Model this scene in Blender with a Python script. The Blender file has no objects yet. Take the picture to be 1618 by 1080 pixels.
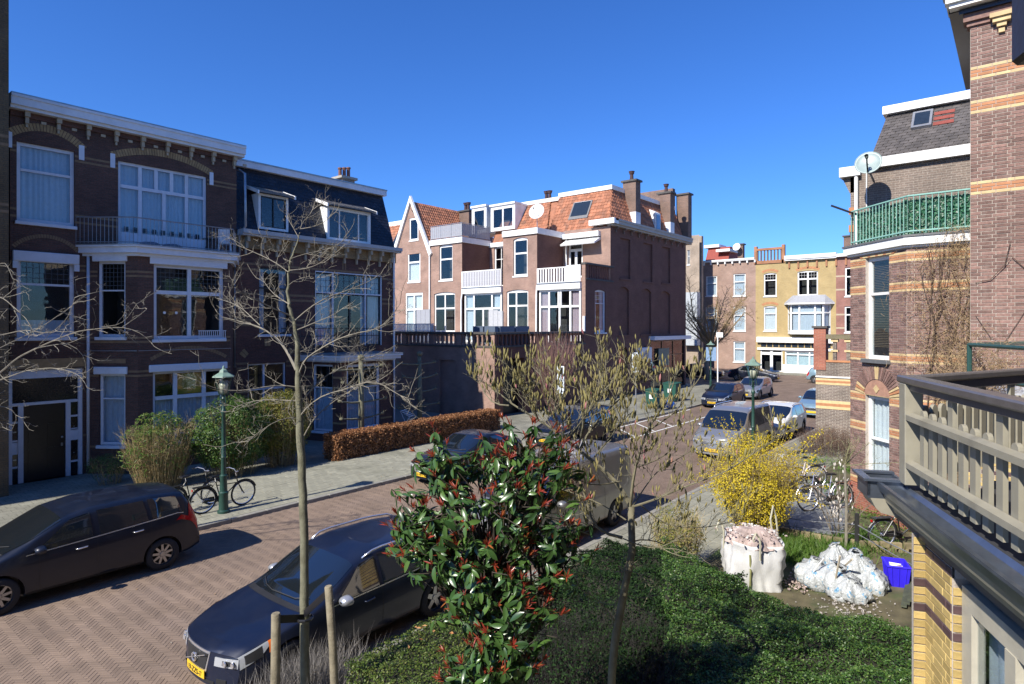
import bpy, bmesh, math, random
import numpy as np
from mathutils import Vector, Matrix, noise
R = math.radians
scene = bpy.context.scene
# ------------------------------------------------------------------ camera, light
# world: X runs along the street, Y across it (towards the far houses), Z up; metres
F, CX, HY, H = 980.0, 809.0, 515.0, 5.2
TH = math.atan(801 / 980.0)
CT, ST = math.cos(TH), math.sin(TH)
cd = bpy.data.cameras.new('camera'); cam = bpy.data.objects.new('camera', cd)
scene.collection.objects.link(cam); scene.camera = cam
cam.location = (0, 0, H); cam.rotation_euler = (R(90), 0, math.atan2(ST, CT) - R(90))
cd.sensor_width = 36; cd.lens = 36 * F / 1618; cd.shift_y = -(540 - HY) / 1618.0
cd.clip_start = 0.05; cd.clip_end = 3000
w = bpy.data.worlds.new('World'); scene.world = w; w.use_nodes = True
SUN_EL, SUN_K = R(40), 0.09
sdir = Vector((1, -SUN_K, 0)).normalized() * math.cos(SUN_EL) + Vector((0, 0, -math.sin(SUN_EL)))
nt = w.node_tree; bg = nt.nodes['Background']
sky = nt.nodes.new('ShaderNodeTexSky'); sky.sky_type = 'NISHITA'; sky.sun_disc = False
sky.sun_elevation = SUN_EL; sky.sun_rotation = math.atan2(-sdir.x, -sdir.y)
sky.altitude = 0; sky.air_density = 1.0; sky.dust_density = 0.15; sky.ozone_density = 4.0
hs = nt.nodes.new('ShaderNodeHueSaturation'); hs.inputs['Saturation'].default_value = 1.12; hs.inputs['Value'].default_value = 1.0
nt.links.new(sky.outputs[0], hs.inputs['Color']); tint = nt.nodes.new('ShaderNodeVectorMath'); tint.operation = 'MULTIPLY'; tint.inputs[1].default_value = (.50, .80, 1.30)
nt.links.new(hs.outputs[0], tint.inputs[0]); nt.links.new(tint.outputs[0], bg.inputs[0])
bg.inputs[1].default_value = 0.095
sl = bpy.data.lights.new('sun', 'SUN'); so = bpy.data.objects.new('sun', sl); scene.collection.objects.link(so)
sl.energy = 5.0; sl.angle = R(0.5); sl.color = (1.0, 0.94, 0.84)
so.rotation_euler = sdir.to_track_quat('-Z', 'Y').to_euler(); so.location = (-20, 5, 30)
scene.view_settings.view_transform = 'Standard'; scene.view_settings.look = 'None'
scene.view_settings.gamma = 1; scene.view_settings.use_curve_mapping = False
scene.view_settings.exposure = 0.62
scene.render.engine = 'CYCLES'
scene.cycles.max_bounces = 8; scene.cycles.transparent_max_bounces = 24
# ------------------------------------------------------------------ helpers
C = scene.collection
def ray(px, py):
    X = (px - CX) / F
    return (ST * X + CT, -CT * X + ST, (HY - py) / F)
def onV(px, py, v):
    r = ray(px, py); t = v / r[1]; return (r[0] * t, H + r[2] * t)
def onU(px, py, u):
    r = ray(px, py); t = u / r[0]; return (r[1] * t, H + r[2] * t)
def onZ(px, py, z=0.0):
    r = ray(px, py); t = (z - H) / r[2]; return (r[0] * t, r[1] * t)
def atd(px, py, d):
    r = ray(px, py); return Vector((r[0] * d, r[1] * d, H + r[2] * d))
def tag(o, label=None, cat=None, group=None, kind=None):
    if label: o['label'] = label
    if cat: o['category'] = cat
    if group: o['group'] = group
    if kind: o['kind'] = kind
    return o
WM = {}
def thing(name, label, cat, loc=(0, 0, 0), rotz=0.0, group=None):
    o = bpy.data.objects.new(name, None); C.objects.link(o)
    o.location = loc; o.rotation_euler = (0, 0, rotz); o.empty_display_size = .2
    WM[o] = Matrix.Translation(loc) @ Matrix.Rotation(rotz, 4, 'Z')
    return tag(o, label, cat, group)
def wm(o):
    return WM.get(o, Matrix.Identity(4)) if o is not None else Matrix.Identity(4)
class MB:
    """collects polygons (world or local space) and builds one mesh"""
    def __init__(s, M=None): s.v = []; s.f = []; s.m = []; s.M = M; s.mi = 0
    def add(s, vs, fs):
        b = len(s.v)
        if s.M is not None: vs = [s.M @ Vector(p) for p in vs]
        s.v += [tuple(p) for p in vs]; s.f += [tuple(i + b for i in f) for f in fs]; s.m += [s.mi] * len(fs)
    def box(s, x0, x1, y0, y1, z0, z1):
        if x0 > x1: x0, x1 = x1, x0
        if y0 > y1: y0, y1 = y1, y0
        if z0 > z1: z0, z1 = z1, z0
        s.add([(x0,y0,z0),(x1,y0,z0),(x1,y1,z0),(x0,y1,z0),(x0,y0,z1),(x1,y0,z1),(x1,y1,z1),(x0,y1,z1)],
              [(0,3,2,1),(4,5,6,7),(0,1,5,4),(1,2,6,5),(2,3,7,6),(3,0,4,7)])
    def quad(s, a, b, c, d): s.add([a, b, c, d], [(0, 1, 2, 3)])
    def prism(s, poly, d):
        """poly: list of 3d points, extruded by vector d"""
        n = len(poly); d = Vector(d); p2 = [tuple(Vector(p) + d) for p in poly]
        s.add(list(poly) + p2, [tuple(range(n))[::-1], tuple(range(n, 2 * n))] + [(i, (i + 1) % n, n + (i + 1) % n, n + i) for i in range(n)])
    def tube(s, pts, r, n=6, caps=True):
        pts = [Vector(p) for p in pts]; k = len(pts)
        if not hasattr(r, '__len__'): r = [r] * k
        vs = []; up = None
        for i, p in enumerate(pts):
            t = (pts[min(i + 1, k - 1)] - pts[max(i - 1, 0)])
            if t.length < 1e-9: t = Vector((0, 0, 1))
            t.normalize()
            if up is None:
                up = Vector((0, 0, 1)) if abs(t.z) < .9 else Vector((1, 0, 0))
            a = up - t * up.dot(t)
            if a.length < 1e-4: a = t.orthogonal()
            a.normalize(); up = a; b = t.cross(a)
            for j in range(n):
                an = 2 * math.pi * j / n
                vs.append(p + (a * math.cos(an) + b * math.sin(an)) * r[i])
        fs = [(i * n + j, i * n + (j + 1) % n, (i + 1) * n + (j + 1) % n, (i + 1) * n + j) for i in range(k - 1) for j in range(n)]
        if caps: fs += [tuple(range(n))[::-1], tuple(range((k - 1) * n, k * n))]
        s.add(vs, fs)
    def lathe(s, c, prof, n=16, axis='Z'):
        """prof: list of (r, h)"""
        vs = []
        for r, h in prof:
            for j in range(n):
                a = 2 * math.pi * j / n; x, y = r * math.cos(a), r * math.sin(a)
                q = (x, y, h) if axis == 'Z' else ((x, h, y) if axis == 'Y' else (h, x, y))
                vs.append((c[0] + q[0], c[1] + q[1], c[2] + q[2]))
        k = len(prof)
        s.add(vs, [(i * n + j, i * n + (j + 1) % n, (i + 1) * n + (j + 1) % n, (i + 1) * n + j) for i in range(k - 1) for j in range(n)])
    def build(s, name, mats, parent=None, smooth=False, uv=True, bevel=0, local=False, fixn=True, angle=None):
        me = bpy.data.meshes.new(name)
        vs = s.v
        if parent is not None and not local:
            inv = wm(parent).inverted(); vs = [inv @ Vector(p) for p in vs]
        me.from_pydata([tuple(p) for p in vs], [], s.f)
        if not isinstance(mats, (list, tuple)): mats = [mats]
        for m in mats: me.materials.append(m)
        if len(mats) > 1: me.polygons.foreach_set('material_index', s.m)
        if fixn or bevel:
            bm = bmesh.new(); bm.from_mesh(me)
            if bevel:
                bmesh.ops.bevel(bm, geom=[e for e in bm.edges if len(e.link_faces) == 2 and e.calc_face_angle(0) > .5], offset=bevel, segments=1, affect='EDGES', clamp_overlap=True)
            if fixn: bmesh.ops.recalc_face_normals(bm, faces=bm.faces)
            bm.to_mesh(me); bm.free()
        if uv:
            L = me.uv_layers.new(name='UVMap'); co = np.zeros(len(me.vertices) * 3); me.vertices.foreach_get('co', co); co = co.reshape(-1, 3)
            M = wm(parent); off = np.array(M.translation) if parent is not None else np.zeros(3)
            nl = len(me.loops); vi = np.zeros(nl, int); me.loops.foreach_get('vertex_index', vi)
            npoly = len(me.polygons); nn = np.zeros(npoly * 3); me.polygons.foreach_get('normal', nn); nn = nn.reshape(-1, 3)
            lt = np.zeros(npoly, int); me.polygons.foreach_get('loop_total', lt)
            N = np.repeat(nn, lt, axis=0); P = co[vi] + off
            flat = np.hypot(N[:, 0], N[:, 1]) < .05
            T = np.stack([-N[:, 1], N[:, 0], np.zeros(nl)], 1); ln = np.maximum(np.linalg.norm(T, axis=1), 1e-6); T = T / ln[:, None]
            # keep the same direction on opposite faces
            sgn = np.where((np.abs(T[:, 0]) > np.abs(T[:, 1])) & (T[:, 0] < 0) | (np.abs(T[:, 0]) <= np.abs(T[:, 1])) & (T[:, 1] < 0), -1, 1); T = T * sgn[:, None]
            T[flat] = (1, 0, 0); S = np.cross(N, T); S[flat] = (0, 1, 0); S = S * np.where(S[:, 2] < -1e-6, -1, 1)[:, None]
            uvs = np.stack([(P * T).sum(1), (P * S).sum(1)], 1)
            L.data.foreach_set('uv', uvs.ravel())
        if smooth: me.polygons.foreach_set('use_smooth', [True] * len(me.polygons))
        if angle: me.set_sharp_from_angle(angle=R(angle))
        o = bpy.data.objects.new(name, me); C.objects.link(o)
        if parent is not None: o.parent = parent; WM[o] = wm(parent)
        return o
def part(name, mb, mat, parent, **k): return mb.build(name, mat, parent, **k)
def struct(name, mb, mat, **k): return tag(mb.build(name, mat, None, **k), kind='structure')
def fast_mesh(name, V, Fc, mat, parent=None, smooth=False):
    """V (n,3) array, Fc (m,k) int array"""
    if parent is not None:
        inv = np.array(wm(parent).inverted()); V = V @ inv[:3, :3].T + inv[:3, 3]
    me = bpy.data.meshes.new(name); me.vertices.add(len(V)); me.vertices.foreach_set('co', np.asarray(V, dtype=np.float32).ravel())
    m, k = Fc.shape; me.loops.add(m * k); me.loops.foreach_set('vertex_index', np.asarray(Fc, dtype=np.int32).ravel())
    me.polygons.add(m); me.polygons.foreach_set('loop_start', np.arange(m, dtype=np.int32) * k)
    me.polygons.foreach_set('use_smooth', np.full(m, smooth)); me.update(calc_edges=True); me.validate()
    for x in (mat if isinstance(mat, (list, tuple)) else [mat]): me.materials.append(x)
    o = bpy.data.objects.new(name, me); C.objects.link(o)
    if parent is not None: o.parent = parent; WM[o] = wm(parent)
    return o
rng = np.random.default_rng(7); rnd = random.Random(11)
def copy_tree(o, parent=None):
    c = o.copy(); C.objects.link(c); c.parent = parent
    for ch in o.children: copy_tree(ch, c)
    return c
def inst(name, me, parent, M):
    """one more object sharing the mesh me, placed at world matrix M"""
    o = bpy.data.objects.new(name, me); C.objects.link(o); o.parent = parent
    o.matrix_local = wm(parent).inverted() @ M
    return o
# ------------------------------------------------------------------ materials
MAT = {}
def newmat(name):
    m = bpy.data.materials.new(name); m.use_nodes = True; n = m.node_tree
    return m, n, n.nodes['Principled BSDF'], n.nodes.new, n.links.new
def plain(name, col, rough=.6, metal=0.0, var=.15, scale=8.0, bump=.15, spec=.5, coat=0.0, bscale=None, objvar=0.0, dirt=None):
    if name in MAT: return MAT[name]
    m, n, b, N, L = newmat(name)
    tc = N('ShaderNodeTexCoord'); nz = N('ShaderNodeTexNoise'); nz.inputs['Scale'].default_value = scale; nz.inputs['Detail'].default_value = 6
    L(tc.outputs['Object'], nz.inputs['Vector'])
    mr = N('ShaderNodeMapRange'); mr.inputs[1].default_value = .25; mr.inputs[2].default_value = .75; mr.inputs[3].default_value = 1 - var; mr.inputs[4].default_value = 1 + var
    L(nz.outputs['Fac'], mr.inputs[0])
    mx = N('ShaderNodeVectorMath'); mx.operation = 'SCALE'; mx.inputs[0].default_value = col[:3]; L(mr.outputs[0], mx.inputs['Scale'])
    out = mx.outputs[0]
    if objvar:
        oi = N('ShaderNodeObjectInfo'); ge = N('ShaderNodeNewGeometry'); ad = N('ShaderNodeMath'); ad.operation = 'ADD'
        L(oi.outputs['Random'], ad.inputs[0]); L(ge.outputs['Random Per Island'], ad.inputs[1])
        fr = N('ShaderNodeMath'); fr.operation = 'FRACT'; L(ad.outputs[0], fr.inputs[0])
        m2 = N('ShaderNodeMapRange'); m2.inputs[3].default_value = 1 - objvar; m2.inputs[4].default_value = 1 + objvar; L(fr.outputs[0], m2.inputs[0])
        v2 = N('ShaderNodeVectorMath'); v2.operation = 'SCALE'; L(out, v2.inputs[0]); L(m2.outputs[0], v2.inputs['Scale']); out = v2.outputs[0]
    if dirt:
        nd = N('ShaderNodeTexNoise'); nd.inputs['Scale'].default_value = dirt[1]; nd.inputs['Detail'].default_value = 8; L(tc.outputs['Object'], nd.inputs['Vector'])
        md = N('ShaderNodeMapRange'); md.inputs[1].default_value = .5; md.inputs[2].default_value = .75; md.inputs[4].default_value = dirt[2]; L(nd.outputs['Fac'], md.inputs[0])
        mm = N('ShaderNodeMix'); mm.data_type = 'RGBA'; L(md.outputs[0], mm.inputs[0]); L(out, mm.inputs[6]); mm.inputs[7].default_value = (*dirt[0], 1); out = mm.outputs[2]
    L(out, b.inputs['Base Color'])
    b.inputs['Roughness'].default_value = rough; b.inputs['Metallic'].default_value = metal
    b.inputs['Specular IOR Level'].default_value = spec; b.inputs['Coat Weight'].default_value = coat; b.inputs['Coat Roughness'].default_value = .03
    if bump:
        bu = N('ShaderNodeBump'); bu.inputs['Strength'].default_value = bump; bu.inputs['Distance'].default_value = .01
        n2 = N('ShaderNodeTexNoise'); n2.inputs['Scale'].default_value = bscale or scale * 6; n2.inputs['Detail'].default_value = 5; L(tc.outputs['Object'], n2.inputs['Vector'])
        L(n2.outputs['Fac'], bu.inputs['Height']); L(bu.outputs[0], b.inputs['Normal'])
    MAT[name] = m; return m
def brick(name, c1, c2, mortar, bw=.215, rh=.062, ms=.008, rough=.85, bump=.5, var=.25, offset=.5, stain=.3, bias=0.0):
    m, n, b, N, L = newmat(name)
    uv = N('ShaderNodeUVMap'); uv.uv_map = 'UVMap'
    bt = N('ShaderNodeTexBrick'); bt.offset = offset
    bt.inputs['Color1'].default_value = (*c1, 1); bt.inputs['Color2'].default_value = (*c2, 1); bt.inputs['Mortar'].default_value = (*mortar, 1)
    bt.inputs['Scale'].default_value = 1; bt.inputs['Mortar Size'].default_value = ms; bt.inputs['Mortar Smooth'].default_value = .1
    bt.inputs['Bias'].default_value = bias; bt.inputs['Brick Width'].default_value = bw; bt.inputs['Row Height'].default_value = rh
    L(uv.outputs[0], bt.inputs['Vector'])
    nz = N('ShaderNodeTexNoise'); nz.inputs['Scale'].default_value = .9; nz.inputs['Detail'].default_value = 8; nz.inputs['Roughness'].default_value = .6; L(uv.outputs[0], nz.inputs['Vector'])
    mr = N('ShaderNodeMapRange'); mr.inputs[1].default_value = .3; mr.inputs[2].default_value = .7; mr.inputs[3].default_value = 1 - stain; mr.inputs[4].default_value = 1 + stain * .6; L(nz.outputs['Fac'], mr.inputs[0])
    n3 = N('ShaderNodeTexNoise'); n3.inputs['Scale'].default_value = 22; n3.inputs['Detail'].default_value = 6; L(uv.outputs[0], n3.inputs['Vector'])
    m3 = N('ShaderNodeMapRange'); m3.inputs[1].default_value = .3; m3.inputs[2].default_value = .7; m3.inputs[3].default_value = 1 - var; m3.inputs[4].default_value = 1 + var; L(n3.outputs['Fac'], m3.inputs[0])
    mu = N('ShaderNodeMath'); mu.operation = 'MULTIPLY'; L(mr.outputs[0], mu.inputs[0]); L(m3.outputs[0], mu.inputs[1])
    vs = N('ShaderNodeVectorMath'); vs.operation = 'SCALE'; L(bt.outputs['Color'], vs.inputs[0]); L(mu.outputs[0], vs.inputs['Scale'])
    L(vs.outputs[0], b.inputs['Base Color']); b.inputs['Roughness'].default_value = rough; b.inputs['Specular IOR Level'].default_value = .3
    inv = N('ShaderNodeMath'); inv.operation = 'SUBTRACT'; inv.inputs[0].default_value = 1; L(bt.outputs['Fac'], inv.inputs[1])
    ad = N('ShaderNodeMath'); ad.operation = 'MULTIPLY_ADD'; L(n3.outputs['Fac'], ad.inputs[0]); ad.inputs[1].default_value = .4; L(inv.outputs[0], ad.inputs[2])
    bu = N('ShaderNodeBump'); bu.inputs['Strength'].default_value = bump; bu.inputs['Distance'].default_value = .008; L(ad.outputs[0], bu.inputs['Height']); L(bu.outputs[0], b.inputs['Normal'])
    MAT[name] = m; return m
def glassmat(name='window_glass', tint=(.86, .9, .92), ior=1.52, boost=1.0):
    m, n, b, N, L = newmat(name); n.nodes.remove(b); out = n.nodes['Material Output']
    tr = N('ShaderNodeBsdfTransparent'); tr.inputs[0].default_value = (*tint, 1); gl = N('ShaderNodeBsdfGlossy'); gl.inputs['Roughness'].default_value = .015
    fr = N('ShaderNodeLayerWeight'); fr.inputs['Blend'].default_value = .5; pw = N('ShaderNodeMath'); pw.operation = 'POWER'; pw.inputs[1].default_value = 4.0; L(fr.outputs['Facing'], pw.inputs[0])
    ml = N('ShaderNodeMath'); ml.operation = 'MULTIPLY_ADD'; ml.inputs[1].default_value = .85; ml.inputs[2].default_value = .055 * boost; L(pw.outputs[0], ml.inputs[0]); ml.use_clamp = True
    mx = N('ShaderNodeMixShader'); L(ml.outputs[0], mx.inputs[0]); L(tr.outputs[0], mx.inputs[1]); L(gl.outputs[0], mx.inputs[2])
    # old panes are slightly wavy
    tc = N('ShaderNodeTexCoord'); nz = N('ShaderNodeTexNoise'); nz.inputs['Scale'].default_value = 1.3; L(tc.outputs['Object'], nz.inputs['Vector'])
    bu = N('ShaderNodeBump'); bu.inputs['Strength'].default_value = .12; bu.inputs['Distance'].default_value = .03; L(nz.outputs['Fac'], bu.inputs['Height']); L(bu.outputs[0], gl.inputs['Normal'])
    L(mx.outputs[0], out.inputs[0]); MAT[name] = m; return m
def leafmat(name, cols, rough=.5, trans=.35, spec=.4, coat=0.0):
    m, n, b, N, L = newmat(name)
    ge = N('ShaderNodeNewGeometry'); oi = N('ShaderNodeObjectInfo'); ad = N('ShaderNodeMath'); ad.operation = 'ADD'
    L(oi.outputs['Random'], ad.inputs[0]); L(ge.outputs['Random Per Island'], ad.inputs[1]); fr = N('ShaderNodeMath'); fr.operation = 'FRACT'; L(ad.outputs[0], fr.inputs[0])
    cr = N('ShaderNodeValToRGB'); e = cr.color_ramp.elements; cr.color_ramp.interpolation = 'LINEAR'
    while len(e) < len(cols): e.new(.5)
    for i, c in enumerate(cols): e[i].position = i / max(1, len(cols) - 1); e[i].color = (*c, 1)
    L(fr.outputs[0], cr.inputs[0]); L(cr.outputs[0], b.inputs['Base Color'])
    b.inputs['Roughness'].default_value = rough; b.inputs['Specular IOR Level'].default_value = spec; b.inputs['Coat Weight'].default_value = coat; b.inputs['Coat Roughness'].default_value = .12
    if trans:
        tl = N('ShaderNodeBsdfTranslucent'); L(cr.outputs[0], tl.inputs[0]); mx = N('ShaderNodeMixShader'); mx.inputs[0].default_value = trans
        L(b.outputs[0], mx.inputs[1]); L(tl.outputs[0], mx.inputs[2]); L(mx.outputs[0], n.nodes['Material Output'].inputs[0])
    MAT[name] = m; return m
WHITE = plain('white_paint', (.78, .78, .76), .45, var=.06, bump=.08, dirt=((.35, .34, .3), 1.1, .35))
BLUEWHITE = plain('pale_grey_paint', (.66, .68, .72), .45, var=.06, bump=.08, dirt=((.3, .3, .28), 1.3, .3))
CREAM = plain('cream_stone', (.40, .33, .23), .7, var=.12)
OCHRE = brick('ochre_brick', (.36, .235, .1), (.3, .19, .08), (.16, .13, .1), ms=.006)
BLACK = plain('black_paint', (.012, .012, .014), .35, var=.2, bump=.05)
DARKWOOD = plain('dark_door_paint', (.014, .012, .014), .3, var=.2, bump=.05)
ROOM = plain('dim_room', (.05, .045, .04), .9, var=.4, scale=1.5, bump=0)
CURT = plain('net_curtain', (.62, .66, .7), .9, var=.08, bump=.05)
CURTW = plain('white_curtain', (.8, .8, .78), .9, var=.05, bump=.05)
CURTP = plain('pink_curtain', (.5, .36, .38), .9, var=.1, bump=.05)
GLASS = glassmat()
ZINC = plain('zinc', (.32, .35, .38), .4, .7, var=.25, scale=3)
LEAD = plain('window_lead', (.07, .08, .09), .5)
GREYM = plain('grey_metal', (.28, .29, .31), .45, .5, var=.15)
BRICK_L = brick('dark_left_brick', (.14, .068, .05), (.095, .05, .038), (.085, .068, .058), stain=.25)
BRICK_L2 = brick('dark_left_brick_b', (.155, .068, .05), (.11, .052, .04), (.085, .065, .056), stain=.25)
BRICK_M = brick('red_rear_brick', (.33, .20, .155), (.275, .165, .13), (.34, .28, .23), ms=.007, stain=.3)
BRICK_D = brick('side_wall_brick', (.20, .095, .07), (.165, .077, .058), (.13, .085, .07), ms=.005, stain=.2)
BRICK_R = brick('right_brick', (.24, .135, .11), (.17, .105, .095), (.42, .36, .31), stain=.2)
BRICK_G = brick('garden_wall_brick', (.19, .15, .125), (.14, .11, .095), (.4, .36, .31), stain=.45)
BRICK_RED = brick('plinth_brick', (.36, .13, .085), (.3, .1, .07), (.33, .2, .15), stain=.3)
YBRICK = plain('yellow_glazed_brick', (.45, .33, .125), .45, var=.25, scale=14, bump=.3, objvar=.22, dirt=((.3, .15, .07), 5, .5))
YEL = plain('yellow_band_brick', (.56, .42, .22), .75, var=.15, objvar=.1)
ORANGE = plain('orange_band_brick', (.42, .19, .09), .8, var=.15, objvar=.1)
PURPLE = plain('purple_brick', (.085, .05, .052), .5, var=.3, objvar=.25)
BRKIND = plain('single_brick', (.20, .118, .098), .85, var=.3, scale=20, objvar=.32, bump=.6, dirt=((.3, .24, .2), 6, .3))
MORTAR = plain('mortar', (.42, .37, .32), .95, var=.15, scale=12, bump=.4)
STONE = plain('blue_stone', (.12, .125, .13), .6, var=.2)
CONC = plain('concrete', (.33, .31, .27), .85, var=.2, scale=4)
TAUPE = plain('taupe_paint', (.28, .26, .20), .4, var=.1, scale=6, bump=.1, dirt=((.12, .11, .09), 4, .5))
TAUPED = plain('dark_taupe_paint', (.10, .09, .085), .35, var=.15, bump=.1)
# ------------------------------------------------------------------ facade frame, wall, window
class Fr:
    """facade frame: origin (x,y), unit tangent t (to the right seen from outside); outward normal is t turned clockwise"""
    def __init__(s, o, t):
        s.o = Vector((o[0], o[1])); s.t = Vector(t).normalized(); s.n = Vector((s.t.y, -s.t.x))
    def P(s, x, y, z):
        p = s.o + s.t * x + s.n * y; return (p.x, p.y, z)
    def box(s, mb, x0, x1, y0, y1, z0, z1):
        c = [s.P(x, y, z) for z in (z0, z1) for x, y in ((x0, y0), (x1, y0), (x1, y1), (x0, y1))]
        mb.add(c, [(0,3,2,1),(4,5,6,7),(0,1,5,4),(1,2,6,5),(2,3,7,6),(3,0,4,7)])
    def hit(s, px, py):
        """photo pixel -> (x along the facade, z) on the facade's plane"""
        r = ray(px, py); den = s.n.x * r[0] + s.n.y * r[1]; t = (s.o.dot(s.n)) / den
        p = Vector((r[0] * t, r[1] * t)); return ((p - s.o).dot(s.t), H + r[2] * t)
def FV(v): return Fr((0, v), (1, 0))        # normal -Y, x = world X
def FU(u): return Fr((u, 0), (0, -1))       # normal -X, x = -world Y
def rects(fr, x0, x1, z0, z1, holes):
    xs = sorted({x0, x1, *[min(max(h[0], x0), x1) for h in holes], *[min(max(h[1], x0), x1) for h in holes]})
    zs = sorted({z0, z1, *[min(max(h[2], z0), z1) for h in holes], *[min(max(h[3], z0), z1) for h in holes]})
    for i in range(len(xs) - 1):
        run = None
        for j in range(len(zs) - 1):
            cx, cz = (xs[i] + xs[i+1]) / 2, (zs[j] + zs[j+1]) / 2
            inside = any(h[0] < cx < h[1] and h[2] < cz < h[3] for h in holes)
            if not inside: yield xs[i], xs[i+1], zs[j], zs[j+1]
def wall(par, fr, x0, x1, z0, z1, mat, holes=(), reveal=.16, th=.3, name='wall', arch=0):
    mb = MB(); holes = [tuple(h) for h in holes]
    for a, b, c, d in rects(fr, x0, x1, z0, z1, holes):
        mb.quad(fr.P(a, 0, c), fr.P(b, 0, c), fr.P(b, 0, d), fr.P(a, 0, d))
    for h in holes:
        a, b, c, d = h[:4]
        mb.quad(fr.P(a, 0, c), fr.P(a, 0, d), fr.P(a, -reveal, d), fr.P(a, -reveal, c))
        mb.quad(fr.P(b, 0, d), fr.P(b, 0, c), fr.P(b, -reveal, c), fr.P(b, -reveal, d))
        mb.quad(fr.P(a, 0, d), fr.P(b, 0, d), fr.P(b, -reveal, d), fr.P(a, -reveal, d))
        mb.quad(fr.P(b, 0, c), fr.P(a, 0, c), fr.P(a, -reveal, c), fr.P(b, -reveal, c))
        if len(h) > 4 and h[4] > 0:      # segmental head: brick corners above the arc
            rise = h[4]; hw = (b - a) / 2; rad = (hw * hw + rise * rise) / (2 * rise); cxm = (a + b) / 2; n = 8
            pr = None
            for i in range(n + 1):
                x = a + (b - a) * i / n; z = d - rad + math.sqrt(max(0, rad * rad - (x - cxm) ** 2))
                if pr:
                    mb.quad(fr.P(pr[0], .001, pr[1]), fr.P(x, .001, z), fr.P(x, .001, d), fr.P(pr[0], .001, d))
                    mb.quad(fr.P(pr[0], .001, pr[1]), fr.P(x, .001, z), fr.P(x, -reveal, z), fr.P(pr[0], -reveal, pr[1]))
                pr = (x, z)
    return part(name, mb, mat, par, fixn=False)
def bands(par, fr, x0, x1, z, h, mat, holes=(), proud=.006, name='brick_band'):
    mb = MB(); xs = [(x0, x1)]
    for hl in holes:
        if hl[2] < z + h and hl[3] > z:
            nx = []
            for a, b in xs:
                if hl[0] <= a and hl[1] >= b: continue
                if hl[0] > a and hl[0] < b: nx.append((a, hl[0]))
                if hl[1] < b and hl[1] > a: nx.append((hl[1], b))
                if hl[1] <= a or hl[0] >= b: nx.append((a, b))
            xs = nx
    for a, b in xs:
        if b - a > .02: mb = MB(); fr.box(mb, a, b, -.02, proud, z, z + h); part(name, mb, mat, par)
def archband(par, fr, x0, x1, z, rise, th, mat, proud=.012, name='brick_arch', n=14, keys=None):
    """segmental arch of voussoirs whose inner arc springs at z"""
    hw = (x1 - x0) / 2; rad = (hw * hw + rise * rise) / (2 * rise); cz = z + rise - rad; cx = (x0 + x1) / 2; a0 = math.asin(hw / rad) if rise <= hw else math.pi - math.asin(hw / rad)
    me = None
    for i in range(n):
        t0, t1 = -a0 + 2 * a0 * i / n + .004 / rad * 2, -a0 + 2 * a0 * (i + 1) / n - .004 / rad * 2
        q = [(cx + r_ * math.sin(t), cz + r_ * math.cos(t)) for r_, t in ((rad, t0), (rad, t1), (rad + th, t1), (rad + th, t0))]
        mb = MB(); mb.prism([fr.P(x, -.03, zz) for x, zz in q], tuple(Vector(fr.P(0, proud, 0)) - Vector(fr.P(0, -.03, 0))))
        m = mat
        if keys and i in keys: m = keys[i]
        part('arch_brick', mb, m, par)
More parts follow.
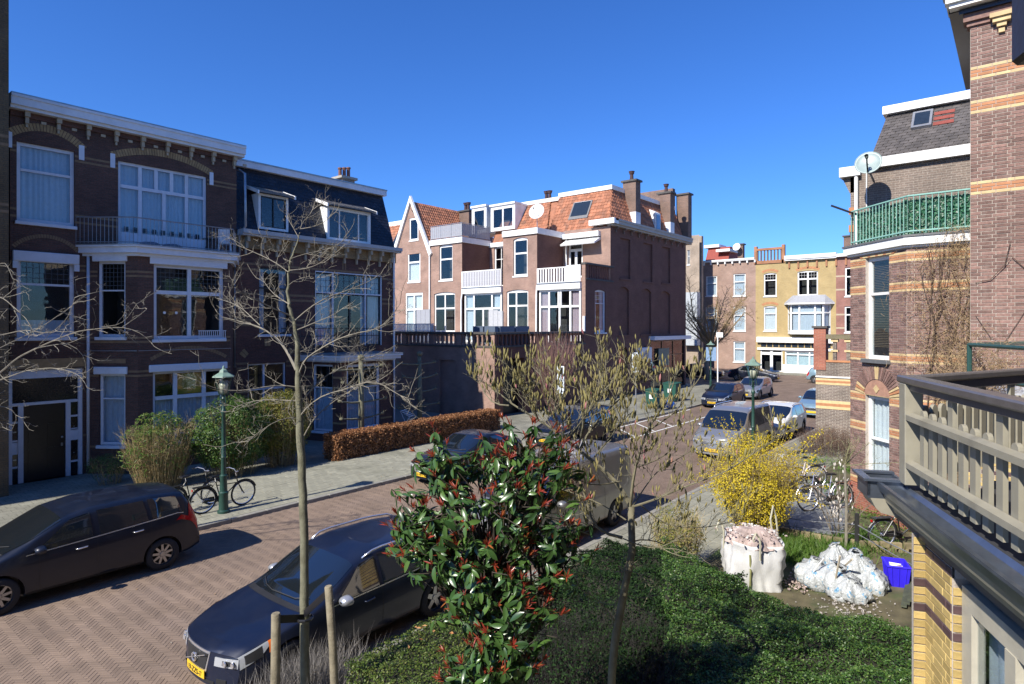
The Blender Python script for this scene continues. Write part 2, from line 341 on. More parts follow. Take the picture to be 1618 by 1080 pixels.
def window(par, fr, x0, x1, z0, z1, rows=((1, (1,)),), fw=.07, bar=.05, mat=None, rec=.12, sill=True, curtain=None, cz=1.0, name='window', arch=0.0, sillmat=None, sillw=.06, room=True, gl=None, lead=None, cside=0, blind=None, sdepth=.08):
    """a window part with frame; its panes, curtain, sill are sub-parts. rows top to bottom: (height share, (column shares))"""
    mat = mat or WHITE
    mb = MB(); y0, y1 = -rec - .05, -rec + .03
    fr.box(mb, x0, x0 + fw, y0, y1, z0, z1); fr.box(mb, x1 - fw, x1, y0, y1, z0, z1)
    fr.box(mb, x0 + fw, x1 - fw, y0, y1, z1 - fw - arch, z1); fr.box(mb, x0 + fw, x1 - fw, y0, y1, z0, z0 + fw)
    cells = []; tot = sum(r[0] for r in rows); zz = z1 - fw - arch; hz = zz - z0 - fw
    for i, (rh, cols) in enumerate(rows):
        h = hz * rh / tot; a = zz - h; b = zz; zz = a
        if i > 0: fr.box(mb, x0 + fw, x1 - fw, y0 + .01, y1 + .012, b - bar / 2, b + bar / 2)
        ct = sum(cols); xx = x0 + fw; wx = x1 - x0 - 2 * fw
        for j, c in enumerate(cols):
            w_ = wx * c / ct
            l = xx + (bar / 2 if j else 0); r_ = xx + w_ - (bar / 2 if j < len(cols) - 1 else 0)
            if j > 0: fr.box(mb, xx - bar / 2, xx + bar / 2, y0 + .005, y1 + .006, a + (bar / 2 if i < len(rows) - 1 else 0), b - (bar / 2 if i else 0))
            cells.append((l, r_, a + (bar / 2 if i < len(rows) - 1 else 0), b - (bar / 2 if i else 0), i, j)); xx += w_
    wo = part(name, mb, mat, par)
    for (l, r_, a, b, i, j) in cells:
        p = MB(); fr.box(p, l - .005, r_ + .005, -rec - .012, -rec - .006, a - .005, b + .005)
        part('pane', p, gl or GLASS, wo, uv=False)
        if lead and (i in lead):
            q = MB(); nx = max(1, round((r_ - l) / lead[i])); nz = max(1, round((b - a) / lead[i]))
            for k in range(1, nx): x = l + (r_ - l) * k / nx; fr.box(q, x - .008, x + .008, -rec - .005, -rec + .004, a, b)
            for k in range(1, nz): z = a + (b - a) * k / nz; fr.box(q, l, r_, -rec - .004, -rec + .003, z - .008, z + .008)
            if q.v: part('glazing_bars', q, lead.get('m') or (LEAD if mat is not WHITE else WHITE), wo, uv=False)
    if curtain:
        q = MB(); n = max(6, int((x1 - x0) / .05)); vs = []; yb = -rec - .12
        segs = [(x0, x1)] if not cside else ([(x0, x0 + (x1 - x0) * cside)] + [(x1 - (x1 - x0) * cside, x1)])
        for (sa, sb) in segs:
            n = max(5, int((sb - sa) / .04)); ph = rnd.random() * 6
            vs = [fr.P(sa + (sb - sa) * k / n, yb + .03 * math.sin(k * 1.7 + ph + math.sin(k * .4)), zq) for zq in (z0, z0 + (z1 - z0) * cz) for k in range(n + 1)]
            q.add(vs, [(k, k + 1, n + 2 + k, n + 1 + k) for k in range(n)])
        part('curtain', q, curtain, wo, smooth=True)
    if blind:
        q = MB(); zz = z0 + blind[0] * (z1 - z0)
        while zz < z1 - .02:
            fr.box(q, x0 + .02, x1 - .02, -rec - .10, -rec - .06, zz, zz + .008); zz += .045
        part('blind', q, blind[1], wo)
    if room:
        q = MB(); d = -rec - .9; g = .3
        A = [fr.P(x0 - 0, -rec - .06, z0), fr.P(x1, -rec - .06, z0), fr.P(x1, -rec - .06, z1), fr.P(x0, -rec - .06, z1)]
        B = [fr.P(x0, d, z0), fr.P(x1, d, z0), fr.P(x1, d, z1), fr.P(x0, d, z1)]
        q.add(A + B, [(4, 5, 6, 7), (0, 1, 5, 4), (1, 2, 6, 5), (2, 3, 7, 6), (3, 0, 4, 7)])
        part('room_interior', q, ROOM, wo, uv=False)
    if sill:
        q = MB(); fr.box(q, x0 - sillw, x1 + sillw, -rec, sdepth, z0 - .11, z0 - .001); part('sill', q, sillmat or mat, wo, bevel=.01)
    return wo
def cornice(par, fr, x0, x1, z, mat, prof=((0, .12), (.08, .2), (.3, .34), (.42, .38)), name='cornice', ret0=0, ret1=0, back=-.2):
    """moulded cornice: prof = (height above z, outward)"""
    poly = [(back, z)] + [(y, z + h) for h, y in prof] + [(back, z + prof[-1][0])]
    pts = []
    full = [(back, z)]; last = None
    for h, y in prof:
        if last is not None: full.append((y, z + last))
        else: full.append((y, z))
        full.append((y, z + h)) if h > 0 else None
        last = h
    full.append((back, z + prof[-1][0]))
    mb = MB(); mb.prism([fr.P(x0, y, zz) for y, zz in full], tuple(Vector(fr.P(x1, 0, 0)) - Vector(fr.P(x0, 0, 0))))
    return part(name, mb, mat, par)
def simplebox(par, name, fr, a, mat, **k):
    mb = MB(); fr.box(mb, *a); return part(name, mb, mat, par, **k)
# ------------------------------------------------------------------ the setting: ground, road, pavements
def proj(p):
    x, y, z = p; d = x * CT + y * ST; X = x * ST - y * CT
    if d < .1: return None
    return (CX + F * X / d, HY - F * (z - H) / d, d)
DEBUG = 0
CLINK = brick('clinker_paving', (.21, .15, .112), (.18, .126, .094), (.14, .105, .08), bw=.2, rh=.067, ms=.006, stain=.3, bump=.3)
PAVER = plain('road_clinker', (.205, .148, .108), .8, var=.25, scale=1.1, objvar=.11, bump=.4, dirt=((.13, .10, .085), .55, .55))
PAVED = brick('pavement_slab_far', (.25, .245, .195), (.22, .215, .175), (.12, .115, .09), bw=.3, rh=.3, ms=.008, stain=.35, bump=.3)
SLAB = plain('pavement_slab', (.25, .245, .19), .85, var=.2, scale=5, objvar=.1, bump=.4, dirt=((.11, .11, .075), .7, .6))
GARDEN = plain('garden_soil', (.10, .085, .045), .95, var=.5, scale=3, bump=.8, dirt=((.06, .11, .025), 1.2, .9))
BED = plain('joint_sand', (.15, .115, .09), .95, var=.3, scale=6)
KERB = plain('kerb_concrete', (.24, .23, .2), .85, var=.2)
GRD = plain('city_ground', (.2, .18, .15), .9, var=.2, scale=.2)
def sheet(name, x0, x1, y0, y1, z, mat):
    mb = MB(); mb.quad((x0, y0, z), (x1, y0, z), (x1, y1, z), (x0, y1, z)); return struct(name, mb, mat, fixn=False)
sheet('ground', -400, 900, -400, 900, -.02, GRD)
road = sheet('road', -14, 54, 7.85, 16.1, 0.0, CLINK)
sheet('side_street', 54, 69.5, -20, 60, 0.0, CLINK)
def slabsolid(name, x0, x1, y0, y1, z, mat):
    mb = MB(); mb.box(x0, x1, y0, y1, -.1, z); return struct(name, mb, mat)
pave_l = slabsolid('pavement', -14, 52.5, 16.25, 25.4, .10, PAVED)
pave_r = slabsolid('pavement_near', -14, 33, 5.3, 7.7, .10, PAVED)
pave_f = slabsolid('pavement_far', 69.5, 74, -20, 60, .12, PAVED)
garden = slabsolid('garden_ground', -6, 31, -9, 5.3, .11, GARDEN)
def herring(n=3, L=.201, wd=.067, x0=0, x1=16.5, y0=7.9, y1=16.05, ang=R(45)):
    ca, sa = math.cos(ang), math.sin(ang); out = []
    cx, cy = (x0 + x1) / 2, (y0 + y1) / 2; ext = int(math.hypot(x1 - x0, y1 - y0) / 2 / wd) + 8
    for y in range(-ext, ext):
        m0 = (-ext - y) // (2 * n) - 1; m1 = (ext - y) // (2 * n) + 1
        for m in range(m0, m1 + 1):
            for (bx, by, ww, hh) in ((y + 2 * n * m, y, n, 1), (y + 2 * n - 1 + 2 * n * m, y, 1, n)):
                lx, ly = (bx + ww / 2) * wd, (by + hh / 2) * wd
                X = cx + lx * ca - ly * sa; Y = cy + lx * sa + ly * ca
                if x0 < X < x1 and y0 < Y < y1:
                    pr = proj((X, Y, 0))
                    if pr and -40 < pr[0] < 1660 and pr[1] < 1120: out.append((X, Y, ang + (0 if ww > hh else math.pi / 2), pr[2]))
    out.sort(key=lambda t: t[3]); return out
def pieces(name, spots, L, wd, z, hgt, mat, parent, top=300, tilt=.012, inset=.0015, stuffname=None):
    """loose blocks: the nearest as objects that share one mesh, the rest as one joined part"""
    a, b = L / 2 - inset, wd / 2 - inset; e = .004
    base = [(-a, -b, 0), (a, -b, 0), (a, b, 0), (-a, b, 0), (-a, -b, hgt - e), (a, -b, hgt - e), (a, b, hgt - e), (-a, b, hgt - e),
            (-a + e, -b + e, hgt), (a - e, -b + e, hgt), (a - e, b - e, hgt), (-a + e, b - e, hgt)]
    fs = [(0,1,5,4),(1,2,6,5),(2,3,7,6),(3,0,4,7),(4,5,9,8),(5,6,10,9),(6,7,11,10),(7,4,8,11),(8,9,10,11)]
    me = bpy.data.meshes.new(name); me.from_pydata(base, [], fs); me.materials.append(mat)
    V = []; B = np.array(base); Fs = []
    for i, (X, Y, an, d) in enumerate(spots):
        tx, ty = rnd.gauss(0, tilt), rnd.gauss(0, tilt); dz = rnd.uniform(-.002, .002)
        if i < top:
            M = Matrix.Translation((X, Y, z + dz)) @ Matrix.Rotation(an + rnd.gauss(0, .01), 4, 'Z') @ Matrix.Rotation(tx, 4, 'X') @ Matrix.Rotation(ty * .4, 4, 'Y')
            inst(name, me, parent, M)
        else:
            c, s = math.cos(an), math.sin(an); q = B.copy(); q[:, 2] += q[:, 1] * tx + q[:, 0] * ty * .4
            V.append(np.stack([X + q[:, 0] * c - q[:, 1] * s, Y + q[:, 0] * s + q[:, 1] * c, z + dz + q[:, 2]], 1)); Fs.append(np.array(fs) + 12 * (i - top))
    if V: tag(fast_mesh(stuffname or name + '_field', np.concatenate(V), np.concatenate(Fs), mat, parent), kind='stuff')
bedm = MB(); bedm.quad((0, 7.87, .0045), (16.6, 7.87, .0045), (16.6, 16.08, .0045), (0, 16.08, .0045)); part('joint_bed', bedm, BED, road, fixn=False)
pieces('paver', herring(), .201, .067, .003, .0055, PAVER, road, top=300)
spots = []
for i in range(int(16 / .3)):
    for j in range(13):
        X, Y = 6 + i * .3 + (.15 if j % 2 else 0), 16.42 + j * .3; pr = proj((X, Y, .1))
        if pr and -20 < pr[0] < 1640: spots.append((X, Y, 0, pr[2]))
spots.sort(key=lambda t: t[3]); pieces('paving_slab', spots, .3, .3, .098, .012, SLAB, pave_l, top=300)
spots = []
for i in range(int(14 / .3)):
    for j in range(7):
        X, Y = 7.6 + i * .3 + (.15 if j % 2 else 0), 5.5 + j * .3; pr = proj((X, Y, .1))
        if pr: spots.append((X, Y, 0, pr[2]))
spots.sort(key=lambda t: t[3]); pieces('paving_slab', spots, .3, .3, .098, .012, SLAB, pave_r, top=280)
for (y0, y1, par) in ((16.1, 16.25, pave_l), (7.7, 7.85, pave_r)):
    mb = MB(); mb.box(0, .99, 0, y1 - y0, -.1, .115); first = part('kerb_stone', mb, KERB, par, bevel=.012, local=True)
    first.location = Vector((0, y0, 0)) - wm(par).translation
    for k in range(1, 34 if par is pave_r else 52):
        c = first.copy(); C.objects.link(c); c.location = Vector((k, y0 + rnd.gauss(0, .002), rnd.gauss(0, .002)))
# white cross-hatched bay and lines painted on the far part of the road
LINE = plain('road_paint', (.62, .62, .58), .8, var=.25, scale=12)
mb = MB()
def stripe(x0, y0, x1, y1, wd=.1, z=.005):
    d = Vector((x1 - x0, y1 - y0)); n = Vector((-d.y, d.x)).normalized() * wd / 2
    mb.quad((x0 + n.x, y0 + n.y, z), (x0 - n.x, y0 - n.y, z), (x1 - n.x, y1 - n.y, z), (x1 + n.x, y1 + n.y, z))
stripe(25.6, 13.9, 37, 13.9); stripe(25.6, 15.9, 37, 15.9)
stripe(26.2, 13.95, 27.9, 15.85); stripe(28.2, 13.95, 29.9, 15.85); stripe(30.2, 13.95, 31.9, 15.85)
part('road_marking', mb, LINE, road, fixn=False)
# ------------------------------------------------------------------ left side: first terraced house
fr = FV(25.0); Z0 = .1
def W4(fr, xl, yt, yb, xr):
    x0, z1 = fr.hit(xl, yt); _, z0 = fr.hit(xl, yb); x1, _ = fr.hit(xr, yt); return x0, x1, z0, z1
h1 = thing('brick_house', 'dark brick townhouse with white bay window, roof balcony and big front door', 'house', (9, 27, 0), group='houses across the street')
X0, X1 = 5.2, 12.62
wA = W4(fr, 26.4, 222, 348, 118); wB = W4(fr, 186.7, 252.8, 389, 327); wC = W4(fr, 26.4, 406, 533, 118)
dr = W4(fr, 12.5, 586, 759, 131); dr = (dr[0], dr[1], .1, dr[3])
bx0, bx1 = 7.29, 12.45
bayhole = (bx0 + .25, bx1 - .1, .1, 7.55)
holes = [wA, wB, wC, dr, bayhole]
wall(h1, fr, X0, X1, 0, 12.15, BRICK_L, holes)
mb = MB(); mb.box(X0, X1, 26.4, 35, 0, 12.3); part('house_core', mb, BRICK_L, h1)
cornice(h1, fr, X0 - .05, X1 + .2, 12.15, BLUEWHITE, prof=((0, .18), (.10, .30), (.34, .40), (.42, .44)))
mb = MB(); fr.box(mb, X0 - .05, X1 + .2, -.2, .43, 12.575, 12.62); part('roof_edge', mb, ZINC, h1)
mb = MB(); mb.box(X0, X1, 25.2, 35, 12.4, 12.5); part('flat_roof', mb, BED, h1)
for k in range(9):
    x = X0 + .35 + k * .86
    mb = MB(); fr.box(mb, x, x + .14, 0, .2, 11.98, 12.15); fr.box(mb, x + .02, x + .12, 0, .13, 11.78, 11.98); fr.box(mb, x + .04, x + .10, 0, .08, 11.66, 11.78); part('cornice_bracket', mb, CREAM, h1)
    mb = MB(); fr.box(mb, x + .46, x + .6, 0, .05, 11.86, 11.95); part('cornice_block', mb, CREAM, h1)
mb = MB(); fr.box(mb, X0, X1, -.01, .06, 11.97, 12.15); part('corbel_course', mb, BRICK_L2, h1)
for zb in (10.82, 10.98, 8.72, 8.95, 7.08, 7.24, 4.72, 4.86, 3.5, 3.64, 1.4):
    bands(h1, fr, X0, X1, zb, .07, plain('dull_yellow_band', (.22, .14, .075), .8, var=.2), holes)
DY = MAT['dull_yellow_band']
ARC = plain('ochre_arch_brick', (.33, .215, .1), .8, var=.2, objvar=.15)
window(h1, fr, *wA, rows=((.33, (1,)), (.67, (1,))), curtain=CURT, mat=BLUEWHITE, fw=.11, bar=.08)
archband(h1, fr, wA[0] - .18, wA[1] + .18, wA[3] + .05, .42, .24, ARC, n=26)
mb = MB(); fr.box(mb, wA[0] - .28, wA[0] - .12, -.02, .02, wA[3] - .25, wA[3] + .25); part('impost_stone', mb, BLUEWHITE, h1)
mb = MB(); fr.box(mb, wA[1] + .12, wA[1] + .28, -.02, .02, wA[3] - .25, wA[3] + .25); part('impost_stone', mb, BLUEWHITE, h1)
wo = window(h1, fr, *wB, rows=((.27, (1, .85, .85, .85, 1)), (.73, (1, 1.28, 1.27, 1))), curtain=CURT, mat=BLUEWHITE, fw=.1, bar=.12, sill=False)
mb = MB()
a, b, c, d = wB
fr.box(mb, a + .1, b - .1, -.13, -.085, c, c + .55)          # door panels at the foot
part('door_panel', mb, BLUEWHITE, wo)
for k in range(9):
    mb = MB(); x = a + .22 + k * (b - a - .5) / 8.4; fr.box(mb, x, x + .14, -.082, -.078, c + .58, c + .76); part('small_pane', mb, plain('dark_pane', (.02, .03, .045), .05, bump=0), wo)
archband(h1, fr, wB[0] - .15, wB[1] + .15, wB[3] + .04, .40, .24, ARC, n=40)
for xx in (wB[0] - .25, wB[1] + .1):
    mb = MB(); fr.box(mb, xx, xx + .15, -.02, .02, wB[3] - .3, wB[3] + .2); part('impost_stone', mb, BLUEWHITE, h1)
window(h1, fr, *wC, rows=((.31, (1,)), (.69, (1,))), mat=BLUEWHITE, fw=.12, bar=.07, lead={0: .16}, curtain=CURT, cz=.22)
mb = MB(); fr.box(mb, wC[0] - .12, wC[1] + .12, 0, .10, wC[3] - .12, wC[3] + .22); part('lintel_board', mb, BLUEWHITE, h1, bevel=.02)
mb = MB(); fr.box(mb, wC[0] - .12, wC[0] + .03, 0, .08, wC[3] - .35, wC[3] - .12); fr.box(mb, wC[1] - .03, wC[1] + .12, 0, .08, wC[3] - .35, wC[3] - .12); part('lintel_bracket', mb, BLUEWHITE, h1)
archband(h1, fr, wC[0] - .05, wC[1] + .05, wC[3] + .3, .4, .12, DY, n=26)
# door
a, b, c, d = dr
dt = fr.hit(40, 641)[1]

door = MB(); fr.box(door, a, a + .12, -.2, -.05, c, d); fr.box(door, b - .12, b, -.2, -.05, c, d); fr.box(door, a, b, -.19, -.06, d - .28, d); fr.box(door, a, b, -.18, -.07, dt, dt + .09)
xl = fr.hit(38, 650)[0]; xr = fr.hit(105, 650)[0]
fr.box(door, xl - .14, xl, -.185, -.065, c, dt); fr.box(door, xr, xr + .14, -.185, -.065, c, dt)
door = part('door_frame', door, BLUEWHITE, h1)
mb = MB(); fr.box(mb, a + .1, b - .1, -.2, -.15, dt + .05, d - .2); part('transom_panel', mb, plain('dark_glass', (.012, .013, .016), .12, bump=.03), door)
mb = MB(); fr.box(mb, xl, xr, -.2, -.14, c, dt)
for zz in (.35, 1.15):
    for xx in (.12, .58): fr.box(mb, xl + (xr - xl) * xx, xl + (xr - xl) * (xx + .3), -.14, -.125, c + zz, c + zz + .7)
dl = part('door_leaf', mb, DARKWOOD, door)
mb = MB(); mb.lathe(fr.P(xr - .1, -.09, c + 1.35), [(.001, -.02), (.035, -.01), (.035, .01), (.001, .02)], 10, 'Y'); fr.box(mb, xr - .13, xr - .07, -.125, -.1, c + 1.05, c + 1.15); part('door_knob', mb, ZINC, door)
sp = [(a + .12, xl - .14), (xr + .14, b - .12)]
for si, (s0, s1) in enumerate(sp):
    mb = MB(); fr.box(mb, s0, s1, -.19, -.13, c, dt); part('side_panel', mb, MAT['dark_glass'], door)
    for zz in ((.5, .95, 1.35, 1.95) if si == 0 else (.45, 1.2, 1.55, 2.0)):
        mb = MB(); fr.box(mb, s0, s1, -.13, -.09, c + zz, c + zz + (.38 if zz in (.95, 1.2) else .06)); part('rail', mb, BLUEWHITE, door)
    for zz in (.75, 1.65):
        mb = MB(); fr.box(mb, s0 + .12, s1 - .12, -.128, -.115, c + zz, c + zz + .04); part('letter_slot', mb, ZINC, door)
bands(h1, fr, a - .1, b + .1, d + .05, .3, ARC)
nb = MB(); x, z = fr.hit(0, 664); fr.box(nb, x - .3, x + .12, 0, .03, z - .12, z + .12); npl = part('number_plate', nb, plain('enamel_blue', (.35, .42, .6), .3, bump=0), h1)
def text(s, size, M, mat, parent, name='lettering', ext=.003, align='CENTER', sx=1.0):
    cu = bpy.data.curves.new(name, 'FONT'); cu.body = s; cu.size = size; cu.extrude = ext; cu.align_x = align; cu.align_y = 'CENTER'
    o = bpy.data.objects.new(name, cu); C.objects.link(o); dg = bpy.context.evaluated_depsgraph_get(); me = bpy.data.meshes.new_from_object(o.evaluated_get(dg))
    bpy.data.objects.remove(o); bpy.data.curves.remove(cu); me.name = name; me.materials.clear(); me.materials.append(mat)
    q = bpy.data.objects.new(name, me); C.objects.link(q); q.parent = parent; q.matrix_local = wm(parent).inverted() @ M @ Matrix.Diagonal((sx, 1, 1, 1)); return q
def facing(fr, x, z, y=.0):
    """matrix that lays text on a facade"""
    t, n = fr.t, fr.n; p = fr.P(x, y, z)
    return Matrix(((t.x, 0, n.x, p[0]), (t.y, 0, n.y, p[1]), (0, 1, 0, p[2]), (0, 0, 0, 1)))
text('296', .2, facing(fr, x - .08, z, .036), plain('enamel_ink', (.02, .03, .12), .4, bump=0), npl)
mb = MB(); px_, pz_ = fr.hit(146, 644); fr.box(mb, px_ - .08, px_ + .08, 0, .08, pz_ - .1, pz_ + .1)
mb.tube([fr.P(px_ - .05, .06, pz_ - .1), fr.P(px_ - .12, .08, pz_ - .3), fr.P(px_, .06, pz_ - .38), fr.P(px_ + .04, .05, pz_ - .1)], .012, 5); part('meter_box', mb, WHITE, h1)
# downpipes
for pxx, y0, y1 in ((138, 398, 735), (369, 410, 580)):
    xx, za = fr.hit(pxx, y0); zb = fr.hit(pxx, y1)[1]; mb = MB(); mb.tube([fr.P(xx, .09, za), fr.P(xx, .09, max(zb, .1))], .05 if pxx < 200 else .03, 8); part('downpipe', mb, BLUEWHITE if pxx < 200 else ZINC, h1, smooth=True)
mb = MB(); xx, za = fr.hit(360, 254); x2, zb = fr.hit(374, 400); mb.tube([fr.P(12.66, .12, za - .3), fr.P(12.72, .5, za - .5), fr.P(12.75, .5, 9.3), fr.P(12.7, .1, 8.9), fr.P(12.7, .1, 8)], .05, 8); part('downpipe', mb, ZINC, h1, smooth=True)
# the bay
vb = 23.53; u0, u1 = 8.40, 11.64
frF = FV(vb); 
dl_ = Vector((bx0, 25.0)); dc = Vector((u0, vb)); t = (dc - dl_); Lc = t.length
frL = Fr(dl_, t)
de = Vector((12.49, 25.0)); frR = Fr((u1, vb), de - Vector((u1, vb))); Lr = (de - Vector((u1, vb))).length
zt = 7.62
a1 = W4(frL, 154, 412, 532, 198); a0 = W4(frL, 156, 590, 703, 198)
b1 = W4(frF, 243, 416, 536, 354); b0 = W4(frF, 241.6, 587, 703, 354)
wall(h1, frL, 0, Lc, 0, zt, BRICK_L, [a1, a0], name='bay_wall'); wall(h1, frF, u0, u1, 0, zt, BRICK_L, [b1, b0], name='bay_wall'); wall(h1, frR, 0, Lr, 0, zt, BRICK_L, name='bay_wall')
for zb in (6.9, 7.05, 4.62, 4.76, 3.45, 3.6, 1.0):
    bands(h1, frL, 0, Lc, zb, .07, DY, [a1, a0]); bands(h1, frF, u0, u1, zb, .07, DY, [b1, b0])
window(h1, frL, *a1, rows=((.38, (1,)), (.62, (1,))), mat=BLUEWHITE, fw=.09, lead={0: .14}); window(h1, frL, *a0, rows=((.34, (1,)), (.66, (1,))), mat=BLUEWHITE, fw=.09, curtain=CURT)
wo = window(h1, frF, *b1, rows=((.36, (1, 1)), (.64, (1, 1))), mat=BLUEWHITE, fw=.12, bar=.13, lead={0: .16})
for xx in (.22, .40):
    mb = MB(); X = b1[0] + (b1[1] - b1[0]) * xx * .9 - .1; mb.lathe(frF.P(X, -.10, b1[2] + .95), [(.001, 0), (.05, 0), (.05, .006), (.001, .006)], 12, 'Y'); part('sticker', mb, WHITE, wo)
mb = MB(); X = b1[0] + (b1[1] - b1[0]) * .62
for k in range(14): frF.box(mb, X + k * .075, X + k * .075 + .02, .0, .02, b1[2], b1[2] + .28)
frF.box(mb, X - .02, X + 1.02, -.005, .025, b1[2] + .28, b1[2] + .31); frF.box(mb, X - .02, X + 1.02, -.005, .025, b1[2], b1[2] + .03); part('window_guard', mb, BLUEWHITE, wo)
wo = window(h1, frF, *b0, rows=((.36, (1, 1.5, .9)), (.64, (1, 1.5, .9))), mat=BLUEWHITE, fw=.10, bar=.13, curtain=CURT, cz=.62)
mb = MB(); X0b = b0[0] + (b0[1] - b0[0]) * .33; zz = b0[2] + (b0[3] - b0[2]) * .66; frF.box(mb, X0b, X0b + .95, -.22, -.2, zz, b0[3] - .1); part('yellow_blind', mb, plain('yellow_cloth', (.5, .34, .03), .8), wo)
for frx, ww in ((frL, a1), (frL, a0), (frF, b1), (frF, b0)):
    mb = MB(); frx.box(mb, ww[0] - .14, ww[1] + .1, 0, .09, ww[3] - .02, ww[3] + .24); part('lintel_board', mb, BLUEWHITE, h1, bevel=.02)
archband(h1, frF, b0[0] - .05, b0[1] + .05, b0[3] + .38, .38, .12, DY, n=26)
mb = MB(); frL.box(mb, a0[0] - .05, a0[1] + .02, -.01, .012, a0[3] + .36, a0[3] + .52); part('brick_lintel', mb, DY, h1)
mb = MB(); frF.box(mb, u0, u1, .04, .06, 4.34, 4.36); frL.box(mb, 0, Lc, .04, .06, 4.34, 4.36); part('cable', mb, GREYM, h1)
# bay roof, used as a balcony
def ring(off, z): return [(bx0 - .0 - off * .9, 25.0, z), (u0 - off * .5, vb - off, z), (u1 + off * .5, vb - off, z), (12.49 + off * .9, 25.0, z)]
mb = MB()
for (o_, za, zb_) in ((.12, zt, zt + .1), (.26, zt + .1, zt + .3), (.34, zt + .3, zt + .36)): mb.prism(ring(o_, za), (0, 0, zb_ - za))
part('bay_cornice', mb, BLUEWHITE, h1)
mb = MB(); mb.prism(ring(.36, zt + .365), (0, 0, .03)); part('bay_roof', mb, ZINC, h1)
rail = MB(); R0 = ring(.05, 0); zr0, zr1 = zt + .42, zt + 1.32; R0 = [(R0[0][0] - .25, 25, 0), (u0 - .15, vb - .02, 0), (u1 + .1, vb - .02, 0), (12.6, 25, 0)]
for (p, q) in zip(R0[:-1], R0[1:]):
    p, q = Vector(p), Vector(q)
    for zz, rr in ((zr1, .022), (zr0 + .05, .016)): rail.tube([p + Vector((0, 0, zz)), q + Vector((0, 0, zz))], rr, 5)
rl = part('balcony_railing', rail, GREYM, h1)
bal = MB(); bal.tube([(0, 0, 0), (0, 0, .9)], .009, 4); first = None
for (p, q) in zip(R0[:-1], R0[1:]):
    p, q = Vector(p), Vector(q); n = int((q - p).length / .13)
    for k in range(n + 1):
        o = p.lerp(q, k / max(1, n)) + Vector((0, 0, zr0))
        if first is None: first = bal.build('baluster', GREYM, rl, local=True, uv=False); first.location = o - wm(rl).translation; bm_ = first.data
        else: inst('baluster', bm_, rl, Matrix.Translation(o))
# white plastic chairs and cushions on the bay balcony
def clothheap(name, label, cat, c, s, mat, sq=.6):
    mb = MB(); n = 14; m_ = 9; vs = []
    for i in range(m_ + 1):
        for j in range(n):
            a = 2 * math.pi * j / n; ph = math.pi * i / m_ / 1.0
            rr = math.sin(ph) ** .7 * (1 + .18 * noise.noise(Vector((math.cos(a) * 2 + c[0], math.sin(a) * 2, ph * 2))))
            vs.append((c[0] + s[0] * rr * math.cos(a), c[1] + s[1] * rr * math.sin(a), c[2] + s[2] * (1 - math.cos(ph)) / 2 * (1 + .15 * noise.noise(Vector((a, ph, c[1]))))))
    mb.add(vs, [(i * n + j, i * n + (j + 1) % n, (i + 1) * n + (j + 1) % n, (i + 1) * n + j) for i in range(m_) for j in range(n)])
    return tag(mb.build(name, mat, smooth=True), label, cat)
def patio_chair(loc, rz, label, mat, group=None):
    t = thing('patio_chair', label, 'chair', loc, rz, group); M = wm(t)
    mb = MB(M); mb.box(-.22, .22, -.22, .22, .40, .43); mb.build('seat', mat, t, bevel=.01)
    mb = MB(M); mb.prism([(-.22, .2, .42), (.22, .2, .42), (.2, .32, .95), (-.2, .32, .95)], (0, .03, 0)); mb.build('backrest', mat, t)
    for sx in (-.2, .2):
        for sy in (-.2, .2):
            mb = MB(M); mb.tube([(sx, sy, .4), (sx * 1.15, sy * 1.15, 0)], .018, 6); mb.build('leg', mat, t)
        mb = MB(M); mb.tube([(sx * 1.1, -.2, .42), (sx * 1.2, -.18, .62), (sx * 1.2, .25, .66)], .018, 6); mb.build('armrest', mat, t)
    return t
patio_chair((11.75, 24.2, zt + .395), 2.6, 'white plastic chair with cloth over it, on bay balcony', WHITE)
t = thing('patio_table', 'small dark table beside the white chair on bay balcony', 'table', (11.1, 24.1, zt + .395))
mb = MB(wm(t)); mb.lathe((0, 0, .52), [(.001, .02), (.26, .02), (.26, 0), (.001, 0)], 16); mb.build('table_top', BLACK, t)
for k in range(3):
    a = k * 2.1; mb = MB(wm(t)); mb.tube([(.05 * math.cos(a), .05 * math.sin(a), .52), (.22 * math.cos(a), .22 * math.sin(a), 0)], .014, 5); mb.build('leg', BLACK, t)
for k, (x_, lb) in enumerate(((9.0, 'left grey cushion lying on bay balcony'), (9.75, 'right grey cushion lying on bay balcony'))):
    clothheap('cushion', lb, 'cushion', (x_, 24.1, zt + .395), (.35, .25, .2), plain('grey_cloth', (.13, .15, .19), .9))
# ------------------------------------------------------------------ house at the left edge (only its corner shows)
h0 = thing('corner_pier_house', 'yellowish brick house wall at the far left edge of view', 'house', (2, 27, 0))
mb = MB(); mb.box(-8, 4.86, 23.5, 36, 0, 17); part('wall', mb, brick('olive_brick', (.15, .1, .05), (.12, .08, .045), (.08, .07, .05)), h0)
f0 = FV(23.5); 
for zb in (10.6, 10.85, 8.6, 8.8): bands(h0, f0, 3.5, 4.86, zb, .08, DY)
mb = MB(); f0.box(mb, -8, 4.9, -.1, .25, 17, 17.4); part('cornice', mb, CREAM, h0)
